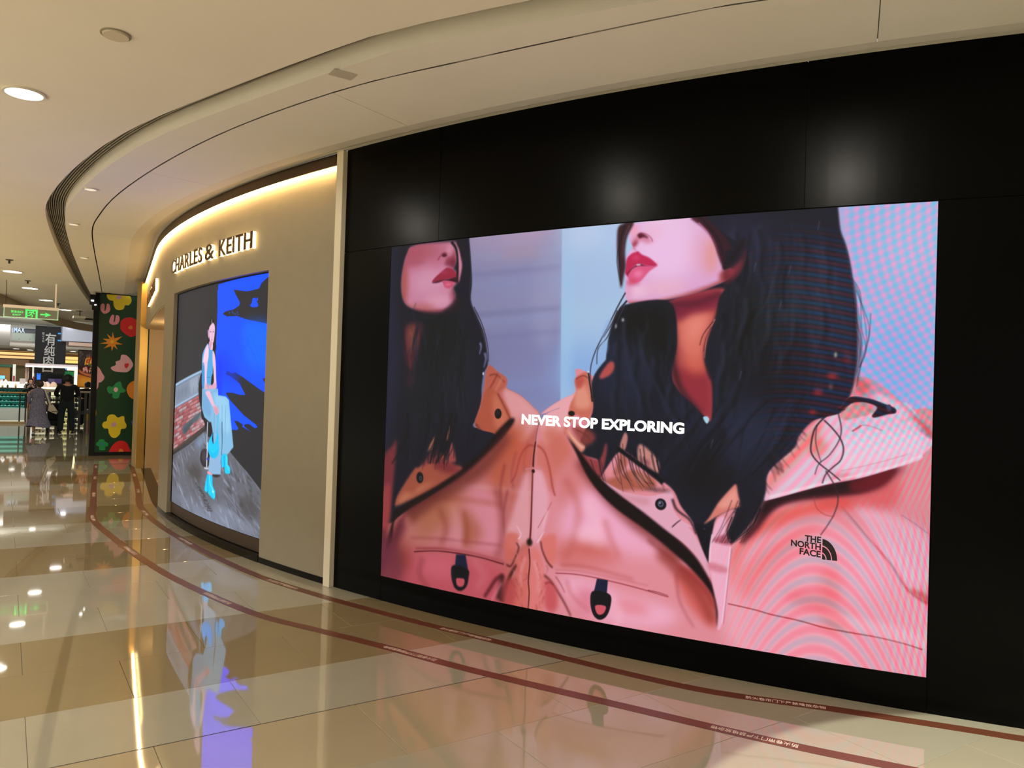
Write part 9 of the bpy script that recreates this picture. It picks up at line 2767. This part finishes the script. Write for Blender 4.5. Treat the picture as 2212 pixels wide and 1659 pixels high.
# woman in a long patterned dress, walking away
A1 = Vector((0.79, 24.9, 0))
t = person('woman in long grey-lilac dress walking away beside the stroller', A1)
J = {'pelvis': (0, 0, 0.86, (0.13, 0.10)), 'waist': (0, 0, 0.98, (0.105, 0.085)), 'chest': (0, 0, 1.14, (0.13, 0.095)), 'neck0': (0.01, 0, 1.28, 0.05), 'neck': (0.02, 0.005, 1.33, 0.042), 'head': (0.025, 0.01, 1.405, (0.068, 0.082)), 'crown': (0.025, 0.0, 1.46, (0.05, 0.06)),
     'shL': (-0.16, 0, 1.235, 0.05), 'shR': (0.16, 0, 1.235, 0.05), 'elL': (-0.215, -0.01, 1.0, 0.037), 'elR': (0.225, 0.0, 1.0, 0.037), 'wrL': (-0.2, 0.05, 0.83, 0.024), 'wrR': (0.26, 0.07, 0.83, 0.024),
     'hipL': (-0.08, 0, 0.80, 0.08), 'hipR': (0.08, 0, 0.80, 0.08), 'knL': (-0.09, 0.04, 0.45, 0.052), 'knR': (0.09, 0.04, 0.45, 0.052), 'anL': (-0.085, 0.06, 0.085, 0.034), 'anR': (0.13, -0.16, 0.2, 0.034)}
B_ = [('pelvis', 'waist'), ('waist', 'chest'), ('chest', 'neck0'), ('neck0', 'neck'), ('neck', 'head'), ('head', 'crown'), ('chest', 'shL'), ('chest', 'shR'), ('shL', 'elL'), ('shR', 'elR'), ('elL', 'wrL'), ('elR', 'wrR'), ('pelvis', 'hipL'), ('pelvis', 'hipR'), ('hipL', 'knL'), ('hipR', 'knR'), ('knL', 'anL'), ('knR', 'anR')]
hand(J, B_, 'L', -0.195, 0.065, 0.77, 0, -1, 'wrL'); hand(J, B_, 'R', 0.268, 0.09, 0.77, 0, -1, 'wrR')
skin('body', J, B_, SKIN_, t, 2, A1)
DR = mat('printed_dress', srgb(122, 118, 138), 0.9, noise=(30, 0.38))
mb = MB(); n = 32; prof = [(0.075, 1.30), (0.145, 1.245), (0.16, 1.12), (0.142, 1.0), (0.15, 0.93), (0.178, 0.84), (0.185, 0.62), (0.205, 0.47), (0.245, 0.36), (0.27, 0.24)]
k = 0
for r, z in prof:
    fold = max(0, (0.7 - z)) * 0.09
    for i in range(n):
        a = 2 * PI * i / n; rr = r * (1 + fold * math.sin(7 * a) + fold * 0.6 * math.sin(4 * a + 1))
        mb.v.append((A1.x + rr * math.cos(a) * 1.08 + (0.02 if z < 0.5 else 0), A1.y + rr * math.sin(a) * 0.78, z + (0.03 * math.sin(2 * a) if z < 0.3 else 0)))
for a in range(len(prof) - 1):
    for i in range(n): mb.f.append((a * n + i, a * n + (i + 1) % n, (a + 1) * n + (i + 1) % n, (a + 1) * n + i))
d_ = mb.out('dress', DR, t, True)
for s_, el, wr in ((-1, (-0.222, -0.01, 1.0), (-0.205, 0.045, 0.86)), (1, (0.232, 0, 1.0), (0.262, 0.065, 0.86))):
    skin('sleeve', {'a': (s_ * 0.13, 0, 1.235, 0.06), 'b': (*el, 0.058), 'c': (*wr, 0.052)}, [('a', 'b'), ('b', 'c')], DR, d_, 2, A1)
mb = MB(); mb.lathe((A1.x + 0.025, A1.y - 0.005, 1.405), [(0, 0.105), (0.05, 0.098), (0.085, 0.06), (0.092, 0.0), (0.078, -0.05), (0.04, -0.075), (0, -0.08)], 20); hr = mb.out('hair', BRHAIR, t, True)
MB().lathe((A1.x + 0.0, A1.y - 0.085, 1.385), [(0, 0.05), (0.035, 0.035), (0.048, 0), (0.035, -0.035), (0, -0.05)], 14).out('hair_bun', BRHAIR, hr, True)
for x, y, z, rot in ((-0.085, 0.06, 0.0, 0), (0.13, -0.17, 0.12, 1)):
    s_ = skin('shoe', {'h': (x, y - 0.03, z + 0.05, 0.04), 'm': (x, y + 0.06, z + 0.04 - 0.02 * rot, 0.038), 't': (x, y + 0.15, z + 0.032 - 0.06 * rot, 0.03)}, [('h', 'm'), ('m', 't')], flatm('white_shoe', 214, 212, 206, 0.6), t, 1, A1)
    if not rot: MB().box(A1.x + x - 0.04, A1.x + x + 0.04, A1.y + y - 0.07, A1.y + y + 0.19, 0.0, 0.018).out('sole', flatm('dark_sole', 30, 34, 44), s_)
# shoulder bag on the woman's right side
b0 = root('shoulder_bag', (A1.x + 0.3, A1.y - 0.06, 0.62), "cream shoulder bag hanging at the woman's right side", 'bag')
bg = MB(); bx, by = A1.x + 0.32, A1.y - 0.07
bg.v = [(bx - 0.09, by - 0.05, 0.68), (bx + 0.12, by - 0.05, 0.58), (bx + 0.15, by - 0.05, 0.66), (bx + 0.03, by - 0.05, 0.86), (bx - 0.07, by - 0.05, 0.84)] + [(bx - 0.09, by + 0.05, 0.68), (bx + 0.12, by + 0.05, 0.58), (bx + 0.15, by + 0.05, 0.66), (bx + 0.03, by + 0.05, 0.86), (bx - 0.07, by + 0.05, 0.84)]
bg.f = [(0, 1, 2, 3, 4), (9, 8, 7, 6, 5)] + [(i, i + 5, (i + 1) % 5 + 5, (i + 1) % 5) for i in range(5)]
bevel(bg.out('pouch', flatm('cream_leather', 196, 184, 162, 0.6), b0), 0.012)
mb = MB()
for i in range(8):
    u0, u1 = i / 8, (i + 1) / 8; p0, p1 = Vector((A1.x + 0.135, A1.y - 0.115, 1.29)), Vector((bx - 0.04, by - 0.055, 0.84))
    q0, q1 = p0.lerp(p1, u0), p0.lerp(p1, u1); k = len(mb.v)
    for q in (q0, q1): mb.v += [(q.x - 0.018, q.y, q.z), (q.x + 0.018, q.y, q.z), (q.x + 0.018, q.y + 0.006, q.z), (q.x - 0.018, q.y + 0.006, q.z)]
    mb.f += [(k + a, k + (a + 1) % 4, k + 4 + (a + 1) % 4, k + 4 + a) for a in range(4)]
mb.out('strap', flatm('cream_strap', 214, 204, 184, 0.6), b0)
MB().box(bx - 0.0, bx + 0.13, by - 0.056, by - 0.05, 0.655, 0.672).out('trim_line', M['black_seam'], b0)
# stroller
s0 = root('stroller', (1.22, 25.75, 0), 'black baby stroller between the woman and the man', 'stroller')
SB = flatm('stroller_black', 10, 10, 11, 0.8)
hv = bmesh.new(); bmesh.ops.create_uvsphere(hv, u_segments=24, v_segments=14, radius=1.0)
for v in hv.verts:
    z = v.co.z
    v.co = Vector((1.25 + v.co.x * 0.24, 25.75 + v.co.y * 0.28, 0.66 + (z * 0.2 if z > 0 else z * 0.12)))
me = bpy.data.meshes.new('canopy'); hv.to_mesh(me); hv.free()
for p in me.polygons: p.use_smooth = True
link('canopy', me, SB, s0)
bevel(MB().box(1.06, 1.42, 25.55, 26.0, 0.36, 0.62).out('seat', SB, s0), 0.06, 3)
bevel(MB().box(1.05, 1.36, 25.55, 25.9, 0.2, 0.36).out('basket', flatm('stroller_grey', 24, 24, 26, 0.9), s0), 0.04, 3)
for x in (1.07, 1.36):
    for y in (25.52, 26.05):
        w = MB(); k = []
        w.ring((0, 0), 0.045, 0.085, -0.018, 0.018, 18); w.v = [(x + b, y + a * 1.0, 0.087 + c) for a, c, b in w.v]; w.out('wheel', SB, s0)
    MB().tube([(x, 25.52, 0.09), (x, 25.55, 0.4), (x, 25.45, 0.95)], 0.014, 8).out('frame_tube', M['dark_steel'], s0)
MB().tube([(1.07, 25.45, 0.95), (1.36, 25.45, 0.95)], 0.018, 8).out('handle', SB, s0)

s0.location.y += 0.45
# shop assistant behind the counter
A2 = Vector((0.80, 33.45, 0))
t = person('shop assistant in black hood looking at a phone behind the pastry counter', A2)
J = {'chest': (0, 0, 1.22, (0.13, 0.1)), 'waist': (0, 0, 0.95, (0.13, 0.1)), 'neck0': (0, 0, 1.33, 0.05), 'head': (0.0, -0.02, 1.44, (0.07, 0.085)), 'crown': (0, -0.01, 1.5, (0.055, 0.06)), 'shL': (-0.14, 0, 1.3, 0.055), 'shR': (0.14, 0, 1.3, 0.055), 'elL': (-0.18, -0.06, 1.2, 0.045), 'elR': (0.18, -0.06, 1.2, 0.045), 'wrL': (-0.05, -0.2, 1.24, 0.03), 'wrR': (0.06, -0.2, 1.24, 0.03)}
B_ = [('chest', 'waist'), ('chest', 'neck0'), ('neck0', 'head'), ('head', 'crown'), ('chest', 'shL'), ('chest', 'shR'), ('shL', 'elL'), ('shR', 'elR'), ('elL', 'wrL'), ('elR', 'wrR')]
hand(J, B_, 'L', -0.03, -0.23, 1.27, -0.3, 0.6, 'wrL'); hand(J, B_, 'R', 0.04, -0.23, 1.27, -0.3, 0.6, 'wrR')
skin('body', J, B_, SKIN_, t, 2, A2)
skin('hoodie', {'c': (0, 0.01, 1.2, (0.16, 0.13)), 'w': (0, 0, 0.92, (0.16, 0.13)), 'n': (0, 0.02, 1.335, (0.09, 0.075)), 'sL': (-0.15, 0, 1.3, 0.07), 'sR': (0.15, 0, 1.3, 0.07), 'eL': (-0.19, -0.06, 1.2, 0.06), 'eR': (0.19, -0.06, 1.2, 0.06), 'wL': (-0.07, -0.17, 1.235, 0.045), 'wR': (0.08, -0.17, 1.235, 0.045)}, [('c', 'w'), ('c', 'n'), ('c', 'sL'), ('c', 'sR'), ('sL', 'eL'), ('sR', 'eR'), ('eL', 'wL'), ('eR', 'wR')], DK, t, 2, A2)
hv = bmesh.new(); bmesh.ops.create_uvsphere(hv, u_segments=20, v_segments=14, radius=1.0)
for v in hv.verts:
    c = v.co; y = c.y if not (c.y < -0.35 and -0.75 < c.z < 0.45 and abs(c.x) < 0.7) else -0.25
    v.co = Vector((A2.x + 0.095 * c.x, A2.y + 0.015 + 0.11 * y, 1.445 + 0.125 * c.z))
me = bpy.data.meshes.new('hood'); hv.to_mesh(me); hv.free()
for p in me.polygons: p.use_smooth = True
link('hood', me, DK, t)
ph_ = root('phone', (A2.x + 0.005, A2.y - 0.26, 1.27), "dark phone held in the shop assistant's hands", 'phone'); bevel(MB().box(A2.x - 0.03, A2.x + 0.04, A2.y - 0.262, A2.y - 0.252, 1.26, 1.36).out('case', flatm('phone_grey', 90, 86, 100, 0.3), ph_), 0.004)
# seated visitor half hidden by the flower panel
A3 = Vector((2.24, 28.9, 0))
t = person('dark clothed person half hidden at the edge of the flower panel', A3)
J = {'chest': (0, 0, 1.1, (0.15, 0.11)), 'waist': (0, 0, 0.85, (0.14, 0.11)), 'neck0': (0.03, 0, 1.26, 0.055), 'head': (0.05, 0.0, 1.38, (0.08, 0.09)), 'crown': (0.05, 0, 1.45, (0.06, 0.065)), 'shL': (-0.16, 0, 1.2, 0.06), 'shR': (0.18, 0, 1.2, 0.06), 'elL': (-0.2, -0.05, 0.98, 0.05), 'elR': (0.22, -0.05, 0.98, 0.05), 'hipL': (-0.09, 0, 0.8, 0.08), 'hipR': (0.09, 0, 0.8, 0.08), 'knL': (-0.1, 0, 0.45, 0.06), 'knR': (0.1, 0, 0.45, 0.06), 'anL': (-0.1, 0, 0.05, 0.045), 'anR': (0.1, 0, 0.05, 0.045)}
B_ = [('chest', 'waist'), ('chest', 'neck0'), ('neck0', 'head'), ('head', 'crown'), ('chest', 'shL'), ('chest', 'shR'), ('shL', 'elL'), ('shR', 'elR'), ('waist', 'hipL'), ('waist', 'hipR'), ('hipL', 'knL'), ('hipR', 'knR'), ('knL', 'anL'), ('knR', 'anR')]
J['wrL'] = (-0.12, -0.22, 0.95, 0.03); J['wrR'] = (0.14, -0.22, 0.95, 0.03); B_ += [('elL', 'wrL'), ('elR', 'wrR')]
hand(J, B_, 'L', -0.1, -0.26, 0.95, -1, 0, 'wrL'); hand(J, B_, 'R', 0.12, -0.26, 0.95, -1, 0, 'wrR')
skin('body', J, B_, SKIN_, t, 1, A3)
skin('coat', {'c': (0, 0, 1.1, (0.18, 0.14)), 'w': (0, 0, 0.8, (0.18, 0.14)), 'n': (0.02, 0, 1.24, (0.1, 0.08)), 'sL': (-0.17, 0, 1.2, 0.078), 'sR': (0.19, 0, 1.2, 0.078), 'eL': (-0.21, -0.05, 0.98, 0.065), 'eR': (0.23, -0.05, 0.98, 0.065), 'wL': (-0.13, -0.19, 0.95, 0.045), 'wR': (0.15, -0.19, 0.95, 0.045), 'kL': (-0.1, 0, 0.45, 0.085), 'kR': (0.1, 0, 0.45, 0.085), 'aL': (-0.1, 0, 0.06, 0.07), 'aR': (0.1, 0, 0.06, 0.07)}, [('c', 'w'), ('c', 'n'), ('c', 'sL'), ('c', 'sR'), ('sL', 'eL'), ('sR', 'eR'), ('eL', 'wL'), ('eR', 'wR'), ('w', 'kL'), ('w', 'kR'), ('kL', 'aL'), ('kR', 'aR')], DK, t, 1, A3)
MB().lathe((A3.x + 0.05, A3.y - 0.01, 1.39), [(0, 0.115), (0.06, 0.1), (0.098, 0.05), (0.1, 0), (0.085, -0.05), (0, -0.08)], 16).out('hair', HAIR, t, True)
